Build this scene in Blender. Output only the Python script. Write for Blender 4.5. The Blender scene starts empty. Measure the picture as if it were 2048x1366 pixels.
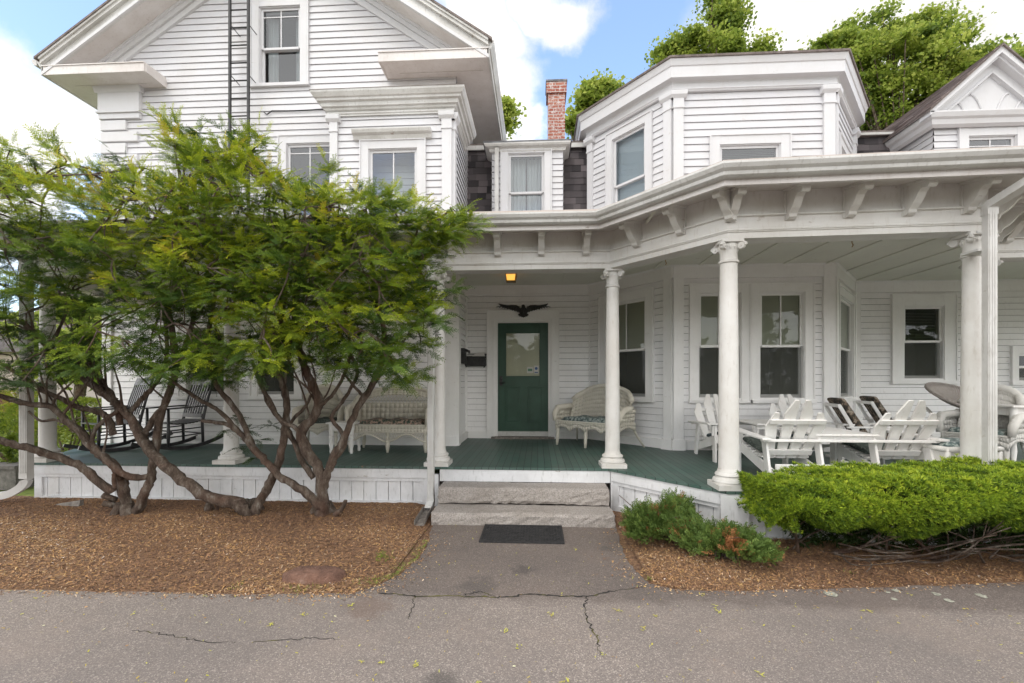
import bpy, math, random
import numpy as np
from mathutils import Vector, Matrix
SC = bpy.context.scene
# ---------------------------------------------------------------- camera
FPX, PSI, HZ, CH = 910.0, math.radians(3.2), 765.0, 1.54
cam = bpy.data.cameras.new('camera'); camo = bpy.data.objects.new('camera', cam)
SC.collection.objects.link(camo); SC.camera = camo
cam.sensor_width = 36; cam.lens = 36*FPX/2048; cam.shift_y = (HZ-683)/2048
cam.clip_start = .05; cam.clip_end = 2000
camo.location = (0, 0, CH); camo.rotation_euler = (math.radians(90), 0, PSI)
SC.view_settings.view_transform = 'Standard'; SC.view_settings.look = 'None'
SC.view_settings.exposure = 1.18
SC.render.resolution_x = 1024; SC.render.resolution_y = 683
SC.cycles.max_bounces = 8; SC.cycles.diffuse_bounces = 5; SC.cycles.transparent_max_bounces = 16
# ---------------------------------------------------------------- world
SUN_EL, SUN_AZ = math.radians(56), math.radians(205)      # azimuth clockwise from +Y (the house side)
W = bpy.data.worlds.new('World'); SC.world = W; W.use_nodes = True
nt = W.node_tree; nt.nodes.clear()
def N(t, **k):
    n = nt.nodes.new(t)
    for a, b in k.items(): setattr(n, a, b)
    return n
def raydir(px, py):
    dx = (px-1024)/FPX; dz = (HZ-py)/FPX
    return Vector((dx*math.cos(PSI)-math.sin(PSI), math.cos(PSI)+dx*math.sin(PSI), dz))
out = N('ShaderNodeOutputWorld'); bg = N('ShaderNodeBackground')
sky = N('ShaderNodeTexSky'); sky.sky_type = 'NISHITA'; sky.sun_disc = False
sky.sun_elevation = SUN_EL; sky.sun_rotation = SUN_AZ; sky.air_density = 1.0; sky.dust_density = 1.5
tc = N('ShaderNodeTexCoord')
nz = N('ShaderNodeTexNoise'); nz.inputs['Scale'].default_value = 4.5; nz.inputs['Detail'].default_value = 9; nz.inputs['Roughness'].default_value = .62
nt.links.new(tc.outputs['Generated'], nz.inputs['Vector'])
sub = N('ShaderNodeVectorMath', operation='SUBTRACT'); sub.inputs[1].default_value = (.5, .5, .5)
nt.links.new(nz.outputs['Color'], sub.inputs[0])
scl = N('ShaderNodeVectorMath', operation='SCALE'); scl.inputs['Scale'].default_value = .20
nt.links.new(sub.outputs[0], scl.inputs[0])
add = N('ShaderNodeVectorMath', operation='ADD'); nt.links.new(tc.outputs['Generated'], add.inputs[0]); nt.links.new(scl.outputs[0], add.inputs[1])
mask = None
for (px, py, r, soft) in [(950, 10, .05, .05), (985, 90, .055, .05), (1015, 190, .055, .05), (960, 270, .08, .05), (1070, 235, .03, .03), (1070, 5, .04, .04), (1120, 35, .04, .04), (1145, 70, .015, .03), (1900, 60, .34, .10), (1640, 0, .16, .07), (1540, 60, .07, .06),
                          (0, 270, .09, .05), (-200, 280, .16, .08), (110, 270, .06, .05), (20, 130, .02, .05), (420, -40, .07, .06), (1300, 290, .03, .06)]:
    d = raydir(px, py).normalized()
    ds = N('ShaderNodeVectorMath', operation='DISTANCE'); ds.inputs[1].default_value = d
    nt.links.new(add.outputs[0], ds.inputs[0])
    mr = N('ShaderNodeMapRange'); mr.interpolation_type = 'SMOOTHSTEP'
    mr.inputs['From Min'].default_value = r+soft*.6; mr.inputs['From Max'].default_value = r-soft*.5
    nt.links.new(ds.outputs['Value'], mr.inputs['Value'])
    if mask is None: mask = mr.outputs[0]
    else:
        mx = N('ShaderNodeMath', operation='MAXIMUM'); nt.links.new(mask, mx.inputs[0]); nt.links.new(mr.outputs[0], mx.inputs[1]); mask = mx.outputs[0]
# general broken cloud elsewhere (behind the camera and overhead)
nz2 = N('ShaderNodeTexNoise'); nz2.inputs['Scale'].default_value = 2.3; nz2.inputs['Detail'].default_value = 8
nt.links.new(tc.outputs['Generated'], nz2.inputs['Vector'])
mr = N('ShaderNodeMapRange'); mr.interpolation_type = 'SMOOTHSTEP'; mr.inputs['From Min'].default_value = .37; mr.inputs['From Max'].default_value = .50
nt.links.new(nz2.outputs['Fac'], mr.inputs['Value'])
sx = N('ShaderNodeSeparateXYZ'); nt.links.new(tc.outputs['Generated'], sx.inputs[0])
mr2 = N('ShaderNodeMapRange'); mr2.interpolation_type = 'SMOOTHSTEP'; mr2.inputs['From Min'].default_value = .35; mr2.inputs['From Max'].default_value = .15
nt.links.new(sx.outputs['Y'], mr2.inputs['Value'])
ml = N('ShaderNodeMath', operation='MULTIPLY'); nt.links.new(mr.outputs[0], ml.inputs[0]); nt.links.new(mr2.outputs[0], ml.inputs[1])
mx = N('ShaderNodeMath', operation='MAXIMUM'); nt.links.new(mask, mx.inputs[0]); nt.links.new(ml.outputs[0], mx.inputs[1]); mask = mx.outputs[0]
# sky * strength and cloud
sm = N('ShaderNodeVectorMath', operation='SCALE'); sm.inputs['Scale'].default_value = 1.6; nt.links.new(sky.outputs[0], sm.inputs[0])
mixc = N('ShaderNodeMix', data_type='RGBA'); nt.links.new(mask, mixc.inputs['Factor'])
nt.links.new(sm.outputs[0], mixc.inputs[6])
cb_ = N('ShaderNodeMapRange'); cb_.inputs['From Min'].default_value = .05; cb_.inputs['From Max'].default_value = .8; cb_.inputs['To Min'].default_value = 14.5; cb_.inputs['To Max'].default_value = 5.5; nt.links.new(sx.outputs['Z'], cb_.inputs['Value'])
mf_ = N('ShaderNodeMapRange'); mf_.inputs['From Min'].default_value = .1; mf_.inputs['From Max'].default_value = .5; mf_.inputs['To Min'].default_value = 1.0; mf_.inputs['To Max'].default_value = .0; nt.links.new(sx.outputs['Y'], mf_.inputs['Value'])
vf_ = N('ShaderNodeMapRange'); vf_.inputs['From Min'].default_value = .3; vf_.inputs['From Max'].default_value = .65; vf_.inputs['To Min'].default_value = 3.7; vf_.inputs['To Max'].default_value = 5.6; nt.links.new(nz.outputs['Fac'], vf_.inputs['Value'])
mm_ = N('ShaderNodeMix', data_type='FLOAT'); nt.links.new(mf_.outputs[0], mm_.inputs[0]); nt.links.new(vf_.outputs[0], mm_.inputs[2]); nt.links.new(cb_.outputs[0], mm_.inputs[3])
cs_ = N('ShaderNodeVectorMath', operation='SCALE'); cs_.inputs[0].default_value = (1.02, 1.0, .965); nt.links.new(mm_.outputs[0], cs_.inputs['Scale']); nt.links.new(cs_.outputs[0], mixc.inputs[7])
nt.links.new(mixc.outputs[2], bg.inputs['Color']); bg.inputs['Strength'].default_value = .115
nt.links.new(bg.outputs[0], out.inputs['Surface'])
# ---------------------------------------------------------------- sun (veiled by thin cloud: soft)
sun = bpy.data.lights.new('sun', 'SUN'); sun.energy = .55; sun.angle = math.radians(22); sun.color = (1, .955, .89)
so = bpy.data.objects.new('sun', sun); SC.collection.objects.link(so)
sd = Vector((math.sin(SUN_AZ)*math.cos(SUN_EL), math.cos(SUN_AZ)*math.cos(SUN_EL), math.sin(SUN_EL)))
so.rotation_euler = sd.to_track_quat('Z', 'Y').to_euler()
# ---------------------------------------------------------------- measuring helpers (photo pixel + known plane -> metres)
def P(px, py, Y):
    r = raydir(px, py); t = Y/r.y; return Vector((r.x*t, Y, CH+r.z*t))
def xa(px, Y): return P(px, 0, Y).x
def za(px, py, Y): return P(px, py, Y).z
def G(px, py, z=0.0):
    r = raydir(px, py); t = (z-CH)/r.z; return Vector((r.x*t, r.y*t, z))
class Fr:                                       # a vertical plane: u along, n outward, z up
    def __init__(s, x0, y0, x1, y1):
        s.o = Vector((x0, y0, 0)); s.d = Vector((x1-x0, y1-y0, 0)); s.L = s.d.length; s.d.normalize(); s.n = Vector((s.d.y, -s.d.x, 0))
    def p(s, u, n, z): return s.o+s.d*u+s.n*n+Vector((0, 0, z))
    def u(s, px, n=0):
        r = raydir(px, 0); a, b = r.x, r.y; ox, oy = s.o.x+s.n.x*n, s.o.y+s.n.y*n
        # a t = ox + dx u ; b t = oy + dy u
        return (ox*b-oy*a)/(a*s.d.y-b*s.d.x)
    def z(s, px, py, n=0):
        q = s.p(s.u(px, n), n, 0); r = raydir(px, py); return CH+r.z*q.y/r.y
# ---------------------------------------------------------------- mesh builder
ROOT = SC.collection
class MB:
    def __init__(s): s.v = []; s.f = []; s.m = []; s.c = None; s.mi = 0
    def face(s, pts, mi=None):
        b = len(s.v); s.v.extend([tuple(p) for p in pts]); s.f.append(tuple(range(b, b+len(pts)))); s.m.append(s.mi if mi is None else mi); return s
    def hexa(s, c, mi=None):                     # 8 corners: bottom 0-3, top 4-7
        b = len(s.v); s.v.extend([tuple(p) for p in c])
        for q in ((0, 3, 2, 1), (4, 5, 6, 7), (0, 1, 5, 4), (1, 2, 6, 5), (2, 3, 7, 6), (3, 0, 4, 7)): s.f.append(tuple(b+i for i in q)); s.m.append(s.mi if mi is None else mi)
        return s
    def box(s, x0, x1, y0, y1, z0, z1, mi=None):
        return s.hexa([(x0, y0, z0), (x1, y0, z0), (x1, y1, z0), (x0, y1, z0), (x0, y0, z1), (x1, y0, z1), (x1, y1, z1), (x0, y1, z1)], mi)
    def fb(s, F, u0, u1, n0, n1, z0, z1, mi=None):
        return s.hexa([F.p(u0, n1, z0), F.p(u1, n1, z0), F.p(u1, n0, z0), F.p(u0, n0, z0), F.p(u0, n1, z1), F.p(u1, n1, z1), F.p(u1, n0, z1), F.p(u0, n0, z1)], mi)
    def obox(s, a, b, w, h, up=Vector((0, 0, 1)), mi=None):  # beam from a to b, width w, height h
        a = Vector(a); b = Vector(b); d = (b-a).normalized(); up = Vector(up); sd_ = d.cross(up).normalized(); uu = sd_.cross(d).normalized()
        x = sd_*w/2; y = uu*h/2
        return s.hexa([a-x-y, a+x-y, b+x-y, b-x-y, a-x+y, a+x+y, b+x+y, b-x+y], mi)
    def prism(s, F, pts, n0, n1, mi=None):        # polygon in (u,z) extruded n0..n1
        k = len(pts); b = len(s.v)
        for n in (n0, n1): s.v.extend([tuple(F.p(u, n, z)) for u, z in pts])
        mi = s.mi if mi is None else mi
        s.f.append(tuple(b+k+i for i in range(k))); s.f.append(tuple(b+i for i in reversed(range(k)))); s.m += [mi, mi]
        for i in range(k): j = (i+1) % k; s.f.append((b+i, b+j, b+k+j, b+k+i)); s.m.append(mi)
        return s
    def nprism(s, F, pts, u0, u1, mi=None):       # polygon in (n,z) extruded along u
        k = len(pts); b = len(s.v); mi = s.mi if mi is None else mi
        for u in (u0, u1): s.v.extend([tuple(F.p(u, n, z)) for n, z in pts])
        s.f.append(tuple(b+k+i for i in range(k))); s.f.append(tuple(b+i for i in reversed(range(k)))); s.m += [mi, mi]
        for i in range(k): j = (i+1) % k; s.f.append((b+i, b+j, b+k+j, b+k+i)); s.m.append(mi)
        return s
    def sweep(s, path, prof, closed=True, mi=None, caps=True):   # path [(x,y)], prof [(n,z)], mitred
        mi = s.mi if mi is None else mi; n = len(path); k = len(prof); b = len(s.v)
        pv = [Vector(p).to_2d() if len(p) > 2 else Vector(p) for p in path]
        for i, p in enumerate(pv):
            ns = []
            if i > 0: d = (p-pv[i-1]).normalized(); ns.append(Vector((d.y, -d.x)))
            if i < n-1: d = (pv[i+1]-p).normalized(); ns.append(Vector((d.y, -d.x)))
            m = sum(ns, Vector((0, 0)))/len(ns); m = m/m.length_squared
            for (o, z) in prof: q = p+m*o; s.v.append((q.x, q.y, z))
        kk = k if closed else k-1
        for i in range(n-1):
            for j in range(kk): j2 = (j+1) % k; s.f.append((b+i*k+j, b+i*k+j2, b+(i+1)*k+j2, b+(i+1)*k+j)); s.m.append(mi)
        if closed and caps:
            s.f.append(tuple(b+j for j in reversed(range(k)))); s.f.append(tuple(b+(n-1)*k+j for j in range(k))); s.m += [mi, mi]
        return s
    def tube(s, pts, rad, sides=8, mi=None, caps=True, sq=None):
        mi = s.mi if mi is None else mi
        pts = [Vector(p) for p in pts]; n = len(pts)
        if not hasattr(rad, '__len__'): rad = [rad]*n
        b = len(s.v); up = None
        for i, p in enumerate(pts):
            t = (pts[min(i+1, n-1)]-pts[max(i-1, 0)]).normalized()
            if up is None: up = Vector((0, 0, 1)) if abs(t.z) < .9 else Vector((1, 0, 0))
            x = t.cross(up)
            if x.length < 1e-4: x = t.orthogonal()
            x.normalize(); y = x.cross(t).normalized(); up = y
            for k in range(sides):
                a = 2*math.pi*k/sides; cx, cy = math.cos(a), math.sin(a)
                if sq: a = a+math.pi/4; m_ = max(abs(math.cos(a)), abs(math.sin(a))); cx, cy = math.cos(a)/m_*sq[0]/rad[i], math.sin(a)/m_*sq[1]/rad[i]
                s.v.append(tuple(p+(x*cx+y*cy)*rad[i]))
        for i in range(n-1):
            for k in range(sides): k2 = (k+1) % sides; s.f.append((b+i*sides+k, b+i*sides+k2, b+(i+1)*sides+k2, b+(i+1)*sides+k)); s.m.append(mi)
        if caps: s.f.append(tuple(b+k for k in reversed(range(sides)))); s.f.append(tuple(b+(n-1)*sides+k for k in range(sides))); s.m += [mi, mi]
        return s
    def lathe(s, c, prof, sides=24, mi=None, axis=None):          # prof [(r,z)]
        mi = s.mi if mi is None else mi; b = len(s.v); k = len(prof); c = Vector(c)
        R_ = axis.to_track_quat('Z', 'Y').to_matrix() if axis else Matrix.Identity(3)
        for i in range(sides):
            a = 2*math.pi*i/sides
            for r, z in prof: s.v.append(tuple(c+R_ @ Vector((r*math.cos(a), r*math.sin(a), z))))
        for i in range(sides):
            i2 = (i+1) % sides
            for j in range(k-1): s.f.append((b+i*k+j, b+i2*k+j, b+i2*k+j+1, b+i*k+j+1)); s.m.append(mi)
        s.f.append(tuple(b+i*k for i in reversed(range(sides)))); s.f.append(tuple(b+i*k+k-1 for i in range(sides))); s.m += [mi, mi]
        return s
    def build(s, name, mats, parent=None, smooth=False, local=False, bevel=0, label=None):
        me = bpy.data.meshes.new(name); me.from_pydata(s.v, [], s.f)
        if not isinstance(mats, (list, tuple)): mats = [mats]
        for m in mats: me.materials.append(m)
        if len(mats) > 1: me.polygons.foreach_set('material_index', s.m)
        if s.c is not None:
            at = me.attributes.new('tint', 'FLOAT', 'POINT'); at.data.foreach_set('value', s.c)
        if smooth: me.polygons.foreach_set('use_smooth', [True]*len(me.polygons))
        o = bpy.data.objects.new(name, me); ROOT.objects.link(o)
        if parent is not None:
            o.parent = parent
            if not local:
                off = Vector((0, 0, 0)); q = parent
                while q is not None: off += Vector(q.location); q = q.parent
                me.transform(Matrix.Translation(-off))
        me.update()
        if bevel: b = o.modifiers.new('bevel', 'BEVEL'); b.width = bevel; b.segments = 2; b.limit_method = 'ANGLE'; b.angle_limit = .6
        if smooth == 'auto': 
            b = o.modifiers.new('es', 'EDGE_SPLIT'); b.split_angle = math.radians(35)
        if label: o['label'] = label
        return o
def thing(name, label, cat, loc=(0, 0, 0), rz=0, group=None):
    o = bpy.data.objects.new(name, None); o.empty_display_size = .2; ROOT.objects.link(o); o.location = loc; o.rotation_euler = (0, 0, rz)
    return tag(o, label, cat, group)
def tag(o, label, cat, group=None):
    o['label'] = label; o['category'] = cat
    if group: o['group'] = group
    return o
def setk(o, kind): o['kind'] = kind; return o
def dup(root, loc, rz, label=None, group=None):
    r = root.copy(); ROOT.objects.link(r); r.location = loc; r.rotation_euler = (0, 0, rz)
    if label: r['label'] = label
    if group: r['group'] = group
    for ch in list(root.children):
        c = ch.copy(); ROOT.objects.link(c); c.parent = r
        for g in list(ch.children): d = g.copy(); ROOT.objects.link(d); d.parent = c
    return r
def npmesh(name, V, Fq, mats, tint=None, parent=None, mi=None):     # V (n,3), Fq (m,4) or (m,3)
    me = bpy.data.meshes.new(name); n = len(V); m, k = Fq.shape
    me.vertices.add(n); me.vertices.foreach_set('co', V.astype(np.float32).ravel())
    me.loops.add(m*k); me.loops.foreach_set('vertex_index', Fq.astype(np.int32).ravel())
    me.polygons.add(m); me.polygons.foreach_set('loop_start', np.arange(0, m*k, k, dtype=np.int32))
    try: me.polygons.foreach_set('loop_total', np.full(m, k, dtype=np.int32))
    except Exception: pass
    for x in (mats if isinstance(mats, (list, tuple)) else [mats]): me.materials.append(x)
    if mi is not None: me.polygons.foreach_set('material_index', mi.astype(np.int32))
    if tint is not None:
        at = me.attributes.new('tint', 'FLOAT', 'POINT'); at.data.foreach_set('value', tint.astype(np.float32))
    me.update(calc_edges=True); me.validate()
    o = bpy.data.objects.new(name, me); ROOT.objects.link(o)
    if parent is not None:
        o.parent = parent; me.transform(Matrix.Translation(-Vector(parent.location)))
    return o
# ---------------------------------------------------------------- materials
MATS = {}
class Mat:
    def __init__(s, name):
        s.m = bpy.data.materials.new(name); s.m.use_nodes = True; s.t = s.m.node_tree; s.t.nodes.clear()
        s.o = s.n('ShaderNodeOutputMaterial'); s.b = s.n('ShaderNodeBsdfPrincipled'); s.l(s.b.outputs[0], s.o.inputs[0]); MATS[name] = s.m
        s.tc = s.n('ShaderNodeTexCoord')
    def n(s, t, **k):
        x = s.t.nodes.new(t)
        for a, b in k.items(): setattr(x, a, b)
        return x
    def l(s, a, b): s.t.links.new(a, b)
    def pos(s): g = s.n('ShaderNodeNewGeometry'); return g.outputs['Position']
    def noise(s, scale, detail=4, rough=.55, vec=None, stretch=None, col=False):
        x = s.n('ShaderNodeTexNoise'); x.inputs['Scale'].default_value = scale; x.inputs['Detail'].default_value = detail; x.inputs['Roughness'].default_value = rough
        v = vec or s.pos()
        if stretch:
            mp = s.n('ShaderNodeMapping'); mp.inputs['Scale'].default_value = stretch; s.l(v, mp.inputs[0]); v = mp.outputs[0]
        s.l(v, x.inputs['Vector']); return x.outputs['Color' if col else 'Fac']
    def ramp(s, fac, stops):
        r = s.n('ShaderNodeValToRGB'); e = r.color_ramp.elements
        while len(e) < len(stops): e.new(.5)
        for i, (p, c) in enumerate(stops): e[i].position = p; e[i].color = (*c, 1) if hasattr(c, '__len__') else (c, c, c, 1)
        s.l(fac, r.inputs[0]); return r.outputs[0]
    def mix(s, f, a, b, mode='MIX'):
        x = s.n('ShaderNodeMix', data_type='RGBA', blend_type=mode)
        for i, v in ((0, f), (6, a), (7, b)):
            if hasattr(v, 'links'): s.l(v, x.inputs[i])
            elif i == 0: x.inputs[0].default_value = v
            else: x.inputs[i].default_value = (*v, 1)
        return x.outputs[2]
    def math(s, op, a, b=0.0):
        x = s.n('ShaderNodeMath', operation=op)
        for i, v in ((0, a), (1, b)):
            if hasattr(v, 'links'): s.l(v, x.inputs[i])
            else: x.inputs[i].default_value = v
        return x.outputs[0]
    def bump(s, h, st=.3, dist=.01):
        x = s.n('ShaderNodeBump'); x.inputs['Strength'].default_value = st; x.inputs['Distance'].default_value = dist; s.l(h, x.inputs['Height']); s.l(x.outputs[0], s.b.inputs['Normal']); return s
    def set(s, col=None, rough=.5, metal=0, spec=None):
        if col is not None:
            if hasattr(col, 'links'): s.l(col, s.b.inputs['Base Color'])
            else: s.b.inputs['Base Color'].default_value = (*col, 1)
        if hasattr(rough, 'links'): s.l(rough, s.b.inputs['Roughness'])
        else: s.b.inputs['Roughness'].default_value = rough
        s.b.inputs['Metallic'].default_value = metal
        if spec is not None: s.b.inputs['Specular IOR Level'].default_value = spec
        return s
def paint(name, col, dirt=(.45, .42, .38), amt=.35, rough=.5):
    m = Mat(name); a = m.noise(1.6, 6, .65); b = m.noise(34, 4, .6, stretch=(1, 1, .25))
    f = m.ramp(a, [(.42, 0.0), (.78, 1.0)]); f2 = m.ramp(b, [(.56, 0.0), (.74, 1.0)])
    c = m.mix(m.math('MULTIPLY', f, amt), col, dirt); c = m.mix(m.math('MULTIPLY', f2, amt*.7), c, dirt)
    v = m.noise(.5, 2); c = m.mix(m.math('MULTIPLY', v, .10), c, (.60, .57, .53))
    fl = m.ramp(m.noise(7.5, 6, .72, stretch=(.55, .55, 1.6)), [(.655, 0.0), (.69, 1.0)]); c = m.mix(m.math('MULTIPLY', fl, min(1, amt*1.3)), c, (.36, .31, .27))
    m.set(c, rough); m.bump(m.noise(90, 3, .6, stretch=(1, 1, .3)), .12, .003); return m.m
white = paint('white_paint', (.80, .79, .79))
sid = paint('siding_paint', (.86, .85, .85), amt=.28)  # same siding, colour raised to make up for the porch shade
sid_dim = paint('upper_siding_dimmed', (.585, .585, .61), amt=.32)  # upstairs copy of the siding, colour lowered to offset the stronger daylight there
trim_dim = paint('upper_trim_dimmed', (.60, .60, .62), amt=.28)  # upstairs copy of the trim, darkened likewise to even out the light
trim = paint('trim_paint', (.85, .84, .83), amt=.22)
porchw = paint('porch_paint', (.66, .65, .625), dirt=(.38, .33, .27), amt=.5)
soff = paint('soffit_paint', (.66, .63, .615), dirt=(.36, .30, .26), amt=.55)
gutm = paint('gutter_paint', (.60, .595, .58), dirt=(.30, .28, .25), amt=.75, rough=.4)
skirtm = paint('skirt_paint', (.74, .745, .76), dirt=(.30, .30, .29), amt=.6)
ceilm = paint('ceiling_paint', (.74, .74, .66), amt=.25)
tanm = paint('roll_roofing', (.50, .43, .39), amt=.4, rough=.8)
furn = paint('furniture_paint', (.80, .79, .77), dirt=(.45, .38, .33), amt=.45)
m = Mat('deck_paint'); sp = m.n('ShaderNodeSeparateXYZ'); m.l(m.pos(), sp.inputs[0])
fr = m.math('FRACT', m.math('DIVIDE', sp.outputs['X'], .085)); line = m.math('LESS_THAN', fr, .075)
fl = m.math('FLOOR', m.math('DIVIDE', sp.outputs['X'], .085)); wn = m.n('ShaderNodeTexWhiteNoise', noise_dimensions='1D'); m.l(fl, wn.inputs['W'])
c = m.mix(wn.outputs['Value'], (.040, .088, .072), (.066, .125, .104)); c = m.mix(m.ramp(m.noise(3, 6, .65), [(.4, 0), (.75, .8)]), c, (.105, .125, .11))
wear = m.ramp(m.noise(5.5, 5, .7, stretch=(1, .35, 1)), [(.685, 0), (.72, 1)]); c = m.mix(wear, c, (.22, .15, .10)); c = m.mix(line, c, (.012, .02, .018))
m.set(c, .5); m.bump(m.math('SUBTRACT', 1.0, line), .5, .006); deckm = m.m
m = Mat('green_door'); c = m.mix(m.ramp(m.noise(4, 5), [(.4, 0), (.7, 1)]), (.016, .058, .034), (.026, .080, .050)); m.set(c, .42); m.bump(m.noise(60, 3, stretch=(1, 1, .1)), .15, .003); doorm = m.m
m = Mat('screen_pane'); m.set(m.mix(m.noise(6, 3, stretch=(2, 1, .5)), (.60, .58, .47), (.72, .69, .57)), .25); dpane = m.m
m = Mat('granite'); c = m.ramp(m.noise(70, 5, .8), [(.30, (.10, .095, .09)), (.45, (.30, .27, .245)), (.62, (.44, .40, .37)), (.75, (.55, .52, .48))])
c = m.mix(m.ramp(m.noise(2.5, 5, .7), [(.45, 0), (.75, .55)]), c, (.20, .17, .14)); c = m.mix(m.ramp(m.noise(14, 6, .8), [(.60, 0), (.70, .6)]), c, (.10, .09, .08)); m.set(c, .85); m.bump(m.noise(40, 6, .75), .7, .012); gran = m.m
m = Mat('asphalt'); v = m.n('ShaderNodeTexVoronoi'); v.inputs['Scale'].default_value = 165; m.l(m.pos(), v.inputs['Vector'])
wn = m.n('ShaderNodeSeparateColor'); m.l(v.outputs['Color'], wn.inputs[0])
c = m.ramp(wn.outputs[0], [(0, (.20, .168, .15)), (.45, (.265, .222, .194)), (.82, (.325, .270, .235)), (1, (.52, .45, .39))])
big = m.noise(.55, 5, .6); c = m.mix(m.ramp(big, [(.35, .4), (.6, 0)]), c, (.13, .115, .108)); c = m.mix(m.ramp(m.noise(1.4, 5, .6), [(.5, 0), (.75, .45)]), c, (.34, .27, .225))
c = m.mix(m.ramp(m.noise(230, 2, .5), [(.35, .35), (.6, 0)]), c, (.03, .03, .03))
sp = m.n('ShaderNodeSeparateXYZ'); m.l(m.pos(), sp.inputs[0])
pth = m.n('ShaderNodeMapRange'); pth.inputs['From Min'].default_value = 3.28; pth.inputs['From Max'].default_value = 3.40; m.l(m.math('ADD', sp.outputs['Y'], m.math('MULTIPLY', m.noise(5, 3), .25)), pth.inputs['Value'])
c = m.mix(m.math('MULTIPLY', pth.outputs[0], .8), c, (.60, .575, .57), 'MULTIPLY')
# damp, mossy edge where the bed meets the paving and two oil stains (they belong to the paving)
def stain(cx, cy, r, wob=.5):
    cb = m.n('ShaderNodeCombineXYZ'); cb.inputs[0].default_value = cx; cb.inputs[1].default_value = cy
    nn = m.noise(9, 5, .7, col=True); sc_ = m.n('ShaderNodeVectorMath', operation='SCALE'); m.l(nn, sc_.inputs[0]); sc_.inputs['Scale'].default_value = r*wob*2
    aa = m.n('ShaderNodeVectorMath', operation='ADD'); m.l(m.pos(), aa.inputs[0]); m.l(sc_.outputs[0], aa.inputs[1])
    cc = m.n('ShaderNodeVectorMath', operation='ADD'); m.l(cb.outputs[0], cc.inputs[0]); cc.inputs[1].default_value = (r*wob, r*wob, r*wob)
    d_ = m.n('ShaderNodeVectorMath', operation='DISTANCE'); m.l(aa.outputs[0], d_.inputs[0]); m.l(cc.outputs[0], d_.inputs[1])
    q = m.n('ShaderNodeMapRange'); q.interpolation_type = 'SMOOTHSTEP'; q.inputs['From Min'].default_value = r; q.inputs['From Max'].default_value = r*.35; q.inputs['To Max'].default_value = .45; m.l(d_.outputs['Value'], q.inputs['Value']); return q.outputs[0]
q = G(1045, 1140); c = m.mix(stain(q.x, q.y, .13, .9), c, (.035, .032, .032))
q = G(955, 1172); c = m.mix(stain(q.x, q.y, .20, .9), c, (.06, .054, .05))
q = G(735, 1215); c = m.mix(stain(q.x, q.y, .22, .8), c, (.15, .095, .07))
q = G(1215, 1098); c = m.mix(stain(q.x, q.y, .1, .9), c, (.07, .065, .06))
q = G(880, 1366); c = m.mix(stain(q.x, q.y, .12), c, (.03, .028, .026))
m.set(c, .88); m.bump(wn.outputs[1], .6, .006); asph = m.m
m = Mat('crack'); m.set(m.mix(m.ramp(m.noise(7, 4), [(.52, 0), (.62, 1)]), (.022, .02, .018), (.11, .10, .02)), .95); crackm = m.m
m = Mat('mulch_soil'); c = m.ramp(m.noise(26, 6, .8), [(.30, (.06, .032, .022)), (.5, (.25, .14, .08)), (.66, (.40, .24, .12)), (.8, (.44, .29, .17))]); m.set(c, .95); m.bump(m.noise(40, 5, .8), 1, .03); mulchm = m.m
def tinted(name, stops, rough=.8, trans=0, noise=None):
    m = Mat(name); a = m.n('ShaderNodeAttribute'); a.attribute_name = 'tint'; c = m.ramp(a.outputs['Fac'], stops)
    m.set(c, rough, spec=.25)
    if trans:
        tr = m.n('ShaderNodeBsdfTranslucent'); m.l(c, tr.inputs[0]); mxs = m.n('ShaderNodeMixShader'); mxs.inputs[0].default_value = trans
        m.l(m.b.outputs[0], mxs.inputs[1]); m.l(tr.outputs[0], mxs.inputs[2]); m.l(mxs.outputs[0], m.o.inputs[0])
    return m.m
chipm = tinted('mulch_chip', [(0, (.06, .038, .030)), (.3, (.23, .125, .075)), (.52, (.40, .225, .115)), (.66, (.50, .29, .11)), (.8, (.50, .37, .26)), (.92, (.62, .40, .14)), (1, (.72, .62, .54))], .85)
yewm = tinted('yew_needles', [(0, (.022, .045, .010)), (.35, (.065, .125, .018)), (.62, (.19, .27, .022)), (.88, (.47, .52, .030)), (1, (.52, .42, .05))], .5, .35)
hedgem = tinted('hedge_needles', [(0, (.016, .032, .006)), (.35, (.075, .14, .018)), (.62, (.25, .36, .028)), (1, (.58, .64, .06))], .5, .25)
junm = tinted('juniper_needles', [(0, (.04, .075, .020)), (.5, (.11, .175, .038)), (.8, (.20, .27, .06)), (.86, (.13, .19, .06)), (.9, (.30, .12, .045)), (1, (.40, .19, .08))], .6, .15)
maplem = tinted('maple_leaf', [(0, (.09, .15, .03)), (.5, (.29, .37, .06)), (1, (.56, .60, .14))], .5, .55)
bushm = tinted('bush_leaf', [(0, (.05, .09, .015)), (.5, (.16, .22, .02)), (.85, (.30, .33, .03)), (1, (.35, .20, .05))], .6, .3)
petm = tinted('blossom', [(0, (.45, .33, .06)), (.5, (.50, .50, .08)), (.8, (.42, .20, .07)), (1, (.62, .62, .40))], .8)
grassm = tinted('grass_blade', [(0, (.07, .13, .02)), (.6, (.20, .27, .03)), (1, (.42, .40, .14))], .7, .2)
m = Mat('bark'); c = m.ramp(m.noise(14, 6, .75, stretch=(1, 1, .35)), [(.30, (.022, .015, .011)), (.44, (.085, .056, .040)), (.55, (.15, .112, .085)), (.66, (.27, .24, .205)), (.74, (.40, .38, .33))])
c = m.mix(m.ramp(m.noise(3, 4), [(.52, 0), (.7, .45)]), c, (.17, .08, .05)); m.set(c, .9); m.bump(m.noise(38, 7, .85, stretch=(1, 1, .3)), 1, .03); barkm = m.m
m = Mat('weathered_wood'); m.set(m.ramp(m.noise(20, 5, .7), [(.3, (.10, .085, .075)), (.7, (.30, .27, .24))]), .9); m.bump(m.noise(40, 5), .5, .01); deadm = m.m
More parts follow.
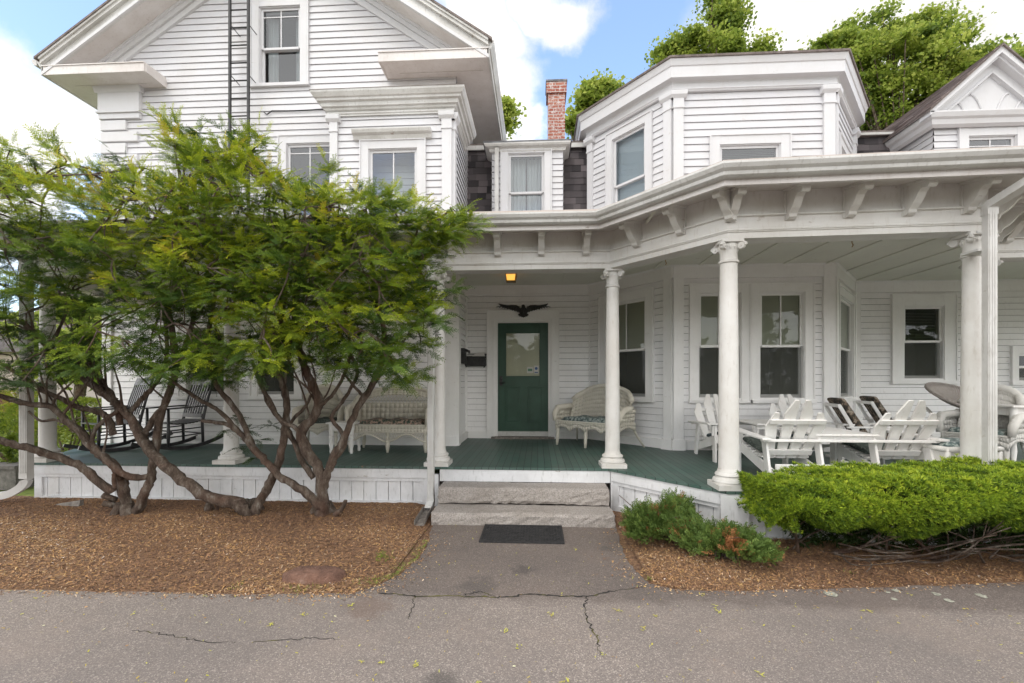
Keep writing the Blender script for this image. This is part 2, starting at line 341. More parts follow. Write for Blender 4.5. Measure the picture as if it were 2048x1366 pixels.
m = Mat('lawn'); m.set(m.ramp(m.noise(3, 6, .7), [(.3, (.08, .13, .02)), (.55, (.20, .25, .035)), (.75, (.38, .36, .12))]), .95); m.bump(m.noise(60, 5), .8, .03); lawnm = m.m
m = Mat('brick'); bt = m.n('ShaderNodeTexBrick'); mp = m.n('ShaderNodeMapping'); m.l(m.tc.outputs['Object'], mp.inputs[0]); mp.inputs['Rotation'].default_value = (math.radians(90), 0, 0)
g = m.n('ShaderNodeNewGeometry'); s1 = m.n('ShaderNodeSeparateXYZ'); m.l(g.outputs['Position'], s1.inputs[0]); cb = m.n('ShaderNodeCombineXYZ'); m.l(m.math('ADD', s1.outputs[0], s1.outputs[1]), cb.inputs[0]); m.l(s1.outputs[2], cb.inputs[1])
m.l(cb.outputs[0], bt.inputs['Vector']); bt.inputs['Scale'].default_value = 1; bt.inputs['Brick Width'].default_value = .205; bt.inputs['Row Height'].default_value = .068; bt.inputs['Mortar Size'].default_value = .008
bt.inputs['Color1'].default_value = (.28, .075, .05, 1); bt.inputs['Color2'].default_value = (.38, .14, .09, 1); bt.inputs['Mortar'].default_value = (.42, .38, .36, 1)
c = m.mix(m.ramp(m.noise(16, 5, .75), [(.50, 0), (.62, .8)]), bt.outputs['Color'], (.62, .58, .56)); m.set(c, .9); m.bump(bt.outputs['Fac'], -.5, .01); brickm = m.m
shm = tinted('shingle', [(0, (.035, .032, .034)), (.5, (.085, .075, .078)), (1, (.18, .155, .16))], .9)
m = Mat('roof_shingle'); m.set(m.ramp(m.noise(9, 5, .7), [(.3, (.09, .075, .07)), (.7, (.24, .20, .185))]), .9); m.bump(m.noise(40, 4), .6, .01); rshm = m.m
m = Mat('lead_flashing'); m.set(m.ramp(m.noise(8, 4), [(.3, (.05, .05, .055)), (.7, (.20, .20, .21))]), .5, .2); leadm = m.m
m = Mat('black_iron'); m.set(m.ramp(m.noise(20, 4), [(.35, (.010, .010, .011)), (.7, (.035, .033, .034))]), .42); blk = m.m
m = Mat('black_wood'); m.set(m.ramp(m.noise(12, 4, stretch=(1, 1, .2)), [(.3, (.014, .013, .014)), (.7, (.05, .046, .05))]), .38); bwood = m.m
m = Mat('rubber'); m.set(m.ramp(m.noise(30, 4), [(.3, (.010, .010, .011)), (.7, (.035, .034, .035))]), .7); m.bump(m.noise(90, 2), .5, .006); rub = m.m
def glass(name, refl, tint=(.75, .8, .8)):
    m = Mat(name); m.t.nodes.remove(m.b)
    tr = m.n('ShaderNodeBsdfTransparent'); tr.inputs[0].default_value = (*tint, 1); gl = m.n('ShaderNodeBsdfGlossy'); gl.inputs['Roughness'].default_value = .01; gl.inputs[0].default_value = (.92, .95, 1, 1)
    nb = m.n('ShaderNodeBump'); nb.inputs['Strength'].default_value = .05; nb.inputs['Distance'].default_value = .02; m.l(m.noise(2.6, 3, .5), nb.inputs['Height']); m.l(nb.outputs[0], gl.inputs['Normal'])
    fz = m.n('ShaderNodeFresnel'); fz.inputs['IOR'].default_value = 1.5; f = m.math('ADD', m.math('MULTIPLY', fz.outputs[0], .75), refl); f = m.math('MINIMUM', f, .95)
    mxs = m.n('ShaderNodeMixShader'); m.l(f, mxs.inputs[0]); m.l(tr.outputs[0], mxs.inputs[1]); m.l(gl.outputs[0], mxs.inputs[2]); m.l(mxs.outputs[0], m.o.inputs[0]); return m.m
glas = glass('window_glass', .07); glasd = glass('porch_glass', .0, (.80, .82, .78))
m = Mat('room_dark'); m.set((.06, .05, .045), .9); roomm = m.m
m = Mat('curtain'); m.set(m.mix(m.noise(12, 3, stretch=(3, 3, .2)), (.42, .44, .46), (.62, .62, .62)), .9); curtm = m.m
m = Mat('roller_shade'); m.set(m.mix(m.noise(3, 3), (.42, .43, .36), (.50, .50, .43)), .9); shadem = m.m
m = Mat('pale_shade'); m.set((.60, .64, .70), .8); pshadem = m.m
m = Mat('warm_shade'); m.set((.75, .28, .06), .7); m.b.inputs['Emission Color'].default_value = (1, .35, .06, 1); m.b.inputs['Emission Strength'].default_value = .5; warmm = m.m
m = Mat('venetian_slat'); m.set((.22, .235, .20), .6); venm = m.m
m = Mat('lamp_glow'); m.b.inputs['Emission Color'].default_value = (1, .50, .09, 1); m.b.inputs['Emission Strength'].default_value = .55; m.set((.6, .3, .08), .4); glow = m.m
m = Mat('brass'); m.set((.35, .22, .08), .35, .9); brass = m.m
m = Mat('paper'); m.set((.62, .60, .58), .8); paperm = m.m
m = Mat('blue_print'); m.set((.08, .14, .30), .7); bluem = m.m
m = Mat('green_print'); m.set((.12, .26, .18), .7); greenp = m.m
def wick(name, a, b):
    m = Mat(name); g = m.tc.outputs['Object']; s1 = m.n('ShaderNodeSeparateXYZ'); m.l(g, s1.inputs[0])
    u = m.math('MULTIPLY', m.math('ADD', s1.outputs[0], s1.outputs[1]), 330.0); w = m.math('MULTIPLY', s1.outputs[2], 520.0)
    su = m.math('SINE', u); sw = m.math('SINE', w); h = m.math('MULTIPLY', su, sw); h = m.math('ADD', m.math('MULTIPLY', h, .5), .5)
    c = m.mix(h, a, b); c = m.mix(m.ramp(m.noise(9, 4, .7), [(.5, 0), (.7, .4)]), c, a); m.set(c, .7); m.bump(h, .8, .004); return m.m
wickm = wick('wicker_cream', (.50, .46, .38), (.82, .78, .68)); wickw = wick('wicker_white', (.52, .50, .46), (.82, .80, .76)); wickg = wick('wicker_grey', (.20, .17, .15), (.46, .42, .39))
def cush(name, stops, sc=22, stretch=None):
    m = Mat(name); m.set(m.ramp(m.noise(sc, 3, .6, vec=m.tc.outputs['Object'], stretch=stretch), stops), .9); return m.m
floral = cush('floral_cushion', [(.38, (.03, .035, .03)), (.47, (.06, .10, .07)), (.53, (.28, .17, .13)), (.60, (.42, .33, .27)), (.7, (.05, .06, .05))])
greyfl = cush('grey_leaf_cushion', [(.38, (.05, .07, .07)), (.5, (.13, .18, .17)), (.58, (.42, .45, .42)), (.7, (.10, .13, .13))], 26)
camo = cush('camo_cushion', [(.38, (.02, .018, .015)), (.48, (.05, .042, .030)), (.54, (.17, .12, .085)), (.60, (.33, .29, .23)), (.66, (.03, .028, .022))], 17, (1, 1, .6))
dkgreen = cush('dark_green_cushion', [(.35, (.02, .03, .027)), (.55, (.06, .075, .065)), (.7, (.20, .22, .19))], 40)
m = Mat('striped_cushion'); s1 = m.n('ShaderNodeSeparateXYZ'); m.l(m.tc.outputs['Object'], s1.inputs[0]); m.set(m.ramp(m.math('FRACT', m.math('MULTIPLY', s1.outputs[0], 15.0)), [(.0, (.03, .05, .06)), (.45, (.05, .08, .09)), (.5, (.5, .52, .5)), (.7, (.5, .52, .5)), (.75, (.12, .16, .17))]), .9); stripe = m.m
m = Mat('red_rock'); m.set(m.ramp(m.noise(7, 6, .7), [(.3, (.10, .05, .035)), (.55, (.21, .11, .075)), (.75, (.34, .23, .18))]), .85); m.bump(m.noise(9, 7, .75), 1, .05); rockm = m.m
m = Mat('concrete'); m.set(m.ramp(m.noise(12, 6, .7), [(.3, (.07, .066, .06)), (.7, (.20, .185, .17))]), .9); m.bump(m.noise(30, 5), .5, .01); conc = m.m
m = Mat('far_white'); m.set((.66, .60, .58), .8); farw = m.m
m = Mat('maroon'); m.set((.10, .022, .025), .6); maroon = m.m
m = Mat('stucco'); m.set((.55, .46, .43), .9); stucco = m.m

m = Mat('lap_shadow'); m.set((.10, .095, .09), .95); lapshadm = m.m  # dark colour standing in for the shadow line under each clapboard
m = Mat('insect_screen'); m.t.nodes.remove(m.b); tr_ = m.n('ShaderNodeBsdfTransparent'); df_ = m.n('ShaderNodeBsdfDiffuse'); df_.inputs[0].default_value = (.13, .135, .12, 1)
mx_ = m.n('ShaderNodeMixShader'); mx_.inputs[0].default_value = .48; m.l(tr_.outputs[0], mx_.inputs[1]); m.l(df_.outputs[0], mx_.inputs[2]); m.l(mx_.outputs[0], m.o.inputs[0]); screenm = m.m
# ================================================================= ground
BIG = 400
soil = MB(); soil.face([(-BIG, -BIG, -.02), (BIG, -BIG, -.02), (BIG, BIG, -.02), (-BIG, BIG, -.02)]); setk(soil.build('ground', lawnm), 'structure')
soil = MB(); soil.face([(-11, 2.9, -.008), (9, 2.9, -.008), (9, 5.62, -.008), (-11, 5.62, -.008)]); setk(soil.build('soil', mulchm), 'structure')
edgeL = [G(-260, 1176), G(0, 1180), G(200, 1184), G(400, 1188), G(560, 1190), G(700, 1188), G(745, 1175), G(800, 1150), G(838, 1118), G(857, 1085), G(862, 1058)]
edgeR = [G(1233, 1055), G(1240, 1085), G(1250, 1115), G(1272, 1145), G(1300, 1168), G(1360, 1181), G(1500, 1183), G(1700, 1178), G(1900, 1170), G(2048, 1164), G(2400, 1150)]
def wob(pts, amp, n=6, seed=1):
    rr = random.Random(seed); o = []
    for a, b in zip(pts, pts[1:]):
        for i in range(n):
            q = a.lerp(b, i/n); o.append(q+Vector((rr.uniform(-amp, amp), rr.uniform(-amp, amp), 0)))
    return o+[pts[-1]]
eL = wob(edgeL, .012, seed=3); eR = wob(edgeR, .012, seed=4)
STEPF = 5.0
a = MB(); poly = [Vector((-60, eL[0].y, 0))]+eL+[Vector((eL[-1].x, STEPF+.25, 0)), Vector((eR[0].x, STEPF+.25, 0))]+eR+[Vector((60, eR[-1].y, 0)), Vector((60, -24, 0)), Vector((-60, -24, 0))]
a.face([(p.x, p.y, .004) for p in poly])
rr = random.Random(8)
def crack(pts, w=.006, j=.012):
    q = wob([Vector((p.x, p.y, 0)) for p in pts], j, 9, seed=len(pts)*7+int(w*1000)); L = []; R_ = []
    for i, p in enumerate(q):
        t = (q[min(i+1, len(q)-1)]-q[max(i-1, 0)]).normalized(); n = Vector((-t.y, t.x, 0)); ww = w*rr.uniform(.35, 1.25)*(1 if i < len(q)*.85 else .5)
        L.append(p+n*ww); R_.append(p-n*ww)
    for i in range(len(q)-1): a.face([(L[i].x, L[i].y, .006), (R_[i].x, R_[i].y, .006), (R_[i+1].x, R_[i+1].y, .006), (L[i+1].x, L[i+1].y, .006)], 1)
crack([G(760, 1188), G(830, 1193), G(930, 1194), G(1000, 1196), G(1060, 1190), G(1120, 1194), G(1175, 1194), G(1235, 1182), G(1290, 1174)], .009)
crack([G(925, 1192), G(960, 1184), G(990, 1195)], .006)
crack([G(1175, 1194), G(1168, 1225), G(1180, 1252), G(1197, 1280), G(1199, 1312)], .005)
crack([G(829, 1193), G(826, 1215), G(817, 1240)], .004)
crack([G(270, 1262), G(330, 1270), G(400, 1285), G(470, 1288)], .003); crack([G(500, 1288), G(620, 1278), G(680, 1280)], .003)
setk(a.build('driveway', [asph, crackm]), 'structure')
# mulch beds: gently mounded sheets that follow the paving's edge
EG = lambda x: min(1, max(0, (-1.16-x)/.35)) if x < 0 else min(1, max(0, (x-.87)/.35))
def bed(name, outline, inner_y, seed):
    nu, nv = len(outline), 26; V = []; F = []; r2 = np.random.RandomState(seed)
    for i, p in enumerate(outline):
        for j in range(nv+1):
            t = j/nv; q = Vector((p[0].x+(p[1].x-p[0].x)*t, p[0].y+(p[1].y-p[0].y)*t)); 
            h = .055*min(1, t*3.5)+.012*math.sin(q.x*3.1)*math.cos(q.y*4.3)*min(1, t*4)+r2.uniform(-.006, .006)
            h = .006+(h-.006)*EG(q.x)
            V.append((q.x, q.y, h if j else .0))
    for i in range(nu-1):
        for j in range(nv): F.append((i*(nv+1)+j, (i+1)*(nv+1)+j, (i+1)*(nv+1)+j+1, i*(nv+1)+j+1))
    o = npmesh(name, np.array(V), np.array(F), mulchm); setk(o, 'structure'); return o
LB = []
for i in range(301):
    t = i/300; x = -11+(11-1.16)*t
    # front edge y by x from eL
    best = None
    for p, q in zip(eL, eL[1:]):
        if min(p.x, q.x) <= x <= max(p.x, q.x) and abs(q.x-p.x) > 1e-6: yy = p.y+(q.y-p.y)*(x-p.x)/(q.x-p.x); best = yy if best is None else min(best, yy)
    if best is None: best = eL[0].y if x < eL[0].x else eL[-1].y
    LB.append((Vector((x, best+.0, 0)), Vector((x, 5.62, 0))))
bed('mulch_bed', LB, 5.6, 5)
RB = []
for i in range(301):
    t = i/300; x = .87+(9-.87)*t; best = None
    for p, q in zip(eR, eR[1:]):
        if min(p.x, q.x) <= x <= max(p.x, q.x) and abs(q.x-p.x) > 1e-6: yy = p.y+(q.y-p.y)*(x-p.x)/(q.x-p.x); best = yy if best is None else min(best, yy)
    if best is None: best = eR[-1].y if x > eR[-1].x else eR[0].y
    RB.append((Vector((x, best, 0)), Vector((x, 5.62, 0))))
bed('mulch_bed', RB, 5.6, 6)
def inbed(x, y):
    B = LB if x < 0 else RB
    if not (B[0][0].x <= x <= B[-1][0].x): return False
    i = int((x-B[0][0].x)/(B[-1][0].x-B[0][0].x)*(len(B)-1)+.5); return y > B[i][0].y+.01
def bedh(x, y):
    B = LB if x < 0 else RB; i = min(len(B)-1, max(0, int((x-B[0][0].x)/(B[-1][0].x-B[0][0].x)*(len(B)-1)+.5))); y0 = B[i][0].y
    t = (y-y0)/(5.62-y0); return .006+(.055*min(1, max(0, t)*3.5)+.012*math.sin(x*3.1)*math.cos(y*4.3)*min(1, t*4)-.006)*EG(x)
def chips(name, n, fn, size, mat, seed, asp=.4, hz=0.0):
    r = np.random.RandomState(seed); pts = []
    while len(pts) < n:
        c = fn(r)
        if c is not None: pts.append(c)
    pts = np.array(pts); L = r.uniform(*size, n); Wd = L*r.uniform(asp*.5, asp*1.3, n); th = r.uniform(0, 6.283, n); tl = r.normal(0, .28, n); tw = r.normal(0, .3, n)
    d = np.stack([np.cos(th)*np.cos(tl), np.sin(th)*np.cos(tl), np.sin(tl)], 1); s = np.stack([-np.sin(th), np.cos(th), np.sin(tw)], 1)
    V = np.stack([pts-d*L[:, None]/2-s*Wd[:, None]/2, pts+d*L[:, None]/2-s*Wd[:, None]*.3, pts+d*L[:, None]/2+s*Wd[:, None]*.4, pts-d*L[:, None]/2+s*Wd[:, None]/2], 1).reshape(-1, 3)
    V[:, 2] += hz
    return setk(npmesh(name, V, np.arange(4*n).reshape(n, 4), mat, np.repeat(np.clip((r.rand(n) if asp != .26 else r.normal(.46, .2, n)+.16*np.sin(pts[:, 0]*2.3+1.3*np.sin(pts[:, 1]*3.1))*np.cos(pts[:, 1]*2.7+pts[:, 0])-.10*(pts[:, 1] > 4.6)), 0, 1), 4)), 'stuff')
def fL(r):
    x = r.uniform(-8.6, -1.17); y = r.uniform(3.1, 5.5)
    return (x, y, bedh(x, y)+.008) if inbed(x, y) else None
def fR(r):
    x = r.uniform(.88, 6.2); y = 3.1+(2.2)*r.rand()**1.4
    return (x, y, bedh(x, y)+.008) if inbed(x, y) else None
chips('mulch_chips', 120000, fL, (.006, .028), chipm, 11, asp=.26); chips('mulch_chips', 75000, fR, (.006, .026), chipm, 12, asp=.26)
def fspill(r):
    p = eL[r.randint(len(eL)-1)] if r.rand() < .6 else eR[r.randint(len(eR)-1)]; s = abs(r.normal(0, .05)); return (p.x+r.normal(0, .12), p.y-s, .010)
chips('mulch_chips', 3200, fspill, (.006, .022), chipm, 13)
def fA(r):
    y = 1.9+3.0*r.rand()**.8; x = r.uniform(-1.3, 1.35)*y
    return None if inbed(x, y) or y > 4.9 or (y > 3.3 and not -1.2 < x < .95) else (x, y, .012)
chips('fallen_petals', 900, fA, (.006, .018), petm, 14, asp=.35)
rr = random.Random(31); bl = MB(); tt = []
for (px, py) in [(270, 1225), (610, 1228), (540, 1250), (720, 1325), (760, 1325), (832, 1328), (1010, 1262), (1037, 1293), (1100, 1228), (1235, 1218), (1315, 1232), (1150, 1098), (1290, 1258), (1205, 1306), (1430, 1212), (1440, 1222), (1820, 1188), (1735, 1222), (1525, 1348), (955, 1365), (1130, 1362), (80, 1195), (410, 1192), (1405, 1190), (700, 1210)]:
    c = G(px, py, .012)
    for k in range(rr.randint(3, 6)):
        th = rr.uniform(0, 6.28); p0 = c+Vector((rr.uniform(-.02, .02), rr.uniform(-.02, .02), 0)); L = rr.uniform(.012, .03)
        d = Vector((math.cos(th), math.sin(th), rr.uniform(-.1, .3)))*L; n = Vector((-math.sin(th), math.cos(th), 0))*.0035
        bl.face([p0-n, p0+n, p0+d+n*.6, p0+d-n*.6]); tt += [rr.uniform(.35, .65)]*4
bl.c = tt; o = bl.build('fallen_blossoms', petm); setk(o, 'stuff')
lich = MB(); rr = random.Random(5)
for (px, py, r_) in [(1662, 1190, .045), (1775, 1186, .02), (1793, 1183, .03), (1873, 1190, .03), (1962, 1193, .035), (1898, 1203, .03), (1788, 1200, .02)]:
    c = G(px, py); lich.face([(c.x+math.cos(k*.52)*r_*rr.uniform(.7, 1.2), c.y+math.sin(k*.52)*r_*rr.uniform(.7, 1.2), .0075) for k in range(12)])
m = Mat('lichen'); m.set(m.ramp(m.noise(80, 4), [(.4, (.20, .20, .16)), (.6, (.46, .45, .37))]), .95); setk(lich.build('lichen_patches', m.m), 'stuff')
# ================================================================= house
H = thing('clapboard_house', 'large white clapboard house with wraparound columned porch, green front door and bay window', 'house', (-1, 8, 0))
DK, CE = .51, 3.33
def part(mb, name, mat, smooth=False, parent=None, bevel=0, label=None): return mb.build(name, mat, parent or H, smooth, bevel=bevel, label=label)
def clap(mb, F, u0, u1, z0, z1, ex, ops=(), clip=None, lip=.016):
    z = z0
    while z < z1-1e-4:
        zt = min(z+ex, z1)
        br = sorted({z, zt}|{q for o in ops for q in (o[2], o[3]) if z < q < zt})
        for a, b in zip(br, br[1:]):
            iv = [(u0, u1)]
            for (o0, o1, oz0, oz1) in ops:
                if oz0 < (a+b)/2 < oz1:
                    nv = []
                    for (p, q) in iv:
                        if o1 <= p or o0 >= q: nv.append((p, q)); continue
                        if o0 > p: nv.append((p, o0))
                        if o1 < q: nv.append((o1, q))
                    iv = nv
            for (p, q) in iv:
                pa, qa, pb, qb = p, q, p, q
                if clip: ca, cb_ = clip(a), clip(b); pa, qa = max(p, ca[0]), min(q, ca[1]); pb, qb = max(p, cb_[0]), min(q, cb_[1])
                if qa <= pa: continue
                if qb < pb: qb = pb = (pb+qb)/2
                na, nb = lip*(zt-a)/ex, lip*(zt-b)/ex
                sl = .006 if abs(b-zt) < 1e-6 else 0
                mb.face([F.p(pa, na, a), F.p(qa, na, a), F.p(qb, nb, b-sl), F.p(pb, nb, b-sl)])
                if sl: mb.face([F.p(pb, nb, b-sl), F.p(qb, nb, b-sl), F.p(qb, -.014, b-sl), F.p(pb, -.014, b-sl)]); mb.face([F.p(pb, -.014, b-sl), F.p(qb, -.014, b-sl), F.p(qb, -.014, b+.001), F.p(pb, -.014, b+.001)], 1)  # slot back carries the painted lap shadow
                if a == z: mb.face([F.p(pa, -.015, a), F.p(qa, -.015, a), F.p(qa, na, a), F.p(pa, na, a)])
        z = zt
def wbox(F, px0, px1, py0, py1, pm=None):      # photo rectangle on a wall -> (u0,u1,z0,z1)
    u0, u1 = F.u(px0), F.u(px1); mpx = (px0+px1)/2; return [u0, u1, F.z(mpx, py1), F.z(mpx, py0)]
TRIM = [trim]
def window(F, box, cas=.11, meet=None, mun=False, blind=None, curt=False, gl=None, name='window', hood=False, sillw=.05, lamp=False, topc=None, pr=.035, tm=None):
    tm = tm or TRIM[0]; u0, u1, z0, z1 = box; gl = gl or glas; topc = topc or cas; meet = meet if meet is not None else (z0+z1)/2
    w = MB(); w.fb(F, u0-cas, u0, -.02, pr, z0-.02, z1+topc); w.fb(F, u1, u1+cas, -.02, pr, z0-.02, z1+topc); w.fb(F, u0, u1, -.02, pr-.003, z1, z1+topc)
    # outer moulding and backband
    w.fb(F, u0-cas-.018, u0-cas, -.02, pr+.014, z0-.02, z1+topc+.018); w.fb(F, u1+cas, u1+cas+.018, -.02, pr+.014, z0-.02, z1+topc+.018); w.fb(F, u0-cas, u1+cas, -.02, pr+.014, z1+topc, z1+topc+.018)
    # jamb linings
    w.fb(F, u0, u0+.012, -.14, .012, z0, z1); w.fb(F, u1-.012, u1, -.14, .012, z0, z1); w.fb(F, u0+.012, u1-.012, -.14, .012, z1-.012, z1)
    wo = part(w, name, tm)
    s = MB(); s.fb(F, u0-cas-.03, u1+cas+.03, -.02, pr+.03, z0-.02-sillw, z0-.02); s.fb(F, u0, u1, -.14, .02, z0-.022, z0+.008); part(s, 'sill', tm, parent=wo)
    if hood:
        s = MB(); hz = z1+topc+.018
        s.nprism(F, [(0, hz), (.05, hz), (.07, hz+.05), (.12, hz+.07), (.14, hz+.11), (.14, hz+.125), (0, hz+.14)], u0-cas-.11, u1+cas+.11); part(s, 'hood', gutm, parent=wo)
    a, b = u0+.012, u1-.012; st = .038
    s = MB(); s.fb(F, a, a+st, -.045, -.015, meet, z1-.012); s.fb(F, b-st, b, -.045, -.015, meet, z1-.012); s.fb(F, a+st, b-st, -.045, -.015, z1-.012-st, z1-.012); s.fb(F, a+st, b-st, -.047, -.012, meet-.018, meet+.02)
    if mun: s.fb(F, (a+b)/2-.009, (a+b)/2+.009, -.040, -.020, meet+.02, z1-.05)
    if mun == 2: s.fb(F, a+st, b-st, -.041, -.021, z1-.16, z1-.145)
    part(s, 'sash', tm, parent=wo)
    s = MB(); s.fb(F, a, a+st, -.085, -.052, z0+.008, meet); s.fb(F, b-st, b, -.085, -.052, z0+.008, meet); s.fb(F, a+st, b-st, -.085, -.052, z0+.008, z0+.06); s.fb(F, a+st, b-st, -.086, -.050, meet-.02, meet+.014); part(s, 'sash', tm, parent=wo)
    g = MB(); g.face([F.p(a+st, -.03, meet), F.p(b-st, -.03, meet), F.p(b-st, -.03, z1-.045), F.p(a+st, -.03, z1-.045)]); part(g, 'pane', gl, parent=wo)
    g = MB(); g.face([F.p(a+st, -.07, z0+.05), F.p(b-st, -.07, z0+.05), F.p(b-st, -.07, meet), F.p(a+st, -.07, meet)]); part(g, 'pane', gl, parent=wo)
    if gl is glasd: g = MB(); g.face([F.p(u0+.014, -.048, z0+.012), F.p(u1-.014, -.048, z0+.012), F.p(u1-.014, -.048, meet-.02), F.p(u0+.014, -.048, meet-.02)]); part(g, 'insect_screen', screenm, parent=wo)
    r = MB(); q0, q1, n0 = u0-.25, u1+.25, -.9
    for f in ([F.p(q0, n0, z0-.3), F.p(q1, n0, z0-.3), F.p(q1, n0, z1+.2), F.p(q0, n0, z1+.2)], [F.p(q0, n0, z0-.3), F.p(q0, -.141, z0-.3), F.p(q0, -.141, z1+.2), F.p(q0, n0, z1+.2)], [F.p(q1, n0, z0-.3), F.p(q1, -.141, z0-.3), F.p(q1, -.141, z1+.2), F.p(q1, n0, z1+.2)],
              [F.p(q0, n0, z0-.3), F.p(q1, n0, z0-.3), F.p(q1, -.141, z0-.3), F.p(q0, -.141, z0-.3)], [F.p(q0, n0, z1+.2), F.p(q1, n0, z1+.2), F.p(q1, -.141, z1+.2), F.p(q0, -.141, z1+.2)]): r.face(f)
    for (x0, x1, y0, y1) in ((q0, u0, z0-.3, z1+.2), (u1, q1, z0-.3, z1+.2), (u0, u1, z0-.3, z0), (u0, u1, z1, z1+.2)): r.face([F.p(x0, -.141, y0), F.p(x1, -.141, y0), F.p(x1, -.141, y1), F.p(x0, -.141, y1)])
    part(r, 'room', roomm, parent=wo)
    if blind:
        kind, zb = blind; zb = z0+(z1-z0)*zb; zb = meet+.02 if kind == 'roll' else zb; s = MB()
        if kind == 'ven':
            z = z1-.03
            while z > zb: s.obox(F.p(a+.01, -.13, z), F.p(b-.01, -.13, z), .028, .002, up=F.n*.55+Vector((0, 0, .8))); z -= .027
            part(s, 'venetian_blind', venm, parent=wo)
        else:
            s.fb(F, a+.004, b-.004, *((-.054, -.051) if zb >= meet-.03 else (-.128, -.124)), zb, z1-.014); s.fb(F, a+.004, b-.004, *((-.132, -.118) if zb < meet-.03 else (-.0565, -.0535)), max(zb-.02, meet+.017) if zb >= meet-.03 else zb-.02, zb+(.012 if zb >= meet-.03 else 0)); part(s, 'roller_shade', pshadem if kind == 'pale' else shadem, parent=wo)
    if curt:
        s = MB(); nn = 14
        for (c0, c1) in (((a, a+(b-a)*.28), (b-(b-a)*.28, b)) if curt != 'full' else ((a, a+(b-a)*.48), (b-(b-a)*.48, b))):
            for i in range(nn):
                ua, ub = c0+(c1-c0)*i/nn, c0+(c1-c0)*(i+1)/nn; na, nb = -.22+.02*math.sin(i*1.9), -.22+.02*math.sin((i+1)*1.9)
                s.face([F.p(ua, na, z0), F.p(ub, nb, z0), F.p(ub, nb, z1), F.p(ua, na, z1)])
        part(s, 'curtain', curtm, parent=wo, smooth=True)
    if lamp:
        s = MB(); c = F.p(b-.10, -.35, z0+.02); s.lathe(c, [(.12, 0), (.07, .2), (.065, .2)], 16); part(s, 'lamp_shade', warmm, parent=wo, smooth='auto')
    return wo
def hole(b, g=.0): return (b[0]-g, b[1]+g, b[2]-g, b[3]+g)
def pil(mb, F, u0, u1, z0, z1, cap=True, base=False, pr=.05, ch=.22):
    mb.fb(F, u0, u1, -.02, pr, z0, z1)
    if cap:
        a = z1-ch
        mb.fb(F, u0-.012, u1+.012, -.02, pr+.014, a-.028, a); mb.fb(F, u0-.004, u1+.004, -.02, pr+.008, a, z1-.10)
        mb.nprism(F, [(-.02, z1-.10), (pr+.010, z1-.10), (pr+.045, z1-.06), (pr+.05, z1-.02), (pr+.05, z1), (-.02, z1)], u0-.045, u1+.045)
    if base: mb.fb(F, u0-.025, u1+.025, -.02, pr+.03, z0, z0+.16)
MY, WY, BY = 7.4, 8.4, 7.1
XL, XR = xa(209, MY), -1.33
XA, XB, XC, XD = .94, 2.07, 4.44, 5.6
M1 = Fr(XL, MY, XR, MY); M2 = Fr(XR, MY, XR, WY); D1 = Fr(XR, WY, XA, WY)
B1 = Fr(XA, WY, XB, BY); B2 = Fr(XB, BY, XC, BY); B3 = Fr(XC, BY, XD, WY); R1 = Fr(XD, WY, 13, WY)
SIDING = [sid, lapshadm]
# ---- lower main block
lw = [wbox(M1, 375, 455, 640, 783), wbox(M1, 517, 590, 648, 788)]
zt_, zb_ = M1.z(555, 648), M1.z(555, 790)
for q in lw: q[2], q[3] = zb_, zt_
w = MB(); clap(w, M1, 0, M1.L, DK, CE, .105, [hole(q) for q in lw]); part(w, 'wall', SIDING)
window(M1, lw[0], cas=.12, blind=('roll', .62), curt=True, gl=glasd); window(M1, lw[1], cas=.12, gl=glasd)
w = MB(); pil(w, M1, 0, .16, DK, CE, cap=False, base=True); part(w, 'pilaster', trim)
w = MB(); pil(w, M1, M1.u(884), M1.L, DK, CE, cap=False, base=True, pr=.055); part(w, 'pilaster', trim)
w = MB(); w.fb(M1, .19, M1.u(884)-.03, -.02, .035, DK, DK+.13); w.fb(M1, .17, M1.u(884), -.02, .04, CE-.16, CE); part(w, 'baseboard', trim)
w = MB(); clap(w, M2, .0, M2.L, DK, CE, .105); part(w, 'wall', SIDING)
w = MB(); w.fb(M2, -.05, .13, 0, .055, DK, CE); w.fb(M2, .13, M2.L, -.01, .035, DK, DK+.13); w.fb(M2, M2.L-.07, M2.L, -.01, .03, DK+.13, CE); part(w, 'corner_board', trim)
# left side wall of the main block
ML = Fr(XL, 16, XL, MY); w = MB(); clap(w, ML, 0, ML.L, DK, 6.6, .105); part(w, 'wall', SIDING)
# ---- door wall
dr = wbox(D1, 990, 1102, 640, 874); dr[2] = DK
w = MB(); clap(w, D1, 0, D1.L, DK, CE, .105, [hole(dr)]); part(w, 'wall', SIDING)
w = MB(); w.fb(D1, .06, dr[0]-.13, 0, .035, DK, DK+.13); part(w, 'baseboard', trim); w = MB(); w.fb(D1, dr[1]+.13, D1.L-.02, 0, .035, DK, DK+.13); part(w, 'baseboard', trim); w = MB(); w.fb(D1, D1.u(1180), D1.L, 0, .03, DK+.13, CE); w.fb(D1, 0, D1.u(1180), 0, .04, CE-.16, CE); part(w, 'frieze_board', trim)
w = MB(); c0, c1, zt = dr[0]-.13, dr[1]+.13, dr[3]
w.fb(D1, c0, dr[0], -.02, .04, DK, zt+.16); w.fb(D1, dr[1], c1, -.02, .04, DK, zt+.16); w.fb(D1, dr[0], dr[1], -.02, .037, zt, zt+.16)
w.fb(D1, c0-.02, c0, -.02, .055, DK, zt+.18); w.fb(D1, c1, c1+.02, -.02, .055, DK, zt+.18); w.fb(D1, c0, c1, -.02, .055, zt+.16, zt+.18)
w.fb(D1, dr[0]-.035, dr[0]-.02, .04, .052, DK, zt+.04); w.fb(D1, dr[1]+.02, dr[1]+.035, .04, .052, DK, zt+.04); w.fb(D1, dr[0]-.035, dr[1]+.035, .037, .05, zt+.04, zt+.055)
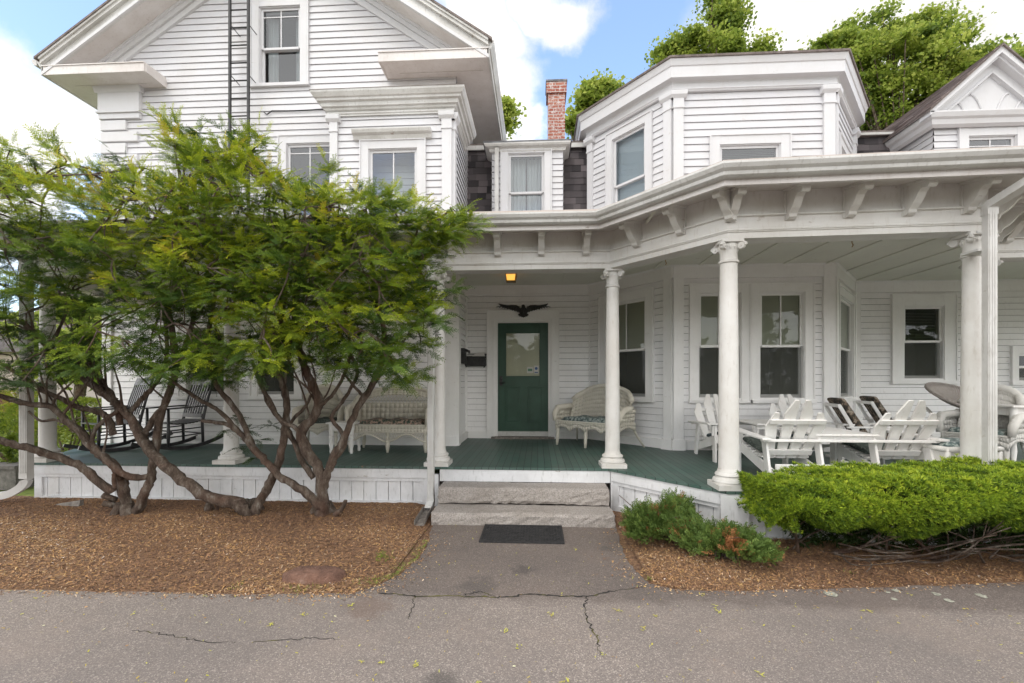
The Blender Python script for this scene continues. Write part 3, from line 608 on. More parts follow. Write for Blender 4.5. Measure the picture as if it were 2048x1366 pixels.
w.fb(D1, dr[0], dr[0]+.05, -.1, .01, DK, zt); w.fb(D1, dr[1]-.05, dr[1], -.1, .01, DK, zt); w.fb(D1, dr[0]+.05, dr[1]-.05, -.1, .01, zt-.05, zt)
df = part(w, 'door_frame', trim)
w = MB(); w.fb(D1, dr[0]-.06, dr[1]+.06, 0, .13, DK, DK+.035); part(w, 'threshold', deadm, parent=df)
w = MB(); w.fb(D1, dr[0]+.05, dr[1]-.05, -.08, -.02, DK+.035, DK+.125); part(w, 'kick_plate', gutm, parent=df)
L0, L1, z0, z1 = dr[0]+.052, dr[1]-.052, DK+.128, zt-.052
gb = wbox(D1, 1012, 1079, 666, 752); w = MB()
w.fb(D1, L0, gb[0], -.07, -.025, z0, z1); w.fb(D1, gb[1], L1, -.07, -.025, z0, z1); w.fb(D1, gb[0], gb[1], -.07, -.025, gb[3], z1); w.fb(D1, gb[0], gb[1], -.07, -.025, z0, gb[2])
for pb in (wbox(D1, 1009, 1040, 773, 846), wbox(D1, 1055, 1086, 773, 846)):
    for (x0, x1, y0, y1) in ((pb[0], pb[1], pb[2], pb[2]+.02), (pb[0], pb[1], pb[3]-.02, pb[3]), (pb[0], pb[0]+.02, pb[2]+.02, pb[3]-.02), (pb[1]-.02, pb[1], pb[2]+.02, pb[3]-.02)): w.fb(D1, x0, x1, -.03, -.014, y0, y1)
    w.fb(D1, pb[0]+.05, pb[1]-.05, -.03, -.017, pb[2]+.05, pb[3]-.05)
for g0 in ((gb[0]-.012, gb[0]), (gb[1], gb[1]+.012)): w.fb(D1, g0[0], g0[1], -.03, -.015, gb[2]-.012, gb[3]+.012)
for g0 in ((gb[2]-.012, gb[2]), (gb[3], gb[3]+.012)): w.fb(D1, gb[0], gb[1], -.03, -.015, g0[0], g0[1])
door = part(w, 'door', doorm, bevel=.003)
w = MB(); w.fb(D1, gb[0], gb[1], -.055, -.05, gb[2], gb[3]); gm = (gb[0]+gb[1])/2; w.fb(D1, gm-.04, gm-.03, -.049, -.046, gb[2], gb[2]+.5); w.fb(D1, gm+.02, gm+.03, -.049, -.046, gb[2], gb[2]+.5)
w.fb(D1, gb[0]+.02, gb[1]-.02, -.049, -.046, gb[2]+.5, gb[2]+.508); part(w, 'inner_shade', dpane, parent=door)
w = MB(); w.face([D1.p(gb[0], -.036, gb[2]), D1.p(gb[1], -.036, gb[2]), D1.p(gb[1], -.036, gb[3]), D1.p(gb[0], -.036, gb[3])]); part(w, 'pane', glasd, parent=door)
w = MB(); sb = wbox(D1, 1054, 1066, 734, 746); w.fb(D1, *sb[:2], -.034, -.032, *sb[2:], 0); w.fb(D1, sb[0]+.015, sb[1]-.015, -.032, -.031, sb[2]+.035, sb[3]-.03, 1)
s2 = wbox(D1, 1068, 1077, 731, 747); w.fb(D1, *s2[:2], -.034, -.032, *s2[2:], 0); uc, zc = (s2[0]+s2[1])/2, (s2[2]+s2[3])/2
w.prism(D1, [(uc+.028*math.cos(t*.628), zc+.02+.028*math.sin(t*.628)) for t in range(10)], -.032, -.031, 2); w.fb(D1, s2[0]+.01, s2[1]-.01, -.032, -.031, s2[2]+.012, s2[2]+.03, 2)
part(w, 'sticker', [paperm, greenp, bluem], parent=door)
w = MB(); mb_ = wbox(D1, 1030, 1064, 759, 766); w.fb(D1, *mb_[:2], -.025, -.016, *mb_[2:]); part(w, 'mail_slot', doorm, parent=door)
w = MB(); hb = wbox(D1, 999, 1005, 752, 771); w.fb(D1, *hb[:2], -.025, -.012, *hb[2:]); hc = D1.p((hb[0]+hb[1])/2, -.012, hb[2]+.05)
w.tube([hc, hc+D1.n*.05], .012, 10); w.tube([hc+D1.n*.05, hc+D1.n*.05+D1.d*.08], .009, 8); w.tube([D1.p((hb[0]+hb[1])/2, -.012, hb[3]-.03), D1.p((hb[0]+hb[1])/2, .012, hb[3]-.03)], .02, 12); part(w, 'handle', blk, parent=door)
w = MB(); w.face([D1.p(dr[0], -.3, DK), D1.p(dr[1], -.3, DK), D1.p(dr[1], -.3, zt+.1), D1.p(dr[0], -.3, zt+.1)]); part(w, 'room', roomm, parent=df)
# ---- lower bay
bw = wbox(B1, 1212, 1293, 597, 800); bw[2] = B1.z(1285, 795); bw[3] = B1.z(1250, 602)
w = MB(); clap(w, B1, 0, B1.L, DK, CE, .105, [hole(bw)]); part(w, 'wall', SIDING); window(B1, bw, cas=.13, meet=B1.z(1265, 700), gl=glasd, blind=('roll', .50), mun=True)
f1 = wbox(B2, 1396, 1481, 588, 799); f2 = wbox(B2, 1518, 1608, 588, 799); f2[2:] = f1[2:] = [B2.z(1560, 797), B2.z(1560, 584)]
w = MB(); clap(w, B2, 0, B2.L, DK, CE, .105, [hole(f1), hole(f2)]); part(w, 'wall', SIDING)
mz = B2.z(1560, 692)
window(B2, f1, cas=.12, meet=mz, gl=glasd, blind=('roll', .50), mun=True); window(B2, f2, cas=.12, meet=mz, gl=glasd, blind=('roll', .50), mun=True)
b3 = wbox(B3, 1676, 1703, 590, 795); b3[2:] = f1[2:]
w = MB(); clap(w, B3, 0, B3.L, DK, CE, .105, [hole(b3)]); part(w, 'wall', SIDING); window(B3, b3, cas=.13, meet=mz, gl=glasd, blind=('roll', .48))
r1 = wbox(R1, 1806, 1886, 612, 758); r2 = wbox(R1, 2034, 2110, 706, 762)
w = MB(); clap(w, R1, 0, R1.L, DK, CE, .105, [hole(r1), hole(r2)]); part(w, 'wall', SIDING)
window(R1, r1, cas=.19, meet=R1.z(1845, 683), gl=glasd, sillw=.07, blind=('ven', .55)); window(R1, r2, cas=.10, gl=glasd)
def bayposts(z0, z1, cap, nm='pilaster', base=False):
    w = MB(); pil(w, B1, B1.L-.135, B1.L, z0, z1, cap, base); pil(w, B2, 0, .15, z0, z1, cap, base); part(w, nm, TRIM[0])
    w = MB(); pil(w, B2, B2.L-.16, B2.L, z0, z1, cap, base); pil(w, B3, 0, .13, z0, z1, cap, base); part(w, nm, TRIM[0])
bayposts(DK, CE-.0, False, base=True)
w = MB(); w.sweep([(XA+.02, WY-.03), (XB, BY), (XC, BY), (XD, WY), (12, WY)], [(0, DK+.002), (.038, DK+.002), (.038, DK+.14), (0, DK+.15)]); part(w, 'baseboard', trim); w = MB(); w.sweep([(XA, WY), (XB, BY), (XC, BY), (XD, WY), (12, WY)], [(0, CE-.2), (.04, CE-.2), (.04, CE-.03), (.07, CE-.002), (0, CE-.002)]); part(w, 'frieze_board', trim)
w = MB(); pil(w, B3, B3.L-.12, B3.L, DK, CE, False); w.fb(R1, 0, .1, -.02, .04, DK, CE-.2); part(w, 'corner_board', trim)
# ---- porch
BP = [(XL, MY), (-6.45, 5.65), (.92, 5.65), (1.87, 4.57), (4.04, 4.47), (4.99, 5.42), (12, 5.42)]
def off(path, d):
    o = []
    pv = [Vector(p) for p in path]
    for i, p in enumerate(pv):
        ns = []
        if i > 0: q = (p-pv[i-1]).normalized(); ns.append(Vector((q.y, -q.x)))
        if i < len(pv)-1: q = (pv[i+1]-p).normalized(); ns.append(Vector((q.y, -q.x)))
        m_ = sum(ns, Vector((0, 0)))/len(ns); o.append(p+m_/m_.length_squared*d)
    return o
inner = [(12, WY+.2), (XD, WY+.2), (XC, BY+.2), (XB, BY+.2), (XA, WY+.2), (XR-.15, WY+.2), (XR-.15, MY+.2), (XL, MY+.2)]
def slab(name, path, z0, z1, mat, label=None):
    w = MB(); pts = [tuple(p) for p in path]+inner; k = len(pts); w.face([(x, y, z1) for x, y in pts]); w.face([(x, y, z0) for x, y in reversed(pts)])
    for i in range(k): j = (i+1) % k; w.face([(*pts[i], z0), (*pts[j], z0), (*pts[j], z1), (*pts[i], z1)])
    return part(w, name, mat, label=label)
slab('porch_deck', off(BP, .15), DK-.03, DK, deckm)
slab('porch_ceiling', off(BP, -.06), CE, CE+.03, ceilm)
slab('porch_roof', off(BP, .53), 3.438, 3.475, tanm)
# ceiling battens over the right hand porch and by the door
w = MB()
for k in range(9): x = 1.2+k*.62; w.box(x, x+.03, 4.75, 8.3, CE-.015, CE-.001)
for k in range(8): x = -6+k*.92; w.box(x, x+.03, 5.8, 8.3, CE-.015, CE-.001)
part(w, 'ceiling_batten', ceilm)
w = MB(); w.sweep(BP, [(-.10, 2.92), (.10, 2.92), (.10, 2.975), (.112, 2.978), (.112, 2.986), (.122, 2.989), (.122, 2.998), (.110, 3.006), (.110, 3.115), (.136, 3.122), (.136, 3.136), (.10, 3.145), (.10, 3.37), (-.10, 3.37)]); part(w, 'porch_beam', porchw)
w = MB(); w.sweep(BP, [(.10, 3.362), (.47, 3.29), (.47, 3.262), (.505, 3.262), (.505, 3.34), (.46, 3.35), (.46, 3.436), (-.10, 3.436)]); part(w, 'porch_eave', soff)
w = MB(); w.sweep(BP, [(.507, 3.312), (.555, 3.312), (.578, 3.325), (.584, 3.352), (.612, 3.372), (.63, 3.402), (.63, 3.42), (.618, 3.42), (.615, 3.402), (.507, 3.402)]); part(w, 'gutter', gutm)
w = MB(); rr = random.Random(4)
for i in range(1, 6):
    a_, b_ = Vector(off(BP, .63)[i]), Vector(off(BP, .63)[min(i+1, 6)]); d = (b_-a_); n = max(1, int(d.length/1.5))
    if i < 6 and d.length > .5:
        F = Fr(a_.x, a_.y, b_.x, b_.y)
        for k in range(1, n): w.nprism(F, [(-.06, 3.310), (-.04, 3.345), (.003, 3.40), (.003, 3.422), (-.06, 3.32)], d.length*k/n, d.length*k/n+.012)
part(w, 'gutter_joint', gutm)
# brackets
def bracket(F, u):
    w = MB(); h = 3.275
    pr = [(.10, 3.155), (.135, 3.155), (.165, 3.175), (.17, 3.20), (.205, 3.215), (.28, 3.235), (.345, 3.275), (.40, 3.31), (.50, 3.315), (.52, 3.30), (.545, 3.312), (.545, 3.335), (.10, 3.405)]
    # scrolled console: slimmer side view than the eave so that the S shows
    pr = [(.10, 3.082), (.145, 3.072), (.172, 3.085), (.180, 3.112), (.198, 3.128), (.228, 3.148), (.262, 3.185), (.290, 3.226), (.325, 3.248), (.365, 3.232), (.392, 3.232), (.41, 3.252), (.405, 3.282), (.30, 3.31), (.10, 3.35)]
    w.nprism(F, pr, u-.036, u+.036); w.nprism(F, [(.10, 3.338), (.44, 3.274), (.445, 3.296), (.10, 3.362)], u-.055, u+.055); w.nprism(F, [(.10, 3.07), (.122, 3.07), (.122, 3.34), (.10, 3.345)], u-.048, u+.048); part(w, 'bracket', porchw)
Fs = [Fr(*BP[i], *BP[i+1]) for i in range(6)]
for px in (992, 1083, 1176): bracket(Fs[1], Fs[1].u(px, .38))
for k in range(1, 10): bracket(Fs[1], Fs[1].u(992, .38)-.565*k)
for px in (1243, 1331, 1432): bracket(Fs[2], Fs[2].u(px, .40))
for px in (1487, 1615, 1742, 1870, 1998): bracket(Fs[3], Fs[3].u(px, .42))
for u in (.25, .85, 1.25): bracket(Fs[4], u)
for u in (.15, .72, 1.3, 1.9): bracket(Fs[5], u)
# columns
def column(x, y, ang=0, r=.094, vol=True):
    w = MB(); w.lathe((x, y, 0), [(r*1.16, DK+.15), (r*1.02, DK+.19)]+[(r*(1-.16*(t/8)**1.6), DK+.2+(2.70-DK-.2)*t/8) for t in range(9)], 28); co = part(w, 'column', porchw, smooth='auto')
    w = MB(); w.box(x-.15, x+.15, y-.15, y+.15, DK, DK+.05); w.lathe((x, y, 0), [(.142, DK+.05), (.150, DK+.07), (.142, DK+.095), (.122, DK+.10), (.118, DK+.115), (.128, DK+.13), (.120, DK+.148), (r*1.1, DK+.155)], 28); part(w, 'base', porchw, smooth='auto', parent=co)
    w = MB(); rt = r*.84; w.lathe((x, y, 0), [(rt, 2.70), (rt*1.18, 2.705), (rt*1.2, 2.722), (rt*1.02, 2.735), (rt*1.0, 2.80), (rt*1.15, 2.83), (rt*1.2, 2.875), (rt*1.05, 2.89)], 28)
    w.box(x-.105, x+.105, y-.105, y+.105, 2.892, 2.919)
    for k in range(4):
        a = ang+math.pi/4+k*math.pi/2; d = Vector((math.cos(a), math.sin(a), 0)); c = Vector((x, y, 2.855))+d*.125; ax = Vector((-d.y, d.x, 0))
        pts = [c+d*(math.cos(t*.55)*(.042-.0025*t))+Vector((0, 0, math.sin(t*.55)*(.042-.0025*t))) for t in range(15)]
        w.tube(pts, [.014]*10+[.012, .011, .010, .009, .008], 6); w.lathe(c-ax*.022, [(.030, 0), (.034, .022), (.030, .044)], 14, axis=ax); w.lathe(c-ax*.030, [(.011, 0), (.011, .06)], 8, axis=ax)
        w.tube([Vector((x, y, 2.885))+d*.03, c+Vector((0, 0, .034))], [.018, .014], 6)
    rr = random.Random(int(x*100))
    for k in range(14): a = k*.449; c = Vector((x+math.cos(a)*rt*1.14, y+math.sin(a)*rt*1.14, 2.845)); w.lathe(c, [(.004, -.02), (.014, 0), (.006, .02)], 6)
    part(w, 'capital', porchw, smooth='auto', parent=co)
for (x, y) in [(-6.45, 5.65), (xa(463, 5.65), 5.65), (xa(877, 5.65), 5.65), (.92, 5.65)]: column(x, y, r=.088)
column(1.87, 4.57); column(4.04, 4.47, r=.081); column(4.99, 5.42); column(7.2, 5.42)
# skirt
def skirt(F, u0, u1, fasc=.09):
    w = MB(); w.fb(F, u0, u1, .10, .135, DK-.145, DK-.032); w.fb(F, u0, u1, .09, .115, DK-.19, DK-.145); w.fb(F, u0, u1, .09, .12, 0, .075)
    rr = random.Random(int(u0*10)); u = u0+.0; bw_ = .155
    while u < u1: e = min(u+bw_, u1); w.fb(F, u+.004, e-.004, .07, .09+rr.uniform(-.003, .004), .07, DK-.185); u = e
    n = max(1, round((u1-u0)/2.45))
    for k in range(n+1): uu = u0+(u1-u0-.1)*k/n; w.fb(F, uu, uu+.1, .08, .117, .076, DK-.191)
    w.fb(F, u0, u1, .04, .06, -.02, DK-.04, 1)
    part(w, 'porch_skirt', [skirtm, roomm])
sx0, sx1 = xa(876, 5.5), xa(1221, 5.5)
skirt(Fs[1], -.05, sx0+6.45-.10); skirt(Fs[2], .09, Fs[2].L+.05); skirt(Fs[3], 0, Fs[3].L); skirt(Fs[4], 0, Fs[4].L); skirt(Fs[5], 0, 5); skirt(Fs[0], 0, Fs[0].L)
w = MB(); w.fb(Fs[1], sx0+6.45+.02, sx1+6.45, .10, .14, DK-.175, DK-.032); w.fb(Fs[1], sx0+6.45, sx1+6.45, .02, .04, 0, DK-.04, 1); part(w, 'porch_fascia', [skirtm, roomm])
w = MB(); w.fb(Fs[1], sx0+6.45-.10, sx0+6.45+.0, .05, .125, 0, DK-.10); part(w, 'corner_post', skirtm)
w = MB(); w.fb(Fs[1], sx1+6.45+.005, sx1+6.45+.15, .05, .145, 0, DK-.032); part(w, 'corner_post', skirtm)
w = MB(); w.fb(Fs[3], -.12, .14, .10, .14, 0, DK-.033); part(w, 'corner_post', skirtm)
# downspouts
def spout(pts, nm='downspout', w_=.066, d_=.045):
    w = MB(); w.tube(pts, 1.0, 4, sq=(w_, d_)); return part(w, nm, gutm)
def rsp(p0, pts, seg=5):   # round corners of a polyline
    o = [Vector(p0)]; pts = [Vector(p) for p in pts]; allp = [Vector(p0)]+pts
    for i in range(1, len(allp)-1):
        a, b, c = allp[i-1], allp[i], allp[i+1]; r = min(.09, (a-b).length*.45, (c-b).length*.45); s, e = b+(a-b).normalized()*r, b+(c-b).normalized()*r
        for k in range(seg+1): t = k/seg; o.append(s*(1-t)**2+b*2*t*(1-t)+e*t*t)
    o.append(allp[-1]); return o
def vspout(x, y, top, bot, kick=None, wx=.06, wy=.04, name='downspout'):
    F = Fr(x-1, y, x+1, y); w = MB(); w.fb(F, 1-wx, 1+wx, -wy, wy, bot, top)
    for k in (-1, 0, 1): w.fb(F, 1+k*wx*.55-.008, 1+k*wx*.55+.008, wy, wy+.006, bot, top)
    return part(w, name, gutm)
def ribbon(pts, wx, wy):   # rectangular pipe in a vertical plane
    w = MB(); pts = [Vector(p) for p in pts]; prev = None
    for i, p in enumerate(pts):
        t = (pts[min(i+1, len(pts)-1)]-pts[max(0, i-1)]).normalized(); h = Vector((t.x, t.y, 0)); side = Vector((1, 0, 0)) if h.length < .05 or abs(h.y) > abs(h.x)*2 else Vector((-h.y, h.x, 0)).normalized()
        if prev is not None and side.dot(prev) < 0: side = -side
        prev = side; up = side.cross(t).normalized(); w.v += [tuple(p+side*a*wx+up*b*wy) for a, b in ((-1, -1), (1, -1), (1, 1), (-1, 1))]
        if i:
            b = (i-1)*4
            for k in range(4): k2 = (k+1) % 4; w.f.append((b+k, b+k2, b+4+k2, b+4+k)); w.m.append(0)
    return w
Xd, Yd = xa(1979, 4.2), 4.2
vspout(Xd, Yd, 3.06, .3, wx=.038, wy=.030)
w = ribbon(rsp((Xd+.14, 3.90, 3.32), [(Xd+.14, 3.90, 3.24), (Xd, Yd, 3.08), (Xd, Yd, 3.0)]), .045, .034); part(w, 'downspout_elbow', gutm)
w = MB(); w.box(Xd-.07, Xd+.10, Yd+.03, Yd+.05, 2.86, 2.88); w.box(Xd-.07, Xd+.07, Yd+.03, Yd+.2, 2.70, 2.72); part(w, 'downspout_strap', gutm)
Xe, Ye = xa(862, 5.32), 5.32
vspout(Xe, Ye, 3.0, .16, wx=.036, wy=.034); w = ribbon(rsp((Xe, Ye-.25, 3.32), [(Xe, Ye-.25, 3.24), (Xe, Ye, 3.05), (Xe, Ye, 2.97)]), .038, .034); part(w, 'downspout_elbow', gutm)
w = ribbon(rsp((Xe, Ye, .2), [(Xe, Ye, .12), (Xe-.01, Ye-.12, .06)]), .04, .036); part(w, 'downspout_elbow', gutm)
e0 = Vector((Xe-.01, Ye-.12, .055)); e1 = G(838, 1052, .02); F = None
w = MB(); d = (e1-e0).normalized(); s_ = Vector((0, 0, 1)).cross(d).normalized()
w.hexa([e0-s_*.05, e1-s_*.05, e1+s_*.05, e0+s_*.05, e0-s_*.05+Vector((0, 0, .008)), e1-s_*.05+Vector((0, 0, .008)), e1+s_*.05+Vector((0, 0, .008)), e0+s_*.05+Vector((0, 0, .008))])
for sg in (-1, 1): q0, q1 = e0+s_*.05*sg, e1+s_*.05*sg; w.obox(q0+Vector((0, 0, .03)), q1+Vector((0, 0, .03)), .006, .055)
part(w, 'downspout_trough', deadm)
Xf, Yf = xa(53, 5.3), 5.3
vspout(Xf, Yf, 3.0, .42, wx=.052, wy=.042); w = ribbon(rsp((Xf, Yf-.2, 3.32), [(Xf, Yf-.2, 3.24), (Xf, Yf, 3.05), (Xf, Yf, 2.97)]), .053, .043); part(w, 'downspout_elbow', gutm)
w = ribbon(rsp((Xf, Yf, .44), [(Xf, Yf, .28), (Xf-.13, Yf-.06, .17), (Xf-.9, Yf-.35, .06)]), .055, .042); part(w, 'downspout_elbow', gutm)
TRIM[0] = trim_dim
SIDING_DIM = [sid_dim, lapshadm]
# ================================================================= upper main block
SZ = 6.55                                            # soffit height
EX0, EX1, EY = -8.05, -.75, 6.98
CX = (EX0+EX1)/2; SLP = .68; RZ = SZ+.25; APEX = RZ+(EX1-CX)*SLP
U0 = 3.5
aw = wbox(M1, 520, 602, 14, 167); uw1 = wbox(M1, 349, 438, 293, 400); uw2 = wbox(M1, 574, 664, 287, 400); uw1[2] = uw2[2] = U0+.35; uw1[3] = uw2[3]
lam = lambda z: (((z-SZ-.02)/SLP+EX0-XL)+.0, (EX1-(z-SZ-.02)/SLP-XL))
w = MB(); clap(w, M1, 0, M1.L, U0, APEX, .108, [hole(aw), hole(uw1), hole(uw2)], clip=lambda z: (0, M1.L) if z < SZ+.3 else lam(z)); part(w, 'wall', SIDING_DIM)
window(M1, aw, cas=.13, meet=M1.z(560, 96), mun=2, curt='side', lamp=True); window(M1, uw1, cas=.12, mun=2); window(M1, uw2, cas=.12, mun=2)
# corner quoins and cap
w = MB(); zc1, zc0 = SZ, M1.z(240, 241); ul, us = M1.u(279), M1.u(256); uc = M1.u(285)
w.fb(M1, -.05, uc, -.02, .075, zc0+.10, zc1); w.fb(M1, -.07, uc+.02, -.02, .095, zc0+.09, zc0+.115); w.fb(M1, -.045, uc-.005, -.02, .065, zc0, zc0+.09); w.nprism(M1, [(-.02, zc1-.09), (.08, zc1-.09), (.13, zc1), (-.02, zc1)], -.1, uc+.04)
part(w, 'quoin_cap', trim_dim)
z = zc0-.005; k = 0; w = MB(); ML2 = Fr(XL, MY+.5, XL, MY)
while z > U0: w.fb(M1, -.035, us if k % 2 == 0 else ul, -.02, .05, z-.185, z-.012); z -= .195; k += 1
part(w, 'quoin', trim_dim, bevel=.012)
# eave returns, soffits, rakes
def ret(x0, x1, cut):
    w = MB(); w.box(x0, x1, EY, MY, SZ, SZ+.03); w.box(x0-.0, x1, EY-.02, EY, SZ-.01, SZ+.125); w.box(x0 if cut > 0 else x1-.0, x0+.02 if cut > 0 else x1+.02, EY, MY, SZ-.01, SZ+.125)
    w.hexa([(x0, EY-.035, SZ+.125), (x1, EY-.035, SZ+.125), (x1, MY, SZ+.125), (x0, MY, SZ+.125), (x0, EY-.035, SZ+.14), (x1, EY-.035, SZ+.14), (x1, MY, SZ+.17), (x0, MY, SZ+.17)])
    w.box(x0+.25, x1-.12, EY+.28, EY+.29, SZ-.006, SZ-.001); part(w, 'eave_return', soff)
xr0 = xa(290, EY); xr1 = xa(757, EY)
ret(EX0, xr0, -1); ret(xr1, EX1, 1)
YB = 12.0
w = MB(); w.box(XR, EX1, MY, 9.9, SZ, SZ+.03); part(w, 'eave_soffit', soff); w = MB(); w.box(EX0, XL, MY, YB, SZ, SZ+.03); part(w, 'eave_soffit', soff)
for sg, xe in ((-1, EX0), (1, EX1)):
    w = MB(); F = Fr(xe, EY-.02, xe, 9.9) if sg > 0 else Fr(xe, YB, xe, EY-.02)
    w.fb(F, 0, F.L, -.02, .012, SZ-.012, SZ+.20); w.nprism(F, [(.012, SZ+.12), (.03, SZ+.12), (.075, SZ+.19), (.085, SZ+.25), (.0, SZ+.27)], 0, F.L); part(w, 'eave_fascia', gutm)
sn = math.atan(SLP)
for sg in (-1, 1):
    # raking boards: work in plane frame facing front, u along X
    Ff = Fr(-20, EY, 20, EY); xe = EX0 if sg < 0 else EX1
    def rk(n0, n1, d0, d1, nm, mat, x_in=0, Yf=EY):   # band between vertical drops d0 (top) and d1 (bottom) below roof line
        F2 = Fr(-20, Yf, 20, Yf); a_, b_ = xe+20, CX+20; top = RZ; w = MB()
        pts = [(a_+x_in*-sg, top-d1+x_in*SLP), (b_, APEX-d1), (b_, APEX-d0), (a_+x_in*-sg, top-d0+x_in*SLP)]
        if sg > 0: pts = pts[::-1]
        w.prism(F2, pts, n0, n1); part(w, nm, mat)
    rk(-.03, .0, .02, .27, 'rake_board', gutm); rk(.0, .03, .215, .27, 'rake_moulding', trim_dim); rk(.0, .05, .03, .09, 'rake_moulding', gutm); rk(.0, .075, .0, .035, 'rake_moulding', gutm)
    w = MB(); 
    def q(x, y, dz): return (x, y, RZ+abs(x-xe)*SLP-dz)
    w.face([q(xe, EY, .25), q(CX, EY, .25), q(CX, MY+.05, .25), q(xe, MY+.05, .25)]); part(w, 'rake_soffit', soff)
    # frieze board on the wall beneath the rake
    rk(.0, .035, .25, .50, 'rake_frieze', trim_dim, x_in=.45, Yf=MY); rk(.035, .07, .25, .38, 'rake_frieze', trim_dim, x_in=.5, Yf=MY); rk(.035, .05, .44, .50, 'rake_frieze', trim_dim, x_in=.45, Yf=MY)
    rk(.07, .10, .25, .30, 'rake_frieze', trim_dim, x_in=.5, Yf=MY)
    w = MB(); xo = xe+sg*.06; e = .06*SLP
    w.hexa([(xo, EY-.09, RZ-e), (CX, EY-.09, APEX), (CX, YB, APEX), (xo, YB, RZ-e), (xo, EY-.09, RZ-e+.035), (CX, EY-.09, APEX+.035), (CX, YB, APEX+.035), (xo, YB, RZ-e+.035)]); part(w, 'roof', rshm)
w = MB(); g0 = P(68, 122, EY+.1); w.nprism(Fr(EX0-.0, YB, EX0-.0, EY-.05), [(.085, SZ+.15), (.13, SZ+.15), (.17, SZ+.20), (.18, SZ+.25), (.085, SZ+.25)], 0, YB-EY+.02); part(w, 'gutter', gutm)
w = ribbon(rsp((EX0-.05, 8.3, SZ+.15), [(EX0-.05, 8.3, SZ), (XL-.12, 8.3, SZ-.45), (XL-.12, 8.3, 4.0)]), .045, .035); part(w, 'downspout', gutm)
# right flank of the main block upstairs
M4 = Fr(XR, MY, XR, 10.5); w = MB(); clap(w, M4, 0, M4.L, U0, SZ, .108); part(w, 'wall', SIDING_DIM)
# ---- projecting two-window bay (oriel)
OY = 7.0; ox0, ox1 = xa(662, OY), XR+.005
O1 = Fr(ox0, OY, ox1, OY); O2 = Fr(ox1, OY, ox1, MY+.9); O0 = Fr(ox0, MY, ox0, OY)
OZ = O1.z(800, 222); ow = wbox(O1, 738, 835, 298, 400); ow[2] = U0+.15
w = MB(); clap(w, O1, 0, O1.L, U0, OZ, .108, [hole(ow)]); clap(w, O2, 0, O2.L, U0, OZ, .108); clap(w, O0, 0, O0.L, U0, OZ, .108); part(w, 'bay_wall', SIDING_DIM)
window(O1, ow, cas=.12, mun=True, hood=True)
zp = O1.z(900, 228)
w = MB(); pil(w, O1, 0, .12, U0, zp, True); part(w, 'pilaster', trim_dim)
w = MB(); pil(w, O1, O1.L-.15, O1.L, U0, zp, True); pil(w, O2, 0, .12, U0, zp, True); part(w, 'pilaster', trim_dim)
zo = O1.z(790, 167, .3)
w = MB(); w.sweep([(ox0, MY), (ox0, OY), (ox1, OY), (ox1, MY+.75)], [(0, zp), (.04, zp), (.04, zp+.02), (.055, zp+.03), (.055, zp+.045), (.04, zp+.05), (.04, zo-.24), (.07, zo-.225), (.08, zo-.195), (.11, zo-.19), (.12, zo-.135), (.16, zo-.125), (.165, zo-.095), (.19, zo-.085), (.225, zo-.03), (.23, zo), (0, zo)]); part(w, 'bay_cornice', gutm)
w = MB(); w.face([(ox0-.24, OY-.24, zo+.002), (ox1+.24, OY-.24, zo+.002), (ox1+.05, MY, zo+.08), (ox0-.24, MY, zo+.08)]); w.face([(ox1+.24, OY-.24, zo+.002), (ox1+.24, MY+.75, zo+.002), (ox1+.0, MY+.75, zo+.08), (ox1+.05, MY, zo+.08)]); part(w, 'bay_roof', tanm)
# ================================================================= mansard, dormer, upper bay
MZ = 6.02
def shingles(name, F, u0, u1, z0, z1, back, seed, row=.125):    # real tabs lying on a steep slope
    w = MB(); rr = random.Random(seed); t = []; z = z0; sl = back/(z1-z0)
    while z < z1:
        u = u0-rr.uniform(0, .15)
        while u < u1:
            e = u+rr.choice((.13, .17, .2, .24)); a, b = max(u, u0), min(e, u1)
            if b > a+.01:
                zt = min(z+row*1.02, z1); th = rr.uniform(.010, .017); n0, n1 = -(z-z0)*sl, -(zt-z0)*sl
                zz = z-rr.uniform(0, .006)
                w.hexa([F.p(a, n0, zz), F.p(b, n0, zz), F.p(b, n0+th, zz), F.p(a, n0+th, zz)][::-1]+[F.p(a, n1, zt), F.p(b, n1, zt), F.p(b, n1+.004, zt), F.p(a, n1+.004, zt)][::-1]); v = min(1, max(0, rr.gauss(.42, .22))); t += [v]*8
            u = e
        z += row
    w.c = t; return part(w, name, shm)
Fm = Fr(XR, 8.42, XA+.2, 8.42); shingles('mansard_slope', Fm, 0, Fm.L, 3.5, MZ, .22, 3)
Fm2 = Fr(XD-.3, 8.42, 7.2, 8.42); shingles('mansard_slope', Fm2, 0, Fm2.L, 3.5, MZ+.03, .22, 4)
w = MB(); w.box(XR, XA+.3, 8.58, 11, MZ, MZ+.05); w.box(XR+.0, XA+.3, 8.55, 8.62, MZ-.04, MZ+.03); part(w, 'flat_roof', rshm); w = MB(); w.box(XD-.5, 6.6, 8.58, 11, MZ-.01, MZ+.04); w.box(XD-.5, 6.6, 8.55, 8.62, MZ+.03, MZ+.06); part(w, 'flat_roof', rshm)
w = MB(); w.box(XR+.0, XA+.2, 8.53, 8.56, MZ-.09, MZ-.01); part(w, 'roof_edge', gutm); w = MB(); w.box(XD-.2, 6.4, 8.55, 8.58, MZ-.01, MZ+.03); part(w, 'roof_edge', gutm)
DY = 8.18; dx0, dx1 = xa(984, DY), xa(1126, DY); E1 = Fr(dx0, DY, dx1, DY); E2 = Fr(dx1, DY, dx1, 8.9); E0 = Fr(dx0, 8.9, dx0, DY)
dw = wbox(E1, 1016, 1089, 307, 412); zd = E1.z(1055, 302); dw[2] = dw[3]-1.35
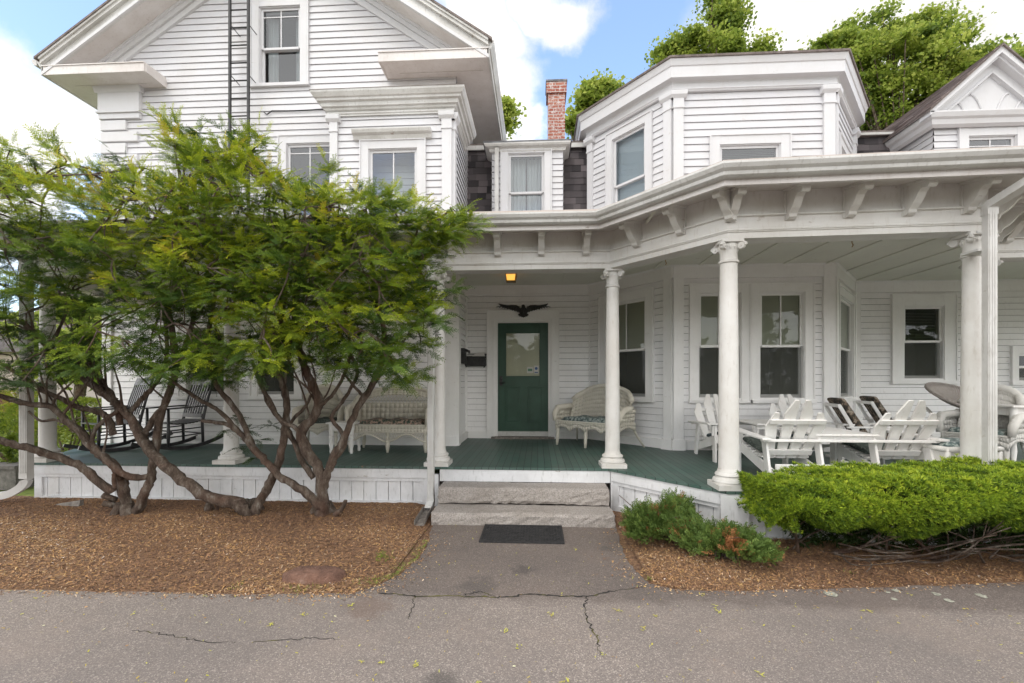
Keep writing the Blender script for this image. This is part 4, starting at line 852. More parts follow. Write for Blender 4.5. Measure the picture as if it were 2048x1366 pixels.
w = MB(); clap(w, E1, 0, E1.L, U0, zd, .108, [hole(dw)]); clap(w, E2, 0, E2.L, U0, zd, .108); clap(w, E0, 0, E0.L, U0, zd, .108); part(w, 'dormer_wall', SIDING_DIM)
window(E1, dw, cas=.115, topc=.04, meet=E1.z(1052, 385), curt='full')
w = MB(); zz = E1.z(1055, 284, .12); w.sweep([(dx0, 8.9), (dx0, DY), (dx1, DY), (dx1, 8.9)], [(0, zd-.02), (.04, zd-.02), (.05, zd+.03), (.11, zd+.05), (.13, zz-.02), (.13, zz), (0, zz)]); part(w, 'dormer_cornice', gutm)
w = MB(); w.box(dx0-.15, dx1+.15, DY-.13, 9.2, zz+.001, zz+.03); part(w, 'dormer_roof', leadm)
w = ribbon(rsp((dx0+.10, DY-.10, zd+.02), [(dx0+.09, DY-.06, zd-.12), (dx0+.09, DY-.05, 3.56)]), .035, .03); part(w, 'downspout', gutm)
# upper bay
BZ = 6.02
ub1 = wbox(B1, 1226, 1292, 262, 400); ub1[2] = B1.z(1260, 395); ub2 = wbox(B2, 1438, 1560, 289, 400); ub2[2] = U0+.3; ub3 = wbox(B3, 1679, 1694, 250, 400); ub3[2] = U0+.3
ub1[2] = U0+.3
ub3[0] = .45; ub3[1] = 1.1; ub3[3] = ub2[3]+.12
ub1[3] = B1.z(1258, 264)
w = MB(); clap(w, B1, 0, B1.L, U0, BZ, .112, [hole(ub1)]); clap(w, B2, 0, B2.L, U0, BZ, .112, [hole(ub2)]); clap(w, B3, 0, B3.L, U0, BZ, .112, [hole(ub3)]); part(w, 'bay_wall', SIDING_DIM)
window(B1, ub1, cas=.12, meet=B1.z(1258, 362), blind=('pale', .40)); window(B2, ub2, cas=.13, blind=('ven', .3)); window(B3, ub3, cas=.12, blind=('ven', .2))
zpb = 5.965
bayposts(U0, zpb, True)
w = MB(); pil(w, B1, 0, .12, U0, zpb); part(w, 'pilaster', trim_dim); w = MB(); pil(w, B3, B3.L-.14, B3.L, U0, zpb); part(w, 'pilaster', trim_dim)
S1 = Fr(XA, 8.9, XA, WY); w = MB(); clap(w, S1, 0, S1.L, U0, BZ, .112); S2 = Fr(XD, WY, XD, 9.4); clap(w, S2, 0, S2.L, U0, BZ, .112); part(w, 'bay_wall', SIDING_DIM)
bpth = [(XA, 9.6), (XA, WY), (XB, BY), (XC, BY), (XD, WY), (XD, 9.6)]
w = MB(); w.sweep(bpth, [(0, zpb), (.05, zpb), (.06, zpb+.02), (.07, zpb+.025), (.07, zpb+.04), (.05, zpb+.05), (.05, 6.09), (.07, 6.11), (.14, 6.125), (.14, 6.115), (.155, 6.115), (.155, 6.275), (.17, 6.285), (.185, 6.33), (.20, 6.37), (0, 6.37)]); part(w, 'bay_cornice', trim_dim)
w = MB(); pts = off(bpth, .22); w.face([(p.x, p.y, 6.375) for p in pts]); ap = ((XA+XD)/2, 8.8, 6.62)
for p, q in zip(pts, pts[1:]): w.face([(p.x, p.y, 6.395), (q.x, q.y, 6.395), ap])
w.sweep(bpth, [(.0, 6.372), (.22, 6.372), (.225, 6.40), (0, 6.41)]); part(w, 'bay_roof', rshm)
# chimney
w = MB(); c0, c1 = xa(1096, 10), xa(1130, 10); cz = za(1113, 163, 10); w.box(c0, c1, 10, 10.4, 5.9, cz-.36); ch = part(w, 'chimney', brickm)
w = MB(); w.box(c0-.0, c1, 10.0, 10.4, cz-.36, cz-.02); w.box(c0-.035, c1+.035, 9.965, 10.435, cz-.36+.1, cz-.02); part(w, 'chimney_top', brickm, parent=ch)
w = MB(); w.box(c0-.05, c1+.05, 9.95, 10.45, cz-.02, cz+.02); w.hexa([(c0-.06, 9.94, 5.95), (c1+.06, 9.94, 5.95), (c1+.06, 10.46, 5.95), (c0-.06, 10.46, 5.95), (c0-.004, 9.996, 6.32), (c1+.004, 9.996, 6.32), (c1+.004, 10.404, 6.32), (c0-.004, 10.404, 6.32)]); part(w, 'flashing', leadm, parent=ch)
# right gabled block
GY = 7.85; gx0 = xa(1867, GY); gxc = xa(2003, GY-.2); gx1 = gxc*2-gx0
K1 = Fr(gx0, GY, gx1, GY); K0 = Fr(gx0, 9.2, gx0, GY); kz = K1.z(1950, 250); gw = wbox(K1, 1934, 2031, 272, 400); gw[2] = U0+.3
w = MB(); clap(w, K1, 0, K1.L, U0, kz, .105, [hole(gw)]); clap(w, K0, 0, K0.L, U0, kz, .105); part(w, 'gable_wall', SIDING_DIM); window(K1, gw, cas=.14, mun=2)
kt = za(1868, 222, GY-.2); w = MB(); w.sweep([(gx0, 9.2), (gx0, GY), (gx1, GY), (gx1, 9)], [(0, kz-.02), (.04, kz-.02), (.05, kz+.03), (.06, kz+.05), (.06, kt-.20), (.12, kt-.17), (.14, kt-.10), (.18, kt-.08), (.21, kt-.02), (.21, kt), (0, kt)]); part(w, 'gable_cornice', trim_dim)
az = za(2003, 96, GY-.2); gsl = (az-kt)/(gxc-(gx0-.2))
w = MB(); w.prism(Fr(0, GY, 30, GY), [(gx0-.12, kt), (gx1+.12, kt), (gxc, az-.12)], -.1, .0); part(w, 'gable_tympanum', trim_dim)
w = MB(); F = Fr(0, GY, 30, GY)
for sg in (-1, 1):
    xo = gxc+sg*(gxc-(gx0-.22))
    def seg(d0, d1, n0, n1, ins=0):
        pts = [(xo-sg*ins, kt-d1+ins*gsl), (gxc, az-d1), (gxc, az-d0), (xo-sg*ins, kt-d0+ins*gsl)]
        if sg > 0: pts = pts[::-1]
        w.prism(F, pts, n0, n1)
    seg(-.04, .07, .0, .21); seg(.07, .12, .0, .16, .12); seg(.12, .30, .0, .05, .25); seg(.26, .30, .05, .065, .3)
part(w, 'gable_rake', trim_dim)
w = MB(); hw = gxc-gx0; zb = kt+.03; H_ = az-kt
def arch(x0, x1, h0, h1, ns=10, point=True):      # raised tracery rib
    w = MB(); pts = []
    for i in range(ns+1): t = i/ns; pts.append((x0+(x1-x0)*t, h0+(h1-h0)*math.sin(t*math.pi/2)**.8))
    for p, q_ in zip(pts, pts[1:]): w.tube([F.p(p[0], .006, p[1]), F.p(q_[0], .006, q_[1])], .016, 6)
    part(w, 'gable_tracery', trim_dim)
for sg in (-1, 1):
    arch(gxc+sg*.12*hw/1, gxc+sg*.34*hw, zb, zb+.34*H_); arch(gxc+sg*.62*hw, gxc+sg*.38*hw, zb+.20*H_, zb+.40*H_); arch(gxc+sg*.44*hw, gxc+sg*.60*hw, zb, zb+.22*H_); arch(gxc+sg*.82*hw, gxc+sg*.62*hw, zb+.05*H_, zb+.23*H_)
    w = MB(); w.tube([F.p(gxc, .006, zb+.66*H_), F.p(gxc+sg*.2*hw, .006, zb+.5*H_)], .016, 6); part(w, 'gable_tracery', trim_dim)
w = MB(); YB2 = 13.5
for sg in (-1, 1):
    xo = gxc+sg*(gxc-(gx0-.24)); z_ = kt-.02
    if sg < 0: q = [(xo, GY-.24, z_+.03), (gxc, GY-.24, az+.05), (gxc, YB2, az+.05), (xo, YB2, z_+.03)]
    else: q = [(gxc, GY-.24, az+.05), (xo, GY-.24, z_+.03), (xo, YB2, z_+.03), (gxc, YB2, az+.05)]
    w.hexa([(a, b, c-.02) for a, b, c in q]+[(a, b, c+.01) for a, b, c in q])
part(w, 'gable_roof', rshm)
F = Fr(gx0-.22, 10.5, gx0-.22, GY-.2)
# courses of the shingled slope
w = MB(); t = []; rr = random.Random(9); n = 14; d = Vector((gxc-(gx0-.24), 0, az+.05-(kt+.01)))
for i in range(n):
    y = GY-.25
    while y < 11.0:
        e = y+rr.uniform(.2, .34); a = Vector((gx0-.24, 0, kt+.025))+d*(i/n); b = Vector((gx0-.24, 0, kt+.025))+d*((i+1)/n); th = Vector((-.008, 0, .010))*rr.uniform(.9, 1.6)
        w.hexa([(a.x, y, a.z), (a.x, e, a.z), (b.x, e, b.z), (b.x, y, b.z), (a.x+th.x, y, a.z+th.z), (a.x+th.x, e, a.z+th.z), (b.x, e, b.z+.003), (b.x, y, b.z+.003)]); t += [rr.uniform(.3, 1)]*8; y = e
w.c = t; part(w, 'gable_shingles', tinted('grey_brown_shingle', [(0, (.10, .08, .075)), (1, (.27, .22, .205))], .9))
# interior blockers so daylight does not leak through the shell
w = MB(); w.box(XL+.05, XR-.05, MY+1.3, 11.8, .1, 6.5); w.box(XR+.02, XA+.6, WY+1.2, 11, .1, 5.9); w.box(XB, XC, WY+.4, 11, .1, 5.9); w.box(XD+.4, 12, WY+1.2, 11, .1, 5.4); part(w, 'inner_core', roomm)
# ================================================================= steps, mat, fittings
def rough_slab(x0, x1, y0, y1, z0, z1, seed, amp=.006):
    bm = MB(); nx, ny, nz_ = 30, 8, 5; r = np.random.RandomState(seed); idx = {}; V = []
    def vid(i, j, k):
        if (i, j, k) not in idx:
            idx[(i, j, k)] = len(V); e = (i in (0, nx))+(j in (0, ny))+(k in (0, nz_)); q = np.array([x0+(x1-x0)*i/nx, y0+(y1-y0)*j/ny, z0+(z1-z0)*k/nz_]); q += r.uniform(-amp, amp, 3)*(1 if k < nz_ else (1, 1, .5))
            if e >= 2: q += (np.array([(x0+x1)/2, (y0+y1)/2, (z0+z1)/2])-q)/np.linalg.norm(np.array([(x0+x1)/2, (y0+y1)/2, (z0+z1)/2])-q)*np.array([.01, .03, .03])*r.uniform(.4, 1.6)
            V.append(tuple(q))
        return idx[(i, j, k)]
    F = []
    for i in range(nx):
        for j in range(ny): F.append((vid(i, j, nz_), vid(i+1, j, nz_), vid(i+1, j+1, nz_), vid(i, j+1, nz_))); F.append((vid(i, j+1, 0), vid(i+1, j+1, 0), vid(i+1, j, 0), vid(i, j, 0)))
        for k in range(nz_): F.append((vid(i, 0, k), vid(i+1, 0, k), vid(i+1, 0, k+1), vid(i, 0, k+1))); F.append((vid(i, ny, k+1), vid(i+1, ny, k+1), vid(i+1, ny, k), vid(i, ny, k)))
    for j in range(ny):
        for k in range(nz_): F.append((vid(0, j, k+1), vid(0, j+1, k+1), vid(0, j+1, k), vid(0, j, k))); F.append((vid(nx, j, k), vid(nx, j+1, k), vid(nx, j+1, k+1), vid(nx, j, k+1)))
    bm.v = V; bm.f = F; bm.m = [0]*len(F); return bm
yl = G(1040, 1053).y; hl = .135
sl = rough_slab(xa(861, yl), xa(1232, yl), yl, yl+.42, -.03, hl, 1)
o = sl.build('granite_step', gran); tag(o, 'lower and wider grey granite step, resting on the asphalt path by the rubber mat', 'step')
yu = P(1048, 1004, 5.25).y; yu = yl+.33
su = rough_slab(xa(875, yu), xa(1220, yu), yu, 5.52, hl+.012, .335, 2)
o = su.build('granite_step', gran); tag(o, 'upper, thicker grey granite step with dark lichen speckles, directly below the green porch deck', 'step')
w = MB(); c = [G(957, 1088), G(1128, 1088), G(1122, 1051), G(966, 1051)]
x0, x1, y0, y1 = G(957, 1088).x, G(1129, 1088).x, G(1040, 1088).y, yl-.01
w.box(x0, x1, y0, y1, .006, .016)
for (a_, b_, c_, d_) in ((x0, x1, y0, y0+.018), (x0, x1, y1-.018, y1), (x0, x0+.018, y0+.018, y1-.018), (x1-.018, x1, y0+.018, y1-.018)): w.box(a_, b_, c_, d_, .0165, .022)
nx = 26
for i in range(nx):
    for j in range(12):
        cx, cy = x0+.03+(x1-x0-.06)*(i+.5)/nx, y0+.03+(y1-y0-.06)*(j+.5)/12; s = .009; d = 1 if (i+j) % 2 else -1
        w.hexa([(cx-s, cy-s*d*.9-.003, .0162), (cx+s, cy+s*d*.9-.003, .0162), (cx+s, cy+s*d*.9+.003, .0162), (cx-s, cy-s*d*.9+.003, .0162), (cx-s, cy-s*d*.9-.003, .020), (cx+s, cy+s*d*.9-.003, .020), (cx+s, cy+s*d*.9+.003, .020), (cx-s, cy-s*d*.9+.003, .020)])
o = w.build('door_mat', rub); tag(o, 'black rubber mat with raised ribs lying on the asphalt below the granite steps', 'mat')
# eagle above the door
w = MB(); hp = [(1113, 223), (1130, 225), (1138, 245), (1140, 265), (1162, 285), (1180, 250), (1215, 230), (1290, 226), (1360, 234), (1430, 224), (1488, 203), (1487, 214), (1470, 232), (1440, 252), (1435, 262), (1400, 270), (1370, 277), (1365, 288), (1325, 290), (1300, 297), (1290, 308), (1262, 305), (1250, 320), (1222, 318), (1205, 334), (1185, 330), (1172, 345), (1165, 352), (1180, 362), (1196, 378), (1180, 388), (1168, 402), (1150, 400), (1138, 414), (1126, 408), (1113, 420)]
lp = [(2226-x, y) for x, y in reversed(hp[1:-1])]
lp = [p for p in lp]; pts = hp+lp
Ye = WY-.06; F = Fr(-20, WY, 20, WY)
def ez(x, y): q = P(900+x/7.5875, 580+y/7.5875, WY-.07); return (q.x+20, q.z)
ctr = ez(1113, 300); n = len(pts)
P2 = [ez(x, y) for x, y in pts][::-1]
w.prism(F, P2, .056, .078)
def tb(a, b, r0, r1): w.tube([F.p(*[ez(*a)[0]], .08, ez(*a)[1]), F.p(ez(*b)[0], .08, ez(*b)[1])], [r0, r1], 8)
w.tube([F.p(ez(1113, 240)[0], .085, ez(1113, 240)[1]), F.p(ez(1113, 280)[0], .09, ez(1113, 280)[1]), F.p(ez(1113, 330)[0], .095, ez(1113, 330)[1]), F.p(ez(1113, 385)[0], .082, ez(1113, 385)[1])], [.016, .022, .034, .02], 10)
w.tube([F.p(ez(1118, 232)[0], .085, ez(1118, 232)[1]), F.p(ez(1095, 236)[0], .09, ez(1095, 236)[1]), F.p(ez(1085, 243)[0], .09, ez(1085, 243)[1])], [.014, .010, .003], 8)
for sg in (-1, 1):
    for k in range(9): t = k/8; a_ = (1113+sg*(60+280*t), 248-12*math.sin(t*3)); b_ = (1113+sg*(80+330*t), 335-75*t); tb(a_, b_, .007, .005)
    tb((1113+sg*50, 285), (1113+sg*110, 240), .013, .012); tb((1113+sg*110, 240), (1113+sg*250, 238), .012, .009); tb((1113+sg*250, 238), (1113+sg*368, 212), .009, .004)
o = w.build('eagle_ornament', blk); tag(o, 'black cast metal eagle with spread wings mounted over the green front door', 'ornament')
# mailboxes
q = wbox(D1, 929, 974, 711, 733); t = thing('mailbox', 'wide black wall mailbox with papers sticking out, left of the green door', 'mailbox', tuple(D1.p((q[0]+q[1])/2, .0, q[2])))
w = MB(); w.nprism(D1, [(.02, q[2]+.01), (.02, q[3]), (.035, q[3]), (.13, q[3]-.03), (.13, q[2]+.02), (.10, q[2])], q[0]+.01, q[1]-.01); w.fb(D1, q[0], q[1], .02, .035, q[3], q[3]+.025)
for uu in (q[0]+.03, q[1]-.05): w.tube([D1.p(uu, .03, q[2]+.01), D1.p(uu, .06, q[2]-.02), D1.p(uu+.02, .09, q[2]+.0)], .008, 6)
w.build('box', blk, t)
w = MB(); w.hexa([D1.p(q[0]+.16, .05, q[3]-.02), D1.p(q[1]-.03, .05, q[3]-.02), D1.p(q[1]-.03, .12, q[3]-.02), D1.p(q[0]+.16, .12, q[3]-.02), D1.p(q[0]+.22, .04, q[3]+.045), D1.p(q[1]-.06, .04, q[3]+.055), D1.p(q[1]-.05, .06, q[3]+.05), D1.p(q[0]+.23, .06, q[3]+.04)]); w.fb(D1, q[0]+.05, q[0]+.2, .06, .064, q[3]-.03, q[3]+.012); w.build('papers', paperm, t)
w = MB(); w.fb(D1, q[0]-.004, q[1]+.004, .125, .14, q[3]-.05, q[3]-.028); w.build('lid_edge', blk, t)
u0_, z0_ = M2.u(917, .1), None
zb, ztp = M2.z(917, 727), M2.z(917, 701); t = thing('mailbox', 'narrow black mailbox on the short side wall, left of the wide mailbox', 'mailbox', tuple(M2.p(.42, 0, zb)))
w = MB(); w.fb(M2, .32, .52, .02, .09, zb, ztp); w.build('box', blk, t)
w = MB(); w.nprism(M2, [(.02, ztp), (.10, ztp-.01), (.14, ztp+.0), (.145, ztp-.03), (.155, ztp-.03), (.15, ztp+.02), (.08, ztp+.05), (.02, ztp+.05)], .31, .53); w.build('lid', blk, t)
# porch lamp
c = P(1022, 551, 7.45); t = thing('ceiling_light', 'lit brass box lantern glowing amber under the porch ceiling above the front door', 'light', (c.x, c.y, CE))
w = MB(); w.box(c.x-.09, c.x+.09, c.y-.09, c.y+.09, CE-.025, CE); w.build('canopy', brass, t)
w = MB()
for sx in (-1, 1):
    for sy in (-1, 1): w.obox((c.x+sx*.085, c.y+sy*.085, CE-.02), (c.x+sx*.07, c.y+sy*.07, CE-.13), .01, .01)
w.box(c.x-.08, c.x+.08, c.y-.08, c.y+.08, CE-.14, CE-.13); w.build('frame', brass, t)
w = MB(); w.hexa([(c.x-.062, c.y-.062, CE-.125), (c.x+.062, c.y-.062, CE-.125), (c.x+.062, c.y+.062, CE-.125), (c.x-.062, c.y+.062, CE-.125), (c.x-.075, c.y-.075, CE-.03), (c.x+.075, c.y-.075, CE-.03), (c.x+.075, c.y+.075, CE-.03), (c.x-.075, c.y+.075, CE-.03)]); w.build('lamp_glass', glow, t)
# small hooks under the beam
for (px, py, Y) in ((1704, 492, 4.9), (1331, 528, 5.6)):
    c = P(px, py, Y); w = MB(); w.tube([Vector((c.x, c.y, CE)), c+Vector((0, 0, .03)), c+Vector((.012, 0, .01)), c+Vector((0, 0, -.01))], .005, 6); o = w.build('ceiling_hook', brass); tag(o, 'small brass hook hanging under the right hand porch ceiling' if px > 1500 else 'small pale hook hanging under the slanted porch beam beside the slim column', 'hook')
# ladder on the wall
t = thing('wall_ladder', 'long black metal ladder fixed to the clapboards left of the attic window', 'ladder', tuple(M1.p(M1.u(477), .2, 3.53)))
u0, u1 = M1.u(459, .2), M1.u(496, .2)
for u in (u0, u1): w = MB(); w.fb(M1, u-.016, u+.016, .17, .21, 3.55, 9.2); w.build('rail', blk, t)
z = 3.75; zs = M1.z(477, 43, .2); z = zs-.235*14
while z < 9.1:
    if z > 3.6: w = MB(); w.tube([M1.p(u0, .19, z), M1.p(u1, .19, z)], .011, 6); w.build('rung', blk, t)
    z += .2345*1.24
for px_, py_ in ((459, 47), (496, 47), (459, 250), (496, 250), (459, 148), (496, 148)): w = MB(); z = M1.z(px_, py_, .2); u = u0 if px_ < 470 else u1; w.tube([M1.p(u, .19, z), M1.p(u+.05, .0, z-.07)], .007, 6); w.build('bracket', blk, t)
w = MB(); pts = [(530, 226), (536, 231), (546, 224), (590, 224), (625, 222), (650, 220), (672, 215)]
w.tube([M1.p(M1.u(x), .03, M1.z(x, y)) for x, y in pts], .010, 6); o = w.build('cable', blk); tag(o, 'thin black cable running along the upper clapboards beside the projecting bay', 'cable')
# ================================================================= furniture
V3 = Vector
def ob(mb, a, b, w_, h_, up=(0, 0, 1)): return mb.obox(a, b, w_, h_, up=V3(up))
def adirondack(name, label, loc, rz, cushm, group=None, sep=.98, zs=.88):
    # two slatted chairs joined by a shared table; sitters face local +Y ; seats at -sep/2 and +sep/2
    t = thing(name, label, 'double chair', loc, rz, group); t.scale = (1, 1, zs)
    def pt(nm, mb, mat=furn, bev=.004): return mb.build(nm, mat, t, local=True, bevel=bev)
    hwid = .27
    for s in (-1, 1):
        cx = s*sep/2
        bot, top = V3((0, -.10, .28)), V3((0, -.40, .93))
        d = (top-bot).normalized(); nrm = V3((0, d.z, -d.y))
        for k, (fx, ln, sl_) in enumerate(((-1.5, .60, -1), (-.5, .76, -1), (.5, .76, 1), (1.5, .60, 1))):
            w = MB(); bx = cx+fx*.110; tx = cx+fx*.158; wd = .092; a = V3((bx, 0, 0))+bot; b = V3((tx, 0, 0))+bot+d*ln; xx = V3((1, 0, 0)); o1 = b-d*.17
            # slat with clipped shoulder
            outl = [a-xx*wd*.42, a+xx*wd*.42, o1+xx*wd*.62, b+xx*(wd*.10 if sl_ < 0 else -wd*.2)+xx*(.03 if sl_ < 0 else 0), b-xx*(wd*.10 if sl_ > 0 else -wd*.2)-xx*(.03 if sl_ > 0 else 0), o1-xx*wd*.62]
            if sl_ < 0: outl = [a-xx*wd*.42, a+xx*wd*.42, o1+xx*wd*.56, b+xx*wd*.52, b+xx*wd*.10, o1-xx*wd*.56]
            else: outl = [a-xx*wd*.42, a+xx*wd*.42, o1+xx*wd*.56, b-xx*wd*.10, b-xx*wd*.52, o1-xx*wd*.56]
            kk = len(outl); w.v = [tuple(p-nrm*.011) for p in outl]+[tuple(p+nrm*.011) for p in outl]; w.f = [tuple(range(kk)), tuple(reversed(range(kk, 2*kk)))]+[(i, (i+1) % kk, kk+(i+1) % kk, kk+i) for i in range(kk)]; w.m = [0]*len(w.f); pt('back_slat', w)
        w = MB(); q = bot+d*.50-nrm*.025; ob(w, (cx-.27, q.y, q.z), (cx+.27, q.y, q.z), .025, .055, d); pt('back_rail', w)
        w = MB(); q = bot+d*.09-nrm*.025; ob(w, (cx-.23, q.y, q.z), (cx+.23, q.y, q.z), .025, .07, d); pt('back_rail', w)
        w = MB()
        for k in range(6): y = -.06+k*.087; z = .285+.10*(k/5)**1.2; ob(w, (cx-.24, y, z), (cx+.24, y, z), .078, .02)
        pt('seat', w)
        for e in (-1, 1):
            x = cx+e*.235; w = MB(); ob(w, (x, .42, .335), (x, -.38, .10), .024, .12); pt('seat_rail', w)
        w = MB(); ob(w, (cx-.25, .435, .335), (cx+.25, .435, .335), .024, .11); pt('apron', w)
        # cushion
        w = MB(); nx, ny = 6, 6; V = []
        w.hexa([(cx-.22, -.05, .31), (cx+.22, -.05, .31), (cx+.22, .42, .405), (cx-.22, .42, .405), (cx-.21, -.03, .37), (cx+.21, -.03, .37), (cx+.21, .43, .465), (cx-.21, .43, .465)]); c_ = w.build('cushion', cushm, t, local=True); b_ = c_.modifiers.new('bevel', 'BEVEL'); b_.width = .028; b_.segments = 4
        # outer arm + legs
        x = cx+s*.31; w = MB(); w.hexa([(x-.045, -.36, .515), (x+.045, -.36, .515), (x+.07, .48, .555), (x-.07, .48, .555), (x-.045, -.36, .537), (x+.045, -.36, .537), (x+.07, .48, .577), (x-.07, .48, .577)]); pt('arm', w)
        for e in (-1, 1):
            x = cx+e*.262
            w = MB(); ob(w, (x, .40, 0), (x, .40, .55), .026, .09, (0, 1, 0)); pt('leg', w)
            w = MB(); w.prism(Fr(x, -9, x, 9) if False else Fr(x, 0, x, 1), [(.36, .54), (.44, .54), (.42, .38), (.40, .38)], .014, .04); pt('arm_brace', w)
            w = MB(); ob(w, (x, -.30, 0), (x, -.20, .52), .026, .09, (0, 1, 0)); pt('leg', w)
    w = MB(); ob(w, (-sep/2-.33, -.285, .505), (sep/2+.33, -.285, .505), .05, .028); pt('arm_rail', w)
    w = MB(); x0, x1 = -sep/2+.24, sep/2-.24
    for k in range(6): y = -.25+k*.127; w.box(x0-.02, x1+.02, y, y+.121, .555, .577)
    pt('table_top', w, bev=.003)
    w = MB(); w.box(x0, x1, -.22, -.198, .49, .553); pt('table_apron', w); w = MB(); w.box(x0, x1, .44, .462, .49, .553); pt('table_apron', w)
    w = MB(); ob(w, (-sep/2-.2, -.30, .17), (sep/2+.2, -.30, .17), .03, .13); pt('stretcher', w)
    return t
adirondack('double_chair', 'white slatted double chair with joined table nearest the hedge, seen from behind, dark green cushions', (xa(1672, 4.95)+.0, 5.02, DK), 0, dkgreen, sep=1.06)
adirondack('double_chair', 'white slatted double chair with joined table facing out below the bay windows, dark striped cushions', (xa(1522, 6.45), 6.42, DK), math.pi, stripe, sep=1.05)
# ---- metal/wood framed patio rockers with camo cushions
def glider(label, loc, rz):
    t = thing('patio_chair', label, 'chair', loc, rz, 'white framed chairs with patterned cushions'); t.scale = (.92, .92, .84)
    def pt(nm, mb, mat=furn): return mb.build(nm, mat, t, local=True, bevel=.003)
    for s in (-1, 1):
        x = s*.27
        w = MB(); ob(w, (x, -.12, .30), (x, -.42, .92), .03, .045, (0, 1, 0)); pt('back_post', w)
        w = MB(); ob(w, (x, -.32, .58), (x, .36, .60), .05, .025); pt('arm', w)
        w = MB(); ob(w, (x, .32, .05), (x, .32, .59), .03, .04, (0, 1, 0)); pt('leg', w); w = MB(); ob(w, (x, -.24, .05), (x, -.20, .58), .03, .04, (0, 1, 0)); pt('leg', w)
        for y in (-.04, .08, .20):
            w = MB(); w.prism(Fr(x, 0, x, 1), [(y-.012, .33), (y+.012, .33), (y+.03, .43), (y+.014, .50), (y+.014, .585), (y-.014, .585), (y-.014, .50), (y-.03, .43)], -.01, .01); pt('arm_slat', w)
        w = MB(); ob(w, (x, -.3, .32), (x, .36, .34), .03, .05); pt('side_rail', w)
        w = MB(); w.tube([(x, -.4, .07), (x, -.2, .035), (x, 0, .025), (x, .2, .035), (x, .42, .07)], .022, 8); pt('runner', w)
    for (yy, zz_) in ((-.415, .90), (-.14, .34), (.34, .34)): w = MB(); ob(w, (-.27, yy, zz_), (.27, yy, zz_), .03, .05); pt('cross_rail', w)
    w = MB(); w.hexa([(-.24, -.10, .36), (.24, -.10, .36), (.24, .36, .37), (-.24, .36, .37), (-.24, -.10, .46), (.24, -.10, .46), (.24, .36, .47), (-.24, .36, .47)]); c = w.build('seat_cushion', camo, t, local=True); b = c.modifiers.new('b', 'BEVEL'); b.width = .035; b.segments = 4
    w = MB(); w.hexa([(-.24, -.12, .42), (.24, -.12, .42), (.24, -.02, .44), (-.24, -.02, .44), (-.23, -.42, 1.0), (.23, -.42, 1.0), (.23, -.33, 1.02), (-.23, -.33, 1.02)]); c = w.build('back_cushion', camo, t, local=True); b = c.modifiers.new('b', 'BEVEL'); b.width = .035; b.segments = 4
    return t
glider('white framed chair with dark leaf patterned cushions, nearer of the pair beside the bay corner', (xa(1732, 6.1), 6.1, DK-.02), math.radians(-104))
glider('white framed chair with dark leaf patterned cushions, the one farther back against the clapboards', (xa(1790, 6.95), 6.95, DK-.02), math.radians(-104))
